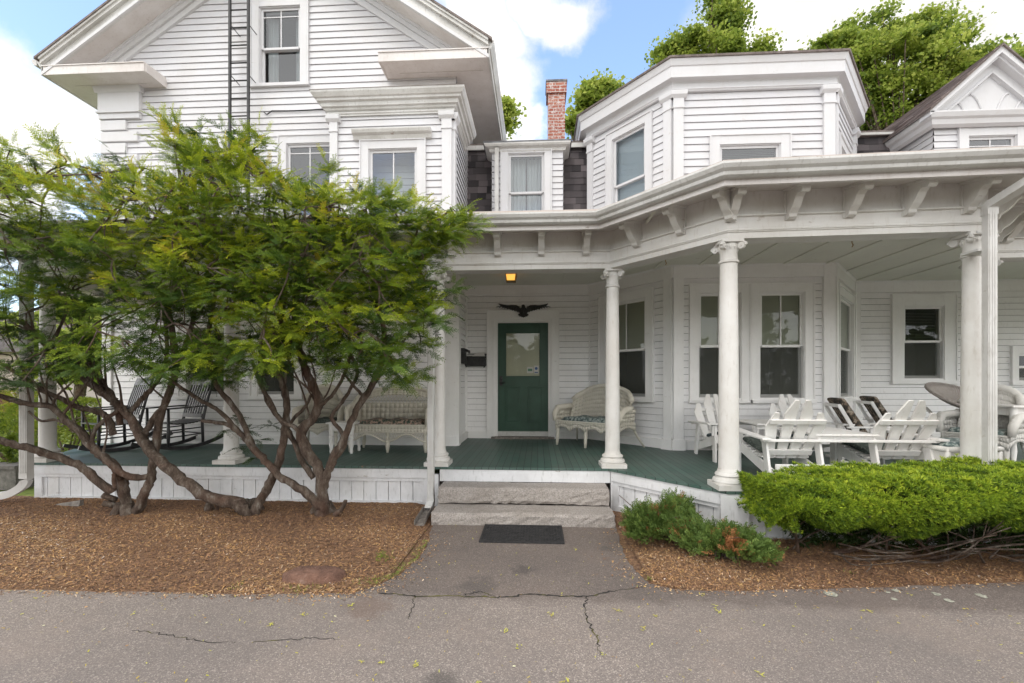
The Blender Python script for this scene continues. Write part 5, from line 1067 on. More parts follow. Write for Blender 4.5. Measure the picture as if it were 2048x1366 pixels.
# ---- wicker
def wicker_settee(label, loc, rz, Wd, style, cushm, mat, name='wicker_settee', cat='settee', group=None):
    t = thing(name, label, cat, loc, rz, group); h = Wd/2
    def pt(nm, mb, m_=None, sm='auto'): return mb.build(nm, m_ or mat, t, smooth=sm, local=True)
    # front is -Y
    def sheet(fn, nu, nv, th, nm, sm=True):
        w = MB(); g = [[fn(i/nu, j/nv) for j in range(nv+1)] for i in range(nu+1)]
        for i in range(nu):
            for j in range(nv):
                a, b, c, d = g[i][j], g[i+1][j], g[i+1][j+1], g[i][j+1]; w.face([a, b, c, d])
        o = pt(nm, w, sm=sm); so_ = o.modifiers.new('solid', 'SOLIDIFY'); so_.thickness = th; so_.offset = 0; return o
    if style == 'arch':
        top = lambda x: .56+.40*math.sqrt(max(0, 1-(x/(h*1.04))**2))**.9
        def back(u, v):
            x = -h+.02+u*(2*h-.04); z = .38+(top(x)-.38)*v; y = .22+.10*v+.0-.30*max(0, abs(x)/h-.72)*2.0
            return V3((x, y, z))
        sheet(back, 26, 8, .022, 'back')
        w = MB(); pts = [V3((-h-.02, -.28, .40)), V3((-h-.03, -.27, .52)), V3((-h-.04, -.18, .61)), V3((-h-.02, .02, .62)), V3((-h+.02, .15, .63))]
        arc = []
        for i in range(23): u = i/22; x = -h+.02+u*(2*h-.04); arc.append(V3((x, .30-.30*max(0, abs(x)/h-.72)*2.0+.02, top(x)+.01)))
        w.tube(arc, .042, 10); pt('back_roll', w, sm=True)
        for s in (-1, 1): w = MB(); w.tube([V3((-s*p.x if s > 0 else p.x, p.y, p.z)) for p in pts], [.035, .045, .05, .05, .045], 10); pt('arm_roll', w, sm=True)
        for s in (-1, 1):
            def side(u, v, s=s): y = -.26+u*.46; return V3((s*(h-.005+.03*v), y, .36+(.25)*v))
            sheet(side, 6, 4, .018, 'arm_panel')
    else:
        tz = lambda x: .93-.10*(abs(x)/h)**3
        def back(u, v): x = -h+u*2*h; z = .40+(.70-.40)*v; return V3((x*(1+.03*v), .22+.05*v, z))
        sheet(back, 16, 4, .018, 'back')
        def back2(u, v): x = -h*1.04+u*2*h*1.04; z0, z1 = tz(x)-.10, tz(x); return V3((x, .29+.03*v, z0+(z1-z0)*v))
        sheet(back2, 20, 3, .02, 'back_band'); 
        w = MB(); n = 22
        for i in range(n):
            xa_, xb_ = -h*1.03+2*h*1.03*i/n, -h*1.03+2*h*1.03*(i+1.6)/n
            for p, q in ((xa_, xb_), (xb_, xa_)):
                if abs(p) <= h*1.04 and abs(q) <= h*1.04: w.tube([(p, .27, .70), (q, .288, tz(q)-.09)], .0045, 5)
        pt('lattice', w, sm=False)
        w = MB(); w.tube([V3((-h*1.05+2*h*1.05*i/20, .31, tz(-h*1.05+2*h*1.05*i/20)+.01)) for i in range(21)], .026, 8); w.tube([V3((-h*1.02+2*h*1.02*i/8, .27, .70)) for i in range(9)], .012, 8); pt('back_roll', w, sm=True)
        for s in (-1, 1):
            w = MB(); w.tube([(s*(h+.03), .30, .86), (s*(h+.05), .20, .78), (s*(h+.05), .0, .68), (s*(h+.04), -.22, .66), (s*(h+.02), -.30, .62), (s*h, -.30, .40)], [.026, .034, .038, .038, .034, .028], 8); pt('arm_roll', w, sm=True)
            def side(u, v, s=s): y = -.28+u*.52; return V3((s*(h+.01+.02*v), y, .40+(.26+.12*u*u)*v))
            sheet(side, 6, 4, .016, 'arm_panel')
    # seat box and apron with curved lower edge
    def zlow(x):
        if style == 'arch': k = (abs(x)/h*2) % 1.0 if Wd > .9 else abs(x)/h; return .24+.07*math.sin(math.pi*min(1, k))
        return .30
    w = MB(); w.box(-h+.01, h-.01, -.27, .24, .36, .385); pt('seat', w)
    sheet(lambda u, v: V3((-h+u*2*h, -.285, zlow(-h+u*2*h)+(.40-zlow(-h+u*2*h))*v)), 24, 2, .02, 'apron')
    for s in (-1, 1): sheet(lambda u, v, s=s: V3((s*h, -.28+u*.52, .27+.06*math.sin(u*3.14)+(.13-.06*math.sin(u*3.14))*v)), 8, 2, .018, 'apron')
    w = MB(); w.tube([V3((-h+2*h*i/12, -.29, .40)) for i in range(13)], .014, 8)
    if style != 'arch':
        w.tube([V3((-h+2*h*i/30, -.29, .30)) for i in range(31)], .010, 6); w.tube([V3((-h+2*h*i/40, -.29, .215-.055*math.cos(i/40*4*math.pi))) for i in range(41)], .013, 6)
        for i in range(34):
            x = -h+.02+2*(h-.02)*i/34; zz = .215-.055*math.cos((x+h)/(2*h)*4*math.pi); w.tube([(x, -.29, .30), (x+.05, -.29, min(.29, zz+.01))], .004, 4); w.tube([(x+.05, -.29, .30), (x, -.29, zz)], .004, 4)
    pt('trim', w)
    for (x, y, r_) in [(-h+.03, -.26, 1), (h-.03, -.26, 1), (0, -.265, 1), (-h+.05, .22, 0), (h-.05, .22, 0)]:
        if x == 0 and Wd < .9: continue
        w = MB()
        if r_ or style != 'arch': w.tube([(x, y, .38), (x, y, .22), (x*1.01, y-.01, .10), (x*1.02, y-.015, 0)], [.032, .030, .026, .020] if style == 'arch' else [.026, .02, .032, .016], 10)
        else: w.tube([(x, y, .36), (x*1.08, y+.10, .18), (x*1.22, y+.20, 0)], [.022, .018, .015], 8)
        pt('leg', w, sm=True)
    w = MB(); n = 3 if Wd > .9 else 1; nx = 24; V = []; rr = random.Random(int(Wd*50)+len(label))
    def cz(u, v): x = u*2-1; y = v*2-1; e = (1-abs(x)**6)*(1-abs(y)**6); return .395+.085*max(0, e)**.4+.012*math.sin(u*19+v*4)*e
    for i in range(nx):
        for j in range(8):
            q = [V3((-h*.88+1.76*h*a, -.27+.46*b, cz(a, b))) for a, b in ((i/nx, j/8), ((i+1)/nx, j/8), ((i+1)/nx, (j+1)/8), (i/nx, (j+1)/8))]; w.face(q)
    w.box(-h*.86, h*.86, -.26, .18, .388, .42); pt('cushion', w, cushm, sm=True)
    return t
c0 = P(786, 903, 6.55)
wicker_settee('cream wicker settee with lattice back and scalloped apron, floral cushion, behind the yew trunks', (xa(787, 6.85), 6.85, DK), 0, 1.17, 'lattice', floral, wickm)
B1c = B1.p(B1.L*.36, .52, 0); wicker_settee('cream wicker settee with rolled arms and arched back, behind the slim column by the door', (.93, 7.42, DK), math.radians(-40), 1.16, 'arch', greyfl, wickm)
t = thing('ottoman', 'low white wicker ottoman with pale leaf cushion, nearest the thick right hand column', 'ottoman', (xa(1921, 4.75), 4.85, DK), math.radians(6))
w = MB()
for (F_, L_) in ((Fr(-.27, -.22, .27, -.22), .54), (Fr(.27, -.22, .27, .22), .44), (Fr(-.27, .22, -.27, -.22), .44), (Fr(.27, .22, -.27, .22), .54)):
    n_ = 12; lo = [(L_*k/n_, .12+.13*math.sin(math.pi*k/n_)**.6) for k in range(n_+1)]; w.prism(F_, lo+[(L_, .38), (0, .38)], -.018, 0)
w.build('woven_body', wickw, t, local=True)
for (x_, y_) in ((-.26, -.21), (.26, -.21), (-.26, .21), (.26, .21)): w = MB(); w.tube([(x_, y_, .39), (x_*1.02, y_*1.02, .2), (x_*1.03, y_*1.03, 0)], [.026, .022, .018], 8); w.build('leg', wickw, t, smooth=True, local=True)
w = MB(); w.tube([(-.27, -.22, .385), (.27, -.22, .385), (.27, .22, .385), (-.27, .22, .385), (-.27, -.22, .385)], .026, 8); w.build('rim', wickw, t, smooth=True, local=True)
w = MB(); w.box(-.25, .25, -.20, .20, .37, .45); c_ = w.build('cushion', greyfl, t, local=True); b_ = c_.modifiers.new('b', 'BEVEL'); b_.width = .035; b_.segments = 4
wicker_settee('white wicker armchair with rolled arm and pale cushion, showing just right of the downspout', (xa(1975, 5.9), 5.95, DK), math.radians(-60), .60, 'arch', greyfl, wickw, 'wicker_armchair', 'armchair')
wicker_settee('pale wicker chair with round back against the wall, mostly hidden behind yew limbs', (xa(640, 6.9), 6.95, DK), math.radians(15), .58, 'arch', dkgreen, wickm, 'wicker_armchair', 'armchair')
# round-backed grey wicker chair on splayed legs
t = thing('bowl_chair', 'grey wicker bowl chair tilted on splayed legs, left of the thick right hand column', 'chair', (xa(1925, 6.5), 6.5, DK), math.radians(0))
ax = V3((.14, -.44, .88)).normalized(); cc = V3((.02, 0, .80)); Rm = ax.to_track_quat('Z', 'Y').to_matrix()
w = MB(); prof = [(.02, -.10), (.15, -.09), (.28, -.055), (.36, -.015), (.42, .02)]
b = len(w.v); ns = 28
for (r_, z_) in prof:
    for i in range(ns): a = 2*math.pi*i/ns; w.v.append(tuple(cc+Rm @ V3((r_*math.cos(a), r_*math.sin(a), z_))))
for k in range(len(prof)-1):
    for i in range(ns): i2 = (i+1) % ns; w.f.append((k*ns+i, k*ns+i2, (k+1)*ns+i2, (k+1)*ns+i)); w.m.append(0)
o = w.build('bowl', wickg, t, smooth=True, local=True); s_ = o.modifiers.new('s', 'SOLIDIFY'); s_.thickness = .02
w = MB(); w.tube([cc+Rm @ V3((math.cos(i*.2244)*.425, math.sin(i*.2244)*.425, .025)) for i in range(29)], .02, 8); w.build('rim', wickg, t, smooth=True, local=True)
for dx, dy in ((-.3, -.25), (.3, -.25), (-.3, .28), (.3, .28)): w = MB(); w.tube([(dx*.9, dy*.9, 0), (dx*.35, dy*.35, .36), (dx*.9, dy*.9, .68)], [.02, .022, .018], 8); w.build('leg', wickw, t, smooth=True, local=True)
w = MB(); w.tube([(.14*math.cos(i*.3), .12*math.sin(i*.3), .36) for i in range(22)], .018, 8); w.build('hoop', wickw, t, smooth=True, local=True)
w = MB(); w.lathe((0, .0, .42), [(.05, 0), (.17, .01), (.2, .05), (.17, .09), (.04, .10)], 20); w.build('cushion', greyfl, t, smooth=True, local=True)
# tables
def legtable(name, label, loc, rz, sx, sy, hgt, mat=furn, group=None):
    t = thing(name, label, 'table', loc, rz, group); w = MB(); w.box(-sx/2, sx/2, -sy/2, sy/2, hgt-.025, hgt); w.build('table_top', mat, t, local=True, bevel=.005)
    w = MB(); w.box(-sx/2+.05, sx/2-.05, -sy/2+.05, -sy/2+.07, hgt-.12, hgt-.026); w.box(-sx/2+.05, sx/2-.05, sy/2-.07, sy/2-.05, hgt-.12, hgt-.026); w.box(-sx/2+.05, -sx/2+.07, -sy/2+.071, sy/2-.071, hgt-.12, hgt-.026); w.box(sx/2-.07, sx/2-.05, -sy/2+.071, sy/2-.071, hgt-.12, hgt-.026); w.build('apron', mat, t, local=True)
    for a in (-1, 1):
        for b in (-1, 1): w = MB(); k = hgt/.75; w.lathe((a*(sx/2-.06), b*(sy/2-.06), 0), [(.018, 0), (.026, .03), (.02, .06), (.034, .22*k), (.024, .34*k), (.036, .38*k), (.024, .42*k), (.034, .50*k), (.034, hgt-.03)], 12); w.build('leg', mat, t, smooth='auto', local=True)
    return t
legtable('dining_table', 'white painted table with turned legs at the far right edge of the porch', (xa(2075, 5.9), 6.0, DK), 0, 1.1, .75, .76)
legtable('side_table', 'small white turned leg side table glimpsed between the yew trunks left of the lattice settee', (xa(688, 6.55), 6.6, DK), 0, .42, .4, .45)
# black rocking chairs
def rocker():
    t = thing('rocking_chair', 'black slatted rocking chair nearest the left end of the porch', 'rocking chair', (0, 0, 0), 0, 'black rocking chairs on the porch')
    def pt(nm, mb, sm=False): return mb.build(nm, bwood, t, smooth=sm, local=True)
    # sitter faces -Y
    for s in (-1, 1):
        x = s*.26
        w = MB(); w.tube([(x, .25, .07), (x, .24, .40), (x, .32, .75), (x, .42, 1.08)], [.02, .022, .02, .016], 10); pt('back_post', w, True)
        w = MB(); w.tube([(x*1.08, -.26, .07), (x*1.08, -.26, .20), (x*1.08, -.26, .62)], [.016, .024, .018], 10); pt('leg', w, True)
        w = MB(); w.hexa([(x*1.08-.045, -.33, .62), (x*1.08+.045, -.33, .62), (x+.025, .30, .645), (x-.025, .30, .645), (x*1.08-.045, -.33, .64), (x*1.08+.045, -.33, .64), (x+.025, .30, .665), (x-.025, .30, .665)]); pt('arm', w)
        w = MB(); pts = []; 
        for i in range(15): y = -.48+i/14*1.16; pts.append(V3((x*1.04, y, .025+.16*((y+.02)/.65)**2)))
        w.tube(pts, 1.0, 4, sq=(.016, .026)); pt('rocker', w)
        for z in (.20, .30): w = MB(); w.tube([(x*1.06, -.26, z), (x, .24, z+.02)], .010, 8); pt('stretcher', w, True)
    for z in (.19, .30): w = MB(); w.tube([(-.28, -.26, z), (.28, -.26, z)], .010, 8); pt('stretcher', w, True)
    w = MB(); w.tube([(-.26, .245, .22), (.26, .245, .22)], .010, 8); pt('stretcher', w, True)
    w = MB()
    for k in range(11): y0 = -.29+k*.052; z = .42-.035*math.sin(math.pi*min(1, (k+1)/11))+.0; w.box(-.27, .27, y0, y0+.044, z, z+.018)
    pt('seat', w)
    w = MB(); w.hexa([(-.26, .225, .47), (.26, .225, .47), (.26, .255, .47), (-.26, .255, .47), (-.26, .235, .53), (.26, .235, .53), (.26, .265, .53), (-.26, .265, .53)]); pt('back_rail', w)
    w = MB(); w.hexa([(-.26, .37, .99), (.26, .37, .99), (.26, .395, .99), (-.26, .395, .99), (-.25, .41, 1.10), (.25, .41, 1.10), (.25, .435, 1.10), (-.25, .435, 1.10)]); pt('back_rail', w)
    for k in range(7): x = -.195+k*.065; w = MB(); w.hexa([(x-.014, .235, .52), (x+.014, .235, .52), (x+.014, .249, .52), (x-.014, .249, .52), (x-.014, .375, 1.0), (x+.014, .375, 1.0), (x+.014, .389, 1.0), (x-.014, .389, 1.0)]); pt('back_slat', w)
    return t
rk0 = rocker(); rk0.location = (-6.50, 6.62, DK); rk0.rotation_euler = (0, 0, math.radians(-26))
dup(rk0, (-5.68, 6.86, DK), math.radians(-22), 'black slatted rocking chair farther from the porch end, close to the clapboard wall')
# ================================================================= plants
def frames(d, up):     # arrays: d (n,3) unit, up (n,3) -> R (n,3,3) columns x=d, y, z
    y = np.cross(up, d); y /= np.linalg.norm(y, axis=1)[:, None]+1e-9; z = np.cross(d, y); return np.stack([d, y, z], 2)
def frond_template(nt, blade, seed, droop=.15, wid=.3, fork=True):
    """flat feathery spray of unit length along +x : list of kites (4 verts) + tip parameter"""
    r = np.random.RandomState(seed); Q = []; T = []
    def kite(p, d, L, w, t):
        d = d/np.linalg.norm(d); s = np.cross([0, 0, 1.], d); s /= np.linalg.norm(s); m = p+d*L*.45; up = np.array([0, 0, r.uniform(-.25, .25)*w])
        Q.extend([p, m+s*w/2+up, p+d*L, m-s*w/2-up]); T.extend([t]*4)
    ax = lambda t: np.array([t, .04*math.sin(t*5+seed), -droop*t*t+.05*t])
    kite(ax(0), ax(.5)-ax(0), .5, .02, 0); kite(ax(.5), ax(1)-ax(.5), .5, .018, .6)
    for i in range(nt):
        t = .10+.88*i/nt; 
        for s in (-1, 1):
            L = wid*(1-.55*t)*r.uniform(.7, 1.15)*min(1, .55+t*2); a = math.radians(r.uniform(42, 62)); d = np.array([math.cos(a), s*math.sin(a), r.uniform(-.15, .1)])
            if fork and L > .16:   # twiglet with its own needles
                p = ax(t)
                for k in range(3):
                    q = p+d*L*(k/3.2); 
                    for s2 in (-1, 1): a2 = math.radians(38)*s2; d2 = np.array([d[0]*math.cos(a2)-d[1]*math.sin(a2), d[0]*math.sin(a2)+d[1]*math.cos(a2), d[2]]); kite(q, d2, L*.42*(1-.2*k), blade, .35*t+.2*k)
                kite(p+d*L*.55, d, L*.5, blade, .3+.6*t)
            else: kite(ax(t), d, L, blade, .3*t+.3)
    return np.array(Q), np.array(T)
def scatter(name, pos, d, up, size, tint, templates, mat, parent, seed, tipgain=.35):
    r = np.random.RandomState(seed); n = len(pos); R_ = frames(d, up); Vs, Ts = [], []; which = r.randint(len(templates), size=n)
    for k, (Q, T) in enumerate(templates):
        i = np.where(which == k)[0]
        if len(i) == 0: continue
        V = np.einsum('nij,mj->nmi', R_[i], Q)*size[i][:, None, None]+pos[i][:, None, :]
        Vs.append(V.reshape(-1, 3)); Ts.append(np.clip(tint[i][:, None]+tipgain*(T[None, :]-.35), 0, 1).ravel())
    V = np.concatenate(Vs); T = np.concatenate(Ts); return npmesh(name, V, np.arange(len(V)).reshape(-1, 4), mat, T, parent)
def unit(a): return a/(np.linalg.norm(a, axis=-1, keepdims=True)+1e-9)
def smoothpath(pts, n=5):
    o = []; p = [Vector(q) for q in pts]
    for i in range(len(p)-1):
        p0, p1, p2, p3 = p[max(i-1, 0)], p[i], p[i+1], p[min(i+2, len(p)-1)]
        for k in range(n): t = k/n; o.append(.5*((2*p1)+(p2-p0)*t+(2*p0-5*p1+4*p2-p3)*t*t+(3*p1-p0-3*p2+p3)*t*t*t))
    return o+[p[-1]]
def limb(mb, pts, r0, r1, seed, sides=10, gn=.07):
    r0 *= .80; r1 *= .80
    rr = random.Random(seed); q = smoothpath(pts); n = len(q); rad = [(r0+(r1-r0)*i/(n-1))*(1+rr.uniform(-gn, gn)) for i in range(n)]
    q = [p+Vector((rr.uniform(-1, 1), rr.uniform(-1, 1), rr.uniform(-1, 1)))*rad[i]*.22*(0 if i in (0, n-1) else 1) for i, p in enumerate(q)]
    b = len(mb.v); mb.tube(q, rad, sides)
    for i in range(b, len(mb.v)): v = Vector(mb.v[i]); c = q[(i-b)//sides]; k = (i-b) % sides; d = v-c; mb.v[i] = tuple(c+d*(1+.16*math.sin(k*2.1+seed+((i-b)//sides)*.35)+rr.uniform(-.10, .10)))
    return q
# limbs traced as (photo px, py, distance Y)
def L3(l, Y0=None): return [P(x, y, Y) for x, y, Y in l]
YT = 4.9
trees = {
 'A': dict(base=(252, 1036), limbs=[
   ([(250, 1040, 4.95), (249, 1000, 4.95), (244, 969, 4.95), (232, 935, 4.92), (205, 912, 4.9), (182, 893, 4.88), (160, 865, 4.85), (133, 841, 4.8), (103, 815, 4.75), (51, 807, 4.7), (0, 792, 4.65), (-70, 770, 4.6)], .075, .025),
   ([(268, 1036, 4.9), (285, 995, 4.9), (297, 969, 4.92), (304, 938, 4.95), (312, 885, 5.0), (326, 820, 5.02), (341, 777, 5.0), (352, 735, 4.95), (345, 660, 4.85), (330, 590, 4.8)], .062, .035),
   ([(296, 955, 4.9), (258, 953, 4.85), (230, 935, 4.82), (200, 905, 4.85), (178, 885, 4.9)], .045, .04),
   ([(225, 985, 4.88), (179, 946, 4.8), (154, 928, 4.75), (102, 912, 4.65), (64, 897, 4.55), (33, 890, 4.5), (-10, 876, 4.42), (-90, 850, 4.3)], .055, .038),
   ([(228, 870, 5.0), (215, 835, 5.0), (190, 822, 4.95), (160, 815, 4.9), (128, 800, 4.85), (90, 782, 4.8), (56, 761, 4.75), (20, 738, 4.7), (-40, 700, 4.6)], .045, .02),
   ([(240, 850, 5.0), (231, 803, 5.0), (213, 777, 5.0), (195, 756, 5.0), (179, 726, 4.95), (175, 680, 4.85), (165, 630, 4.8)], .04, .02),
   ([(250, 835, 5.02), (265, 818, 5.0), (282, 800, 5.0), (303, 777, 5.0), (323, 748, 4.95), (333, 720, 4.9), (330, 640, 4.8), (300, 560, 4.7)], .036, .02),
   ([(104, 815, 4.78), (110, 798, 4.76), (116, 790, 4.75), (132, 775, 4.72), (150, 760, 4.7)], .018, .010), ([(150, 852, 4.85), (110, 840, 4.8), (82, 842, 4.78), (57, 822, 4.75)], .024, .012),
   ([(0, 755, 4.8), (60, 775, 4.85), (100, 790, 4.9)], .014, .016),
   ([(240, 960, 4.9), (233, 945, 4.85), (228, 952, 4.83), (229, 975, 4.86)], .03, .024)]),
 'B': dict(base=(500, 1030), limbs=[
   ([(498, 1036, 4.95), (490, 1018, 4.93), (470, 1005, 4.9), (410, 990, 4.85), (369, 961, 4.82), (325, 930, 4.85), (294, 896, 4.9), (275, 861, 4.95), (262, 835, 4.97), (240, 818, 5.0), (226, 800, 5.0), (205, 785, 4.95), (179, 766, 4.9), (143, 740, 4.85), (112, 712, 4.8), (85, 680, 4.7), (40, 640, 4.6)], .085, .03),
   ([(508, 1036, 4.95), (516, 1005, 4.97), (535, 975, 5.0), (552, 937, 5.02), (566, 890, 5.0), (573, 840, 5.0), (570, 790, 4.98), (560, 745, 4.95), (555, 690, 4.9), (565, 620, 4.8), (575, 520, 4.75)], .065, .03),
   ([(569, 870, 5.0), (585, 840, 5.0), (610, 815, 5.0), (622, 790, 5.0)], .025, .018),
   ([(285, 878, 4.98), (300, 850, 5.0), (318, 822, 5.0), (330, 805, 5.0), (345, 770, 4.98), (368, 700, 4.9), (385, 640, 4.8), (400, 560, 4.7)], .04, .024),
   ([(262, 835, 4.97), (254, 825, 4.95), (248, 812, 4.94)], .03, .02),
   ([(246, 815, 4.98), (212, 838, 4.9), (190, 860, 4.86), (184, 882, 4.85), (192, 902, 4.86)], .026, .026)]),
 'C': dict(base=(645, 1034), limbs=[
   ([(645, 1040, 4.95), (643, 1010, 4.95), (644, 985, 4.95), (638, 940, 4.95), (610, 896, 4.95), (602, 864, 4.95), (622, 842, 4.95), (636, 812, 4.95), (628, 776, 4.93), (612, 740, 4.9), (598, 690, 4.85), (590, 620, 4.8), (600, 540, 4.7)], .085, .04),
   ([(646, 985, 4.97), (655, 945, 4.97), (668, 912, 4.97), (688, 880, 4.97), (705, 835, 4.95), (724, 800, 4.93), (747, 765, 4.9), (763, 725, 4.85), (769, 670, 4.8), (753, 605, 4.75), (745, 547, 4.7), (740, 480, 4.6)], .06, .022),
   ([(640, 1015, 4.92), (614, 985, 4.88), (567, 957, 4.85), (535, 928, 4.88), (510, 900, 4.9), (487, 872, 4.93), (458, 851, 4.95), (430, 845, 4.95), (403, 841, 4.93)], .06, .022),
   ([(480, 868, 4.93), (455, 838, 4.93), (430, 816, 4.92), (400, 800, 4.9), (370, 780, 4.85), (340, 760, 4.8), (300, 738, 4.7)], .032, .018),
   ([(505, 893, 4.92), (478, 830, 4.95), (440, 780, 4.95), (420, 740, 4.92), (415, 690, 4.85), (425, 620, 4.8), (440, 540, 4.75)], .038, .024),
   ([(628, 955, 4.97), (605, 925, 5.0), (590, 890, 5.0), (570, 850, 5.0), (545, 820, 5.0), (530, 790, 5.0), (522, 750, 4.95), (530, 690, 4.9)], .042, .024),
   ([(660, 930, 4.97), (690, 890, 5.0), (680, 860, 5.02), (668, 845, 5.0), (664, 830, 5.0), (680, 810, 5.0), (700, 780, 4.98), (715, 740, 4.95), (690, 690, 4.9), (670, 640, 4.85)], .03, .02),
   ([(636, 815, 4.95), (655, 800, 4.95), (672, 780, 4.95), (690, 745, 4.9), (700, 700, 4.85), (690, 620, 4.8)], .026, .018),
   ([(612, 880, 4.95), (590, 855, 4.92), (560, 840, 4.9), (540, 800, 4.9), (520, 770, 4.9), (505, 720, 4.85)], .03, .018),
   ([(670, 1030, 4.9), (684, 1018, 4.88), (692, 1000, 4.86)], .04, .022), ([(728, 795, 4.93), (715, 780, 4.9), (700, 762, 4.88), (690, 750, 4.86)], .02, .016)])}
labels = {'A': 'leftmost gnarled multi-stemmed yew, its low limbs reaching left past the porch corner', 'B': 'gnarled yew between the other two, one thick limb sweeping left across its neighbour',
          'C': 'rightmost gnarled yew, nearest the granite steps, limbs spreading in front of the wicker settee'}
tips = {}; TH = {}
for k, T in trees.items():
    b = G(*T['base']); t = thing('yew_tree', labels[k], 'tree', (b.x, b.y, .03), 0, 'gnarled yew trees in the mulch bed'); TH[k] = t
    w = MB(); tp = []
    for i, (l, r0, r1) in enumerate(T['limbs']):
        q = limb(w, L3(l), r0, r1, i*3+ord(k)); tp += [(p, r1) for p in q[len(q)//2:]]
    rr = random.Random(ord(k))
    for i in range(9):   # root flare and knots
        a = rr.uniform(0, 6.28); w.tube([(b.x+.05*math.cos(a), b.y+.05*math.sin(a), .16), (b.x+.12*math.cos(a), b.y+.10*math.sin(a), .04), (b.x+.2*math.cos(a), b.y+.15*math.sin(a), -.04)], [.05, .045, .02], 7)
    tips[k] = tp; TH[k+'m'] = w
# cut stubs by the left tree, small stump
t = TH['A']; w = TH['Am']
for (x0, y0, x1, y1) in ((232, 1000, 205, 990), (236, 1012, 206, 1006)): w.tube([P(x0, y0, 4.95), P(x1, y1, 4.85)], [.035, .03], 8)
w = MB(); c = G(418, 1028); w.tube([(c.x, c.y, -.02), (c.x, c.y, .08), (c.x+.01, c.y, .14)], [.07, .05, .035], 9); w.tube([(c.x+.07, c.y, -.02), (c.x+.1, c.y, .06), (c.x+.12, c.y-.01, .10)], [.03, .02, .012], 7); o = w.build('stump', barkm, smooth=True); tag(o, 'small cut stump poking out of the mulch between two yew trunks', 'stump')
w = MB(); c = P(150, 1018, 5.2); w.hexa([(c.x-.28, c.y, .05), (c.x+.08, c.y-.03, .05), (c.x+.08, c.y+.03, .05), (c.x-.28, c.y+.03, .05), (c.x-.22, c.y, .07), (c.x+.09, c.y-.02, .12), (c.x+.09, c.y+.02, .12), (c.x-.22, c.y+.02, .07)]); o = w.build('wood_scrap', deadm); tag(o, 'weathered plank scrap lying on mulch against the left end of the porch skirt', 'plank')
# ---- yew foliage
outl = [(-260, 330), (-80, 300), (0, 290), (60, 330), (80, 320), (110, 290), (170, 335), (215, 335), (250, 325), (300, 350), (330, 335), (350, 345), (352, 318), (345, 300), (325, 262), (355, 258), (395, 275), (440, 288), (490, 272), (545, 282), (540, 300), (515, 318), (560, 340), (585, 355), (600, 368), (618, 360), (660, 352), (690, 378), (715, 350), (735, 372), (750, 385), (800, 380), (850, 380), (838, 400), (890, 400), (945, 425), (970, 434), (970, 455), (925, 462), (910, 480), (890, 490), (865, 515), (850, 540), (870, 562), (905, 580), (870, 600), (850, 640), (862, 680), (862, 700), (850, 720), (845, 735), (840, 700), (800, 700), (825, 765), (800, 765), (765, 740), (730, 735), (700, 745), (640, 728), (600, 740), (560, 730), (520, 742), (470, 745), (430, 770), (380, 775), (350, 770), (300, 760), (250, 735), (215, 720), (190, 745), (165, 755), (110, 770), (60, 775), (0, 780), (-120, 790), (-300, 800)]
def inside(x, y, poly):
    c = False; j = len(poly)-1
    for i in range(len(poly)):
        xi, yi = poly[i]; xj, yj = poly[j]
        if (yi > y) != (yj > y) and x < (xj-xi)*(y-yi)/(yj-yi)+xi: c = not c
        j = i
    return c
rs = np.random.RandomState(77); pads = []
gy = 262
row = 0
while gy < 800:
    gx = -260+(row % 2)*24
    while gx < 1000:
        for Yl in (4.05, 4.45, 4.85):
            x, y = gx+rs.uniform(-20, 20), gy+rs.uniform(-13, 13)
            if y > 640 and rs.rand() < .22: continue
            if x < 330 and 380 < y < 720 and rs.rand() < .22: continue
            if x < 340 and rs.rand() < .22: continue
            if inside(x, y, outl) and inside(x, y-24, outl):
                Yp = Yl+rs.uniform(-.2, .2)
                if y < 330: Yp = 4.35+rs.uniform(-.25, .25)
                if x > 800: Yp = 4.3+rs.uniform(-.3, .3)
                e = 0
                pads.append((x, y, Yp))
        gx += 44
    gy += 27; row += 1
# hand-placed feature pads (tips standing above the mass)
pads += [(925, 436, 4.25), (950, 446, 4.2), (905, 430, 4.3), (935, 455, 4.25), (880, 455, 4.3), (965, 438, 4.2), (900, 470, 4.3), (860, 640, 4.35), (845, 600, 4.35), (825, 745, 4.5), (370, 275, 4.3), (400, 282, 4.3), (345, 262, 4.3), (470, 285, 4.35), (520, 288, 4.35), (500, 300, 4.3), (725, 362, 4.4), (110, 300, 4.2), (70, 325, 4.1), (20, 300, 4.2), (945, 440, 4.2), (970, 440, 4.2), (895, 578, 4.3), (790, 762, 4.6), (240, 325, 4.4), (655, 352, 4.4)]
tmpl = [frond_template(10, .036, s, droop=.22+.06*(s % 3), wid=.27) for s in (1, 2, 3, 4)]
fr = {k: ([], [], [], [], []) for k in 'ABC'}
def nz3(p, f): return math.sin(p[0]*f+1.3)*math.sin(p[2]*f*1.7+p[0]*.7)*math.cos(p[1]*f+2.1)
wt = {k: TH[k+'m'] for k in 'ABC'}
cent = P(450, 560, 4.7)
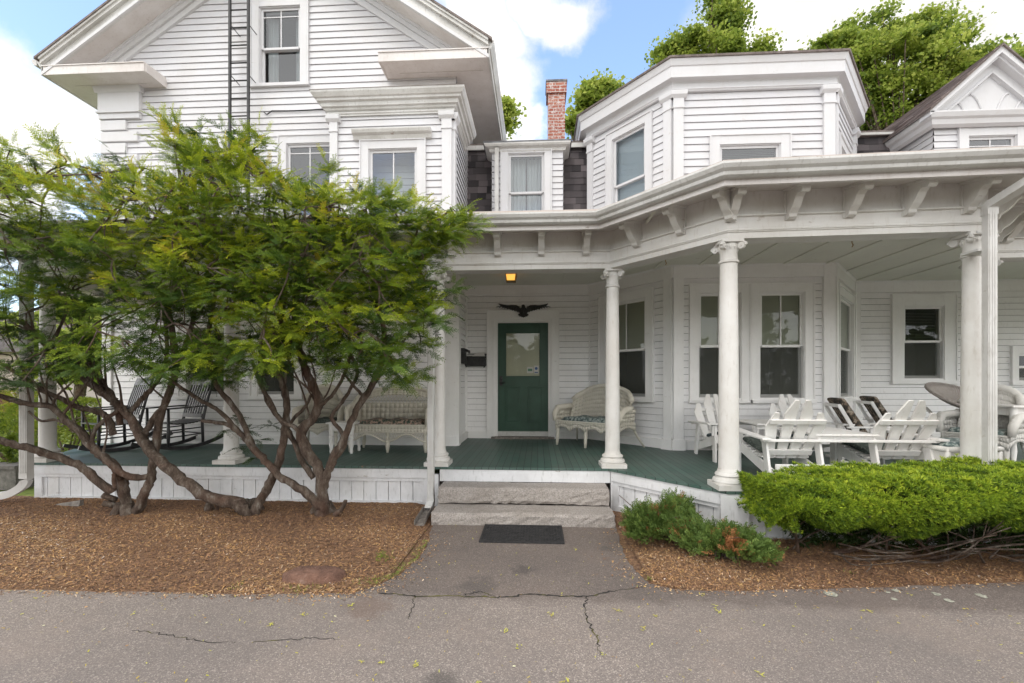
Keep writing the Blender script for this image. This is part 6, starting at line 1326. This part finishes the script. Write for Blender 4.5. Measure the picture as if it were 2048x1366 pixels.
for (x, y, Yp) in pads:
    k = 'A' if x < 300+rs.uniform(-40, 40) else ('B' if x < 560+rs.uniform(-50, 50) else 'C')
    c = P(x, y, Yp); v = c-cent; hz_ = v.to_2d(); ha = math.atan2(hz_.y, hz_.x)
    hole_ = math.sin(x*.031+1.7*math.sin(y*.021))*math.sin(y*.047+x*.008+1.1)+.35*math.sin(x*.09+y*.05)
    if hole_ > .8 and y > 345 and rs.rand() < .85: continue
    # keep clear of beams and wall boards
    if c.z > 2.85 and c.y > 4.72: c = P(x, y, 4.72)
    near = min(tips[k], key=lambda q: (q[0]-c).length); a = near[0]; ln = (a-c).length
    if ln > .12 and rs.rand() < .75:
        mdl = a.lerp(c, .5)+Vector((rs.uniform(-.08, .08), rs.uniform(-.08, .08), rs.uniform(-.02, .10))); q = [a, mdl, c]
        wt[k].tube(smoothpath(q, 3), [.011, .010, .009, .007, .006, .005, .004], 5); tips[k].append((mdl, .01))
    # outward heading: mostly away from the nearest limb, sprays fan from pad centre
    sp = max(abs(ha), 0)
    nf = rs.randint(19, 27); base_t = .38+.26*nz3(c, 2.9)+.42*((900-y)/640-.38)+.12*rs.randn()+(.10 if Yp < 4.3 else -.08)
    # new growth yellower, plus top light painted in as lighter upper and front pads
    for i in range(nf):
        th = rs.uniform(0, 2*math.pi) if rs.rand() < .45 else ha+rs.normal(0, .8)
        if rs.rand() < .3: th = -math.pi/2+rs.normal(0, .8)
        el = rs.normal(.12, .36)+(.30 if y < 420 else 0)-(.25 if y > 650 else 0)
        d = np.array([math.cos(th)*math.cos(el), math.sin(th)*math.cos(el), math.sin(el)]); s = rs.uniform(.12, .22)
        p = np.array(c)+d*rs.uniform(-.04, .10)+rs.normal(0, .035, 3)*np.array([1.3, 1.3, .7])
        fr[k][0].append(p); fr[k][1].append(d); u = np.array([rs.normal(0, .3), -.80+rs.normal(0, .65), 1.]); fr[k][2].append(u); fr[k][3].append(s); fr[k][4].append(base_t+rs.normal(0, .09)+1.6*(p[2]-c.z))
# a few low sprigs by the porch column behind the trunks
for (x, y, Yp, k) in [(470, 835, 5.1, 'B'), (495, 860, 5.05, 'B'), (520, 880, 5.05, 'B'), (480, 895, 5.05, 'B'), (545, 850, 5.1, 'C'), (450, 860, 5.0, 'B'), (510, 915, 5.0, 'B')]:
    for i in range(9):
        th = rs.uniform(0, 6.28); d = np.array([math.cos(th), math.sin(th)*.7, rs.normal(-.1, .3)]); d /= np.linalg.norm(d); fr[k][0].append(np.array(P(x, y, Yp))); fr[k][1].append(d); fr[k][2].append(np.array([0, rs.normal(0, .3), 1])); fr[k][3].append(rs.uniform(.12, .2)); fr[k][4].append(.15+rs.normal(0, .05))
for k in 'ABC':
    q_ = random.Random(ord(k)+5)
    for j_ in range(16):     # slender secondary stems climbing into the crown
        s0 = tips[k][q_.randint(0, min(60, len(tips[k])-1))][0]; s1 = s0+Vector((q_.uniform(-.35, .35), q_.uniform(-.25, .15), q_.uniform(.35, .8))); s2 = s1+Vector((q_.uniform(-.4, .4), q_.uniform(-.2, .1), q_.uniform(.2, .5)))
        if s2.z > 2.85 and s2.y > 4.75: s2.y = 4.75
        limb(wt[k], [s0, s0.lerp(s1, .5)+Vector((q_.uniform(-.08, .08), 0, 0)), s1, s2], .016, .004, j_, 6)
    o = wt[k].build('trunk', barkm, TH[k], smooth=True)
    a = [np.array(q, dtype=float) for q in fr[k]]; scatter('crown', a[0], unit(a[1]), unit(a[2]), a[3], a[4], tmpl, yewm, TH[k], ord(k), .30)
# ---- clipped hedge on the right
def tuft_template(nb, seed):
    r = np.random.RandomState(seed); Q = []; T = []
    for i in range(nb):
        a = 2*math.pi*i/nb+r.uniform(-.3, .3); sp = r.uniform(.35, 1.05); d = np.array([math.cos(sp), math.sin(sp)*math.cos(a), math.sin(sp)*math.sin(a)]); L = r.uniform(.7, 1.1); s = np.cross(d, r.normal(0, 1, 3)); s /= np.linalg.norm(s); w_ = .14; m_ = d*L*.5
        Q.extend([np.zeros(3), m_+s*w_/2, d*L, m_-s*w_/2]); T.extend([.0, .35, .8, .35])
    return np.array(Q), np.array(T)
tt_ = [tuft_template(9, s) for s in (1, 2, 3)]
hx0, hx1 = 1.88, 5.6
def htop(x, y):    # hedge top height
    return .74+.035*math.sin(x*2.3)+.02*math.sin(x*5.1+y*3)+.10*max(0, (x-3.2)/1.6)-.10*max(0, 2.15-x)*2
def hfront(x): return 3.62+.35*max(0, (2.35-x))**1.2*1.2+.03*math.sin(x*3.3)-.05*(x-3)
def hback(x): return 4.42 if x < 4.1 else 4.42
rs = np.random.RandomState(5); H1 = ([], [], [], [], [])
def addh(p, n, s, t_): 
    n = np.array(n, float); n /= np.linalg.norm(n); H1[0].append(p); H1[1].append(n+rs.normal(0, .22, 3)); H1[2].append(rs.normal(0, 1, 3)); H1[3].append(s); H1[4].append(t_)
def sag(x): return .40+.05*math.sin(x*4.1)+.04*math.sin(x*9.7+1)-.05*math.exp(-((x-2.9)/.22)**2)+.12*max(0, 2.15-x)*1.5
for i in range(30000):
    x = hx0+(hx1-hx0)*rs.rand(); yf, yb = hfront(x), hback(x)
    cx = 1.98; 
    r_ = rs.rand()
    edge = min(1, max(0, (x-hx0)/.25))
    lump = .35*math.sin(x*7.3+1.1)*math.sin(x*3.1); gap = math.sin(x*17+2*math.sin(x*5))
    if r_ < .56:
        y = yf+(yb-yf)*rs.rand(); e = min(1, (y-yf)/.16); zt_ = htop(x, y)-.10*(1-e)**2-.25*(1-edge)**2+rs.normal(0, .014)+.018*math.sin(x*13+y*9)
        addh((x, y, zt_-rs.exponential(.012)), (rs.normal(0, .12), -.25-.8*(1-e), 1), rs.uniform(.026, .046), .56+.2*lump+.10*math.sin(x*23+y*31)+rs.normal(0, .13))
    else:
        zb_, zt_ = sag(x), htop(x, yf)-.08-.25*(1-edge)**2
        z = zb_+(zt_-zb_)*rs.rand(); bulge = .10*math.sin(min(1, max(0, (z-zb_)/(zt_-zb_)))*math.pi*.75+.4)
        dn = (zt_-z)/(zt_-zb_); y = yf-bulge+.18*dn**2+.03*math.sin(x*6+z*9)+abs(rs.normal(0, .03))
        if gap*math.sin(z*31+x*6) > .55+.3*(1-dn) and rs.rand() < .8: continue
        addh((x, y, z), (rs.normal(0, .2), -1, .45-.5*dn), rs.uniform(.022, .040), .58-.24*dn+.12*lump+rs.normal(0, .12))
for i in range(2600):       # left end face
    z = .34+.36*rs.rand(); y = 3.75+.65*rs.rand(); x = hx0+.12*((.72-z)/.4)+.30*max(0, (4.0-y))+abs(rs.normal(0, .03)); addh((x, y, z), (-1, -.4, .3), rs.uniform(.026, .042), .5+rs.normal(0, .12))
cy_ = hfront(3.5); ht = thing('hedge', 'long clipped yew hedge, bright green flat top and bare twigs beneath, before the right porch', 'hedge', (3.4, 4.0, 0))
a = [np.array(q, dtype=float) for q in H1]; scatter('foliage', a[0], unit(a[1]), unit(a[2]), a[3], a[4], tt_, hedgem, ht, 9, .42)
# dark inner mass of twigs
w = MB(); rr = random.Random(12)
for i in range(36):
    x0 = 2.25+i/36*3.1+rr.uniform(-.2, .2); y0 = rr.uniform(4.0, 4.25); p0 = Vector((x0, y0, .04)); dirx = rr.choice((-1, 1))*rr.uniform(.1, .9); x1 = min(5.6, max(2.0, x0+dirx)); p1 = Vector(((x0+x1)/2, y0-rr.uniform(.05, .3), rr.uniform(.12, .32))); p2 = Vector((x1, hfront(x1)+rr.uniform(-.05, .25), rr.uniform(.30, .52)))
    q = limb(w, [p0, p1, p2], rr.uniform(.009, .020), .004, i, 6)
    for k in range(3):
        a_ = q[rr.randint(len(q)//2, len(q)-2)]; w.tube([a_, a_+Vector((rr.uniform(-.15, .15), rr.uniform(-.18, .05), rr.uniform(-.03, .14)))], [.005, .002], 4)
for i in range(14):    # bare grey twigs that hang below the foliage
    x0 = rr.uniform(2.2, 5.2); p0 = Vector((x0, 3.95, rr.uniform(.10, .2))); q = [p0, p0+Vector((rr.uniform(-.3, .3), -.2, rr.uniform(-.02, .08))), p0+Vector((rr.uniform(-.6, .6), -.42, rr.uniform(0, .16)))]; limb(w, q, .010, .003, 80+i, 5)
w.build('twigs', deadm if False else barkm, ht, smooth=True)
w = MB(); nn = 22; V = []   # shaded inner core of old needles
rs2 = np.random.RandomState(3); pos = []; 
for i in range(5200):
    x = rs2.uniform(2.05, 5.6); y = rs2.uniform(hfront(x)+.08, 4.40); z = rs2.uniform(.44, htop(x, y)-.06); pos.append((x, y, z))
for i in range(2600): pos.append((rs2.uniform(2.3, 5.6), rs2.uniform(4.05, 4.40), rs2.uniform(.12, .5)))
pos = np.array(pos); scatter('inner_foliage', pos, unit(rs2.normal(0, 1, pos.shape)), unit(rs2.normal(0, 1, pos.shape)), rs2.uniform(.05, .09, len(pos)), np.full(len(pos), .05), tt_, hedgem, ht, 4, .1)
# second, taller clipped shrub at the far right
t2 = thing('clipped_shrub', 'bright green clipped shrub rising at the right edge beyond the hedge, beside the downspout', 'shrub', (5.1, 4.35, 0)); H2 = ([], [], [], [], [])
for i in range(3800):
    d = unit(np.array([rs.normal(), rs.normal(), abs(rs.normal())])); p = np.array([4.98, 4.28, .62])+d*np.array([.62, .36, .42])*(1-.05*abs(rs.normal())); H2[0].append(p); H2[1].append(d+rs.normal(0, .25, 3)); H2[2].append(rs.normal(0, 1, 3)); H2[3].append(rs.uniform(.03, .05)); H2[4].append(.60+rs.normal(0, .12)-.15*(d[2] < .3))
a = [np.array(q, dtype=float) for q in H2]; scatter('foliage', a[0], unit(a[1]), unit(a[2]), a[3], a[4], tt_, hedgem, t2, 19, .42)
w = MB()
for i in range(6): limb(w, [(4.98, 4.28, 0), (4.98+rr.uniform(-.2, .2), 4.25, .3), (4.98+rr.uniform(-.5, .5), 4.2+rr.uniform(-.2, .2), .8)], .02, .006, i, 6)
w.build('stem', barkm, t2, smooth=True)
# ---- junipers
def juniper(label, cx, cy, rx, ry, hz_, n, seed, name='juniper_bush'):
    r = np.random.RandomState(seed); t = thing(name, label, 'shrub', (cx, cy, .03), 0, None); A = ([], [], [], [], [])
    cl = [(r.uniform(-1, 1), r.uniform(-1, 1), r.uniform(.4, 1)) for _ in range(9)]
    for i in range(n):
        c = cl[r.randint(9)]; d = unit(np.array([r.normal(), r.normal(), abs(r.normal())*.8+.1])); rr_ = r.uniform(.55, 1.0)
        p = np.array([cx+c[0]*rx*.55+d[0]*rx*.5*rr_, cy+c[1]*ry*.55+d[1]*ry*.5*rr_, .05+hz_*(.25*c[2]+.55*c[2]*d[2]*rr_)])
        o_ = p-np.array([cx, cy, .02]); hd = unit(o_*np.array([1, 1, .8])+r.normal(0, .10, 3)); brown = (math.sin(p[0]*11+seed)*math.sin(p[1]*9+2)*math.cos(p[2]*14) > .62) or (p[2] < .09 and r.rand() < .4) or r.rand() < .03
        A[0].append(p); A[1].append(hd+np.array([0, 0, .35])+r.normal(0, .25, 3)); A[2].append(r.normal(0, 1, 3)); A[3].append(r.uniform(.05, .11)); A[4].append(.93+r.normal(0, .03) if brown else min(.75, .46+r.normal(0, .13)))
    a = [np.array(q, dtype=float) for q in A]; T = [frond_template(6, .10, s, droop=0, wid=.42, fork=False) for s in (11, 12, 13)]
    scatter('foliage', a[0], unit(a[1]), unit(a[2]), a[3], a[4], T, junm, t, seed, .12)
    w = MB(); q = random.Random(seed)
    for i in range(14): limb(w, [(cx, cy, .02), (cx+q.uniform(-.5, .5)*rx, cy+q.uniform(-.5, .5)*ry, hz_*.35), (cx+q.uniform(-1, 1)*rx, cy+q.uniform(-1, 1)*ry, hz_*q.uniform(.3, .8))], .012, .004, i, 5)
    w.build('stem', barkm, t, smooth=True)
g1, g2 = G(1320, 1090), G(1430, 1115)
juniper('low juniper with brown dead patches directly right of the granite steps', G(1325, 1085).x, 4.45, .37, .42, .52, 2900, 21)
juniper('low sprawling juniper with rusty tips, between its neighbour and the clipped hedge', G(1440, 1115).x-.03, 4.0, .42, .38, .40, 2400, 22)
# weeds, moss and grass at the bed's edge
def blades(name, label, pts, n, seed, L=(.03, .08), mat=grassm, cat='weed', kind=None):
    r = np.random.RandomState(seed); V = []; T = []
    for i in range(n):
        c, s = pts[r.randint(len(pts))]; p = np.array([c.x+r.normal(0, s), c.y+r.normal(0, s*.6), c.z]); d = unit(np.array([r.normal(0, .5), r.normal(0, .5), 1])); l = r.uniform(*L); a = r.uniform(0, 3.14); sd_ = np.array([math.cos(a), math.sin(a), 0])*.003
        V += [p-sd_, p+sd_, p+d*l+sd_*.1, p+d*l-sd_*.1]; T += [r.rand()]*4
    o = npmesh(name, np.array(V), np.arange(len(V)).reshape(-1, 4), mat, np.array(T)); return o
o = blades('grass_tufts', '', [(G(500, 1165), .05), (G(530, 1150), .03), (G(640, 1178), .06), (G(600, 1180), .04), (G(470, 1178), .04), (G(780, 1120), .03), (G(10, 1150), .05), (G(1300, 1160), .02), (G(1700, 1150), .02)], 300, 1, (.015, .05)); setk(o, 'stuff')
r = np.random.RandomState(9); mo = []
def fmoss(r):
    i = r.randint(7, 10); a_, b_ = edgeL[i-1], edgeL[i]; q = a_.lerp(b_, r.rand()); return (q.x-abs(r.normal(0, .045))*(1+math.sin(q.y*19)), q.y+r.normal(0, .03), .02+r.rand()*.008)
chips('moss', 800, fmoss, (.006, .014), grassm, 44)
t = thing('weed', 'small green leafy weed at the edge of the mulch near the downspout trough', 'weed', tuple(G(765, 1118, .03)))
A = ([], [], [], [], []); r = np.random.RandomState(2)
for i in range(60): p = np.array(G(765+r.normal(0, 9), 1118+r.normal(0, 5), .05)); A[0].append(p+[0, 0, r.uniform(0, .04)]); A[1].append(r.normal(0, 1, 3)+[0, 0, 1]); A[2].append(r.normal(0, 1, 3)); A[3].append(.022); A[4].append(.4+r.normal(0, .1))
a = [np.array(q, dtype=float) for q in A]; scatter('leaf', a[0], unit(a[1]), unit(a[2]), a[3], a[4], [tuft_template(4, 5)], grassm, t, 3, .1)
# flat red rock
c = G(628, 1160); rr = random.Random(3); w = MB(); V = []; ring = [(-.24, -.03), (-.2, .07), (-.08, .115), (.06, .10), (.17, .10), (.235, .05), (.22, -.05), (.1, -.10), (-.06, -.11), (-.2, -.085)]
k = len(ring); w.v = [(c.x+x*1.03, c.y+y, .01) for x, y in ring]+[(c.x+x*.97, c.y+y*.95, .06) for x, y in ring]+[(c.x+x*.75, c.y+y*.7, .082+rr.uniform(-.006, .006)) for x, y in ring]+[(c.x, c.y, .08)]
for l in (0, 1):
    for i in range(k): j = (i+1) % k; w.f.append((l*k+i, l*k+j, (l+1)*k+j, (l+1)*k+i))
for i in range(k): w.f.append((2*k+i, 2*k+(i+1) % k, 3*k))
w.f = [tuple(reversed(f)) for f in w.f]; w.m = [0]*len(w.f); o = w.build('flat_rock', rockm, smooth=True); tag(o, 'flat reddish brown rock half sunk in the mulch at the driveway edge', 'rock')
# ================================================================= trees behind the house
def bigtree(name, label, base, H_, crown, nleaf, lsz, seed, group, mat=maplem, tint=.5, wind=0, tr=.22, limbs=()):
    r = np.random.RandomState(seed); b = Vector(base); t = thing(name, label, 'tree', tuple(b), 0, group)
    w = MB(); tp = b+Vector((0, 0, H_)); mainp = [b, b.lerp(tp, .35)+Vector((r.uniform(-.3, .3), 0, 0)), b.lerp(tp, .7)+Vector((r.uniform(-.4, .4), 0, 0)), tp]; limb(w, mainp, tr, tr*.2, seed, 8)
    cl = []
    for (cx, cy, cz_, rx, ry, rz_, k) in crown:
        for i in range(k):
            d = unit(r.normal(0, 1, 3)); q = np.array([cx, cy, cz_])+d*np.array([rx, ry, rz_])*r.uniform(.35, 1)**.6; cl.append(q)
            if i % 3 == 0:
                s_ = b.lerp(tp, min(.9, max(.25, (q[2]-b.z)/H_*.62))); limb(w, [s_, s_.lerp(Vector(q), .5)+Vector((0, 0, .15)), Vector(q)], tr*.22, .02, seed+i, 6)
    w.build('trunk', barkm, t, smooth=True)
    cl = np.array(cl); per = max(1, nleaf//len(cl)); n = per*len(cl); C = np.repeat(cl, per, 0); csz = np.repeat(r.uniform(.2, .5, len(cl)), per); off_ = r.normal(0, .5, (n, 3))*csz[:, None]*np.array([1.15, 1.15, .8]); pos = C+off_+np.outer(off_[:, 2], [wind, 0, 0])
    L = lsz*r.uniform(.6, 1.25, n); nrm = unit(r.normal(0, 1, (n, 3))+np.array([0, -.3, .9])); a = unit(np.cross(nrm, r.normal(0, 1, (n, 3)))); c_ = np.cross(nrm, a)
    # five-pointed-ish leaf: two crossed kites
    V = np.stack([pos-a*L[:, None]*.5, pos+c_*L[:, None]*.42, pos+a*L[:, None]*.55, pos-c_*L[:, None]*.42], 1)
    V[:, 1] += nrm*L[:, None]*.12; V[:, 3] += nrm*L[:, None]*.12
    tn = np.clip(tint+np.repeat(r.normal(0, .13, len(cl)), per)+r.normal(0, .16, n)+.12*np.sign(off_[:, 2])*(abs(off_[:, 2]) > .1), 0, 1)
    npmesh('crown', V.reshape(-1, 3), np.arange(4*n).reshape(n, 4), mat, np.repeat(tn, 4), t); return t
def cr(px, py, Y, rpx, rpy, k, ry=None): c = P(px, py, Y); s = Y/FPX; return (c.x, c.y, c.z, rpx*s, ry or rpx*s*.8, rpy*s, k)
Y1 = 17
bigtree('maple_tree', 'bright green maple rising above the middle of the bay roof, right of the chimney', (xa(1410, Y1), Y1, 0), 13, [cr(1400, 120, Y1, 75, 45, 34), cr(1445, 45, Y1, 32, 55, 20), cr(1345, 120, Y1, 35, 35, 12), cr(1515, 105, Y1, 14, 16, 5), cr(1455, -60, Y1, 35, 60, 14)], 24000, .125, 1, 'maples behind the house', tint=.48)
Y2 = 19
bigtree('maple_tree', 'big windblown maple filling the gap between the bay roof and the right gable', (xa(1800, Y2), Y2, 0), 12, [cr(1780, 150, Y2, 130, 85, 80), cr(1680, 130, Y2, 80, 45, 34), cr(1850, 70, Y2, 50, 40, 22), cr(1740, 70, Y2, 50, 35, 18), cr(1890, 165, Y2, 80, 45, 30), cr(1790, 220, Y2, 90, 50, 34), cr(1950, 130, Y2, 40, 25, 8)], 60000, .13, 2, 'maples behind the house', tint=.50, wind=.8)
bigtree('maple_tree', 'small leafy maple top peeking out just right of the brick chimney', (xa(1185, 16), 16, 0), 9.5, [cr(1185, 205, 16, 40, 32, 20), cr(1225, 190, 16, 30, 25, 12), cr(1160, 240, 16, 25, 30, 10)], 7000, .16, 3, 'maples behind the house', tint=.6)
bigtree('maple_tree', 'sliver of yellow green foliage showing between the main roof edge and the chimney', (xa(1005, 18), 18, 0), 10.2, [cr(1008, 232, 18, 17, 26, 12)], 2600, .16, 4, 'maples behind the house', tint=.7)
bigtree('maple_tree', 'maple crown tip just showing beyond the right gable roof', (xa(2040, 20), 20, 0), 11, [cr(2065, 150, 20, 45, 50, 16)], 4000, .16, 6, 'maples behind the house', tint=.6)
r = np.random.RandomState(88); n = 9000; pos = np.stack([r.uniform(-60, 60, n), -46+r.normal(0, 1.2, n), np.zeros(n)], 1); pos[:, 2] = r.uniform(0, 1, n)*(8.5+2.2*np.sin(pos[:, 0]*.5)+1.1*np.sin(pos[:, 0]*1.3))
a_ = unit(r.normal(0, 1, (n, 3))); b_ = unit(np.cross(a_, r.normal(0, 1, (n, 3)))); L = r.uniform(.35, .9, n)[:, None]; V = np.stack([pos-a_*L, pos+b_*L*.6, pos+a_*L, pos-b_*L*.6], 1)
setk(npmesh('distant_wood', V.reshape(-1, 3), np.arange(4*n).reshape(n, 4), bushm, np.repeat(r.uniform(0, .35, n), 4)), 'stuff')
# across the drive (mirrored in the windows)
for i, (x, y, h) in enumerate([(-11, -40, 21), (3, -34, 19), (17, -44, 22)]):
    bigtree('street_tree', ['broad tree across the drive, left', 'tall tree across the drive, centre', 'distant tree across the drive, right'][i]+', seen only mirrored in the windows', (x, y, 0), h*.8, [(x, y, h*.62, 3.6, 3, h*.28, 60), (x+1, y, h*.85, 2, 2, 2.0, 20)], 5000, .42, 60+i, 'trees across the drive', tint=.35)
# ================================================================= left background
def bush(name, label, cx, cy, rx, ry, h, n, seed, tint=.55, mat=bushm, lsz=.06, group=None, cat='bush'):
    r = np.random.RandomState(seed); t = thing(name, label, cat, (cx, cy, 0), 0, group); d = unit(r.normal(0, 1, (n, 3))); d[:, 2] = abs(d[:, 2])
    pos = np.array([cx, cy, h*.45])+d*np.array([rx, ry, h*.55])*(1-abs(r.normal(0, .10, n)))[:, None]+.06*np.sin(d*9+seed)
    low = r.rand(n) < .3; pos[low, 2] = r.uniform(.03, h*.5, low.sum())
    tn = np.clip(tint+.2*np.sin(pos[:, 0]*3+pos[:, 2]*5)*np.cos(pos[:, 1]*4)+r.normal(0, .13, n), 0, 1)
    scatter('foliage', pos, unit(d+r.normal(0, .4, (n, 3))), unit(r.normal(0, 1, (n, 3))), lsz*r.uniform(.7, 1.4, n), tn, tt_, mat, t, seed, .1)
    w = MB(); q = random.Random(seed)
    for i in range(6): limb(w, [(cx, cy, 0), (cx+q.uniform(-.3, .3)*rx, cy, h*.4), (cx+q.uniform(-.8, .8)*rx, cy+q.uniform(-.5, .5)*ry, h*.8)], .03, .01, i, 5)
    w.build('stem', barkm, t, smooth=True); return t
gl_ = G(20, 905)
bush('clipped_bush', 'rounded green clipped bush directly behind the rocking chair at the porch end', -9.4, 8.6, 1.3, .9, 1.25, 3200, 1, .45)
bush('clipped_bush', 'yellow green clipped bush farther back beyond the left porch column', -11.3, 9.6, 1.2, .8, 1.15, 2600, 2, .62)
bush('clipped_bush', 'reddish tinged bush next to the white post on the left lawn', xa(25, 11.5), 11.5, 1.1, .8, 1.45, 2400, 3, .72)
bush('clipped_bush', 'bright yellow green bush showing between the porch corner and the clapboard wall', -10.6, 12.5, 1.6, 1.0, 1.9, 3000, 7, .6)
bush('low_shrub', 'low green shrub on top of the concrete wall at the left edge', xa(0, 6.4), 6.6, .5, .4, .70, 1500, 4, .42, group=None, cat='shrub')
w = MB(); x0 = xa(-200, 6.2); w.box(x0, xa(47, 6.2), 6.1, 6.35, 0, .30); w.box(x0, xa(47, 6.2)+.02, 6.07, 6.38, .30, .35); o = w.build('concrete_wall', conc); tag(o, 'low grey concrete retaining wall at the left edge beside the porch', 'wall')
w = MB(); c = P(97, 820, 10.5); w.tube([(c.x, c.y, 0), (c.x, c.y, 2.6)], .055, 12); o = w.build('post', farw); tag(o, 'slim white post standing on the lawn left of the porch column', 'post')
ga = thing('garage', 'pale distant building with dark red door beyond the left lawn', 'building', (xa(20, 22), 22, 0))
w = MB(); Yg = 22; w.box(xa(-420, Yg), xa(66, Yg), Yg, Yg+8, 0, 3.1); w.build('wall', stucco, ga)
w = MB(); w.box(xa(-30, Yg), xa(20, Yg), Yg-.08, Yg-.003, 0, za(0, 785, Yg)); w.build('door', maroon, ga)
w = MB(); xa0, xa1 = xa(-420, Yg), xa(80, Yg); w.hexa([(xa0-.3, Yg-.4, 3.1), (xa1+.3, Yg-.4, 3.1), (xa1+.3, Yg+8, 3.1), (xa0-.3, Yg+8, 3.1), (xa0, Yg+3.8, 5.4), (xa1, Yg+3.8, 5.4), (xa1, Yg+4.2, 5.4), (xa0, Yg+4.2, 5.4)]); w.build('roof', rshm, ga)
w = MB(); c = P(44, 812, Yg); w.tube([(c.x, Yg-.01, c.z), (c.x, Yg-.08, c.z)], .12, 12); w.build('vent', blk, ga)
hb_ = thing('neighbour_house', 'white neighbouring house half hidden by foliage beyond the left lawn', 'house', (xa(140, 34), 34, 0))
w = MB(); w.box(xa(60, 34), xa(215, 34), 34, 42, 0, 6); w.build('wall', farw, hb_)
w = MB(); a0, a1 = xa(50, 34), xa(225, 34); w.prism(Fr(-100, 34, 100, 34), [(a0+100, 6), (a1+100, 6), ((a0+a1)/2+100, 9.2)], -8, .4); w.build('roof', rshm, hb_)
for px in (85, 130, 175):
    b_ = P(px, 760, 34); w = MB(); w.box(b_.x-.5, b_.x+.5, 33.95, 33.99, .9, 2.6); w.build('window', roomm, hb_)
for i, (px, Y, h, lab) in enumerate([(170, 15, 5.5, 'light green tree beyond the lawn, seen between column and clapboard wall'), (120, 26, 8, 'taller tree in front of the white neighbouring house'), (10, 30, 8, 'tree behind the pale garage at the left edge'), (-150, 20, 9, 'dense tree at the far left, mostly outside the view'), (60, 38, 9, 'hazy tree farthest back on the left')]):
    x = xa(px, Y); bigtree('garden_tree', lab, (x, Y, 0), h*.8, [(x, Y, h*.55, 1.6+h*.08, 1.6, h*.33, 40)], 5200, .16+.004*Y, 90+i, 'trees on the left', tint=.45)
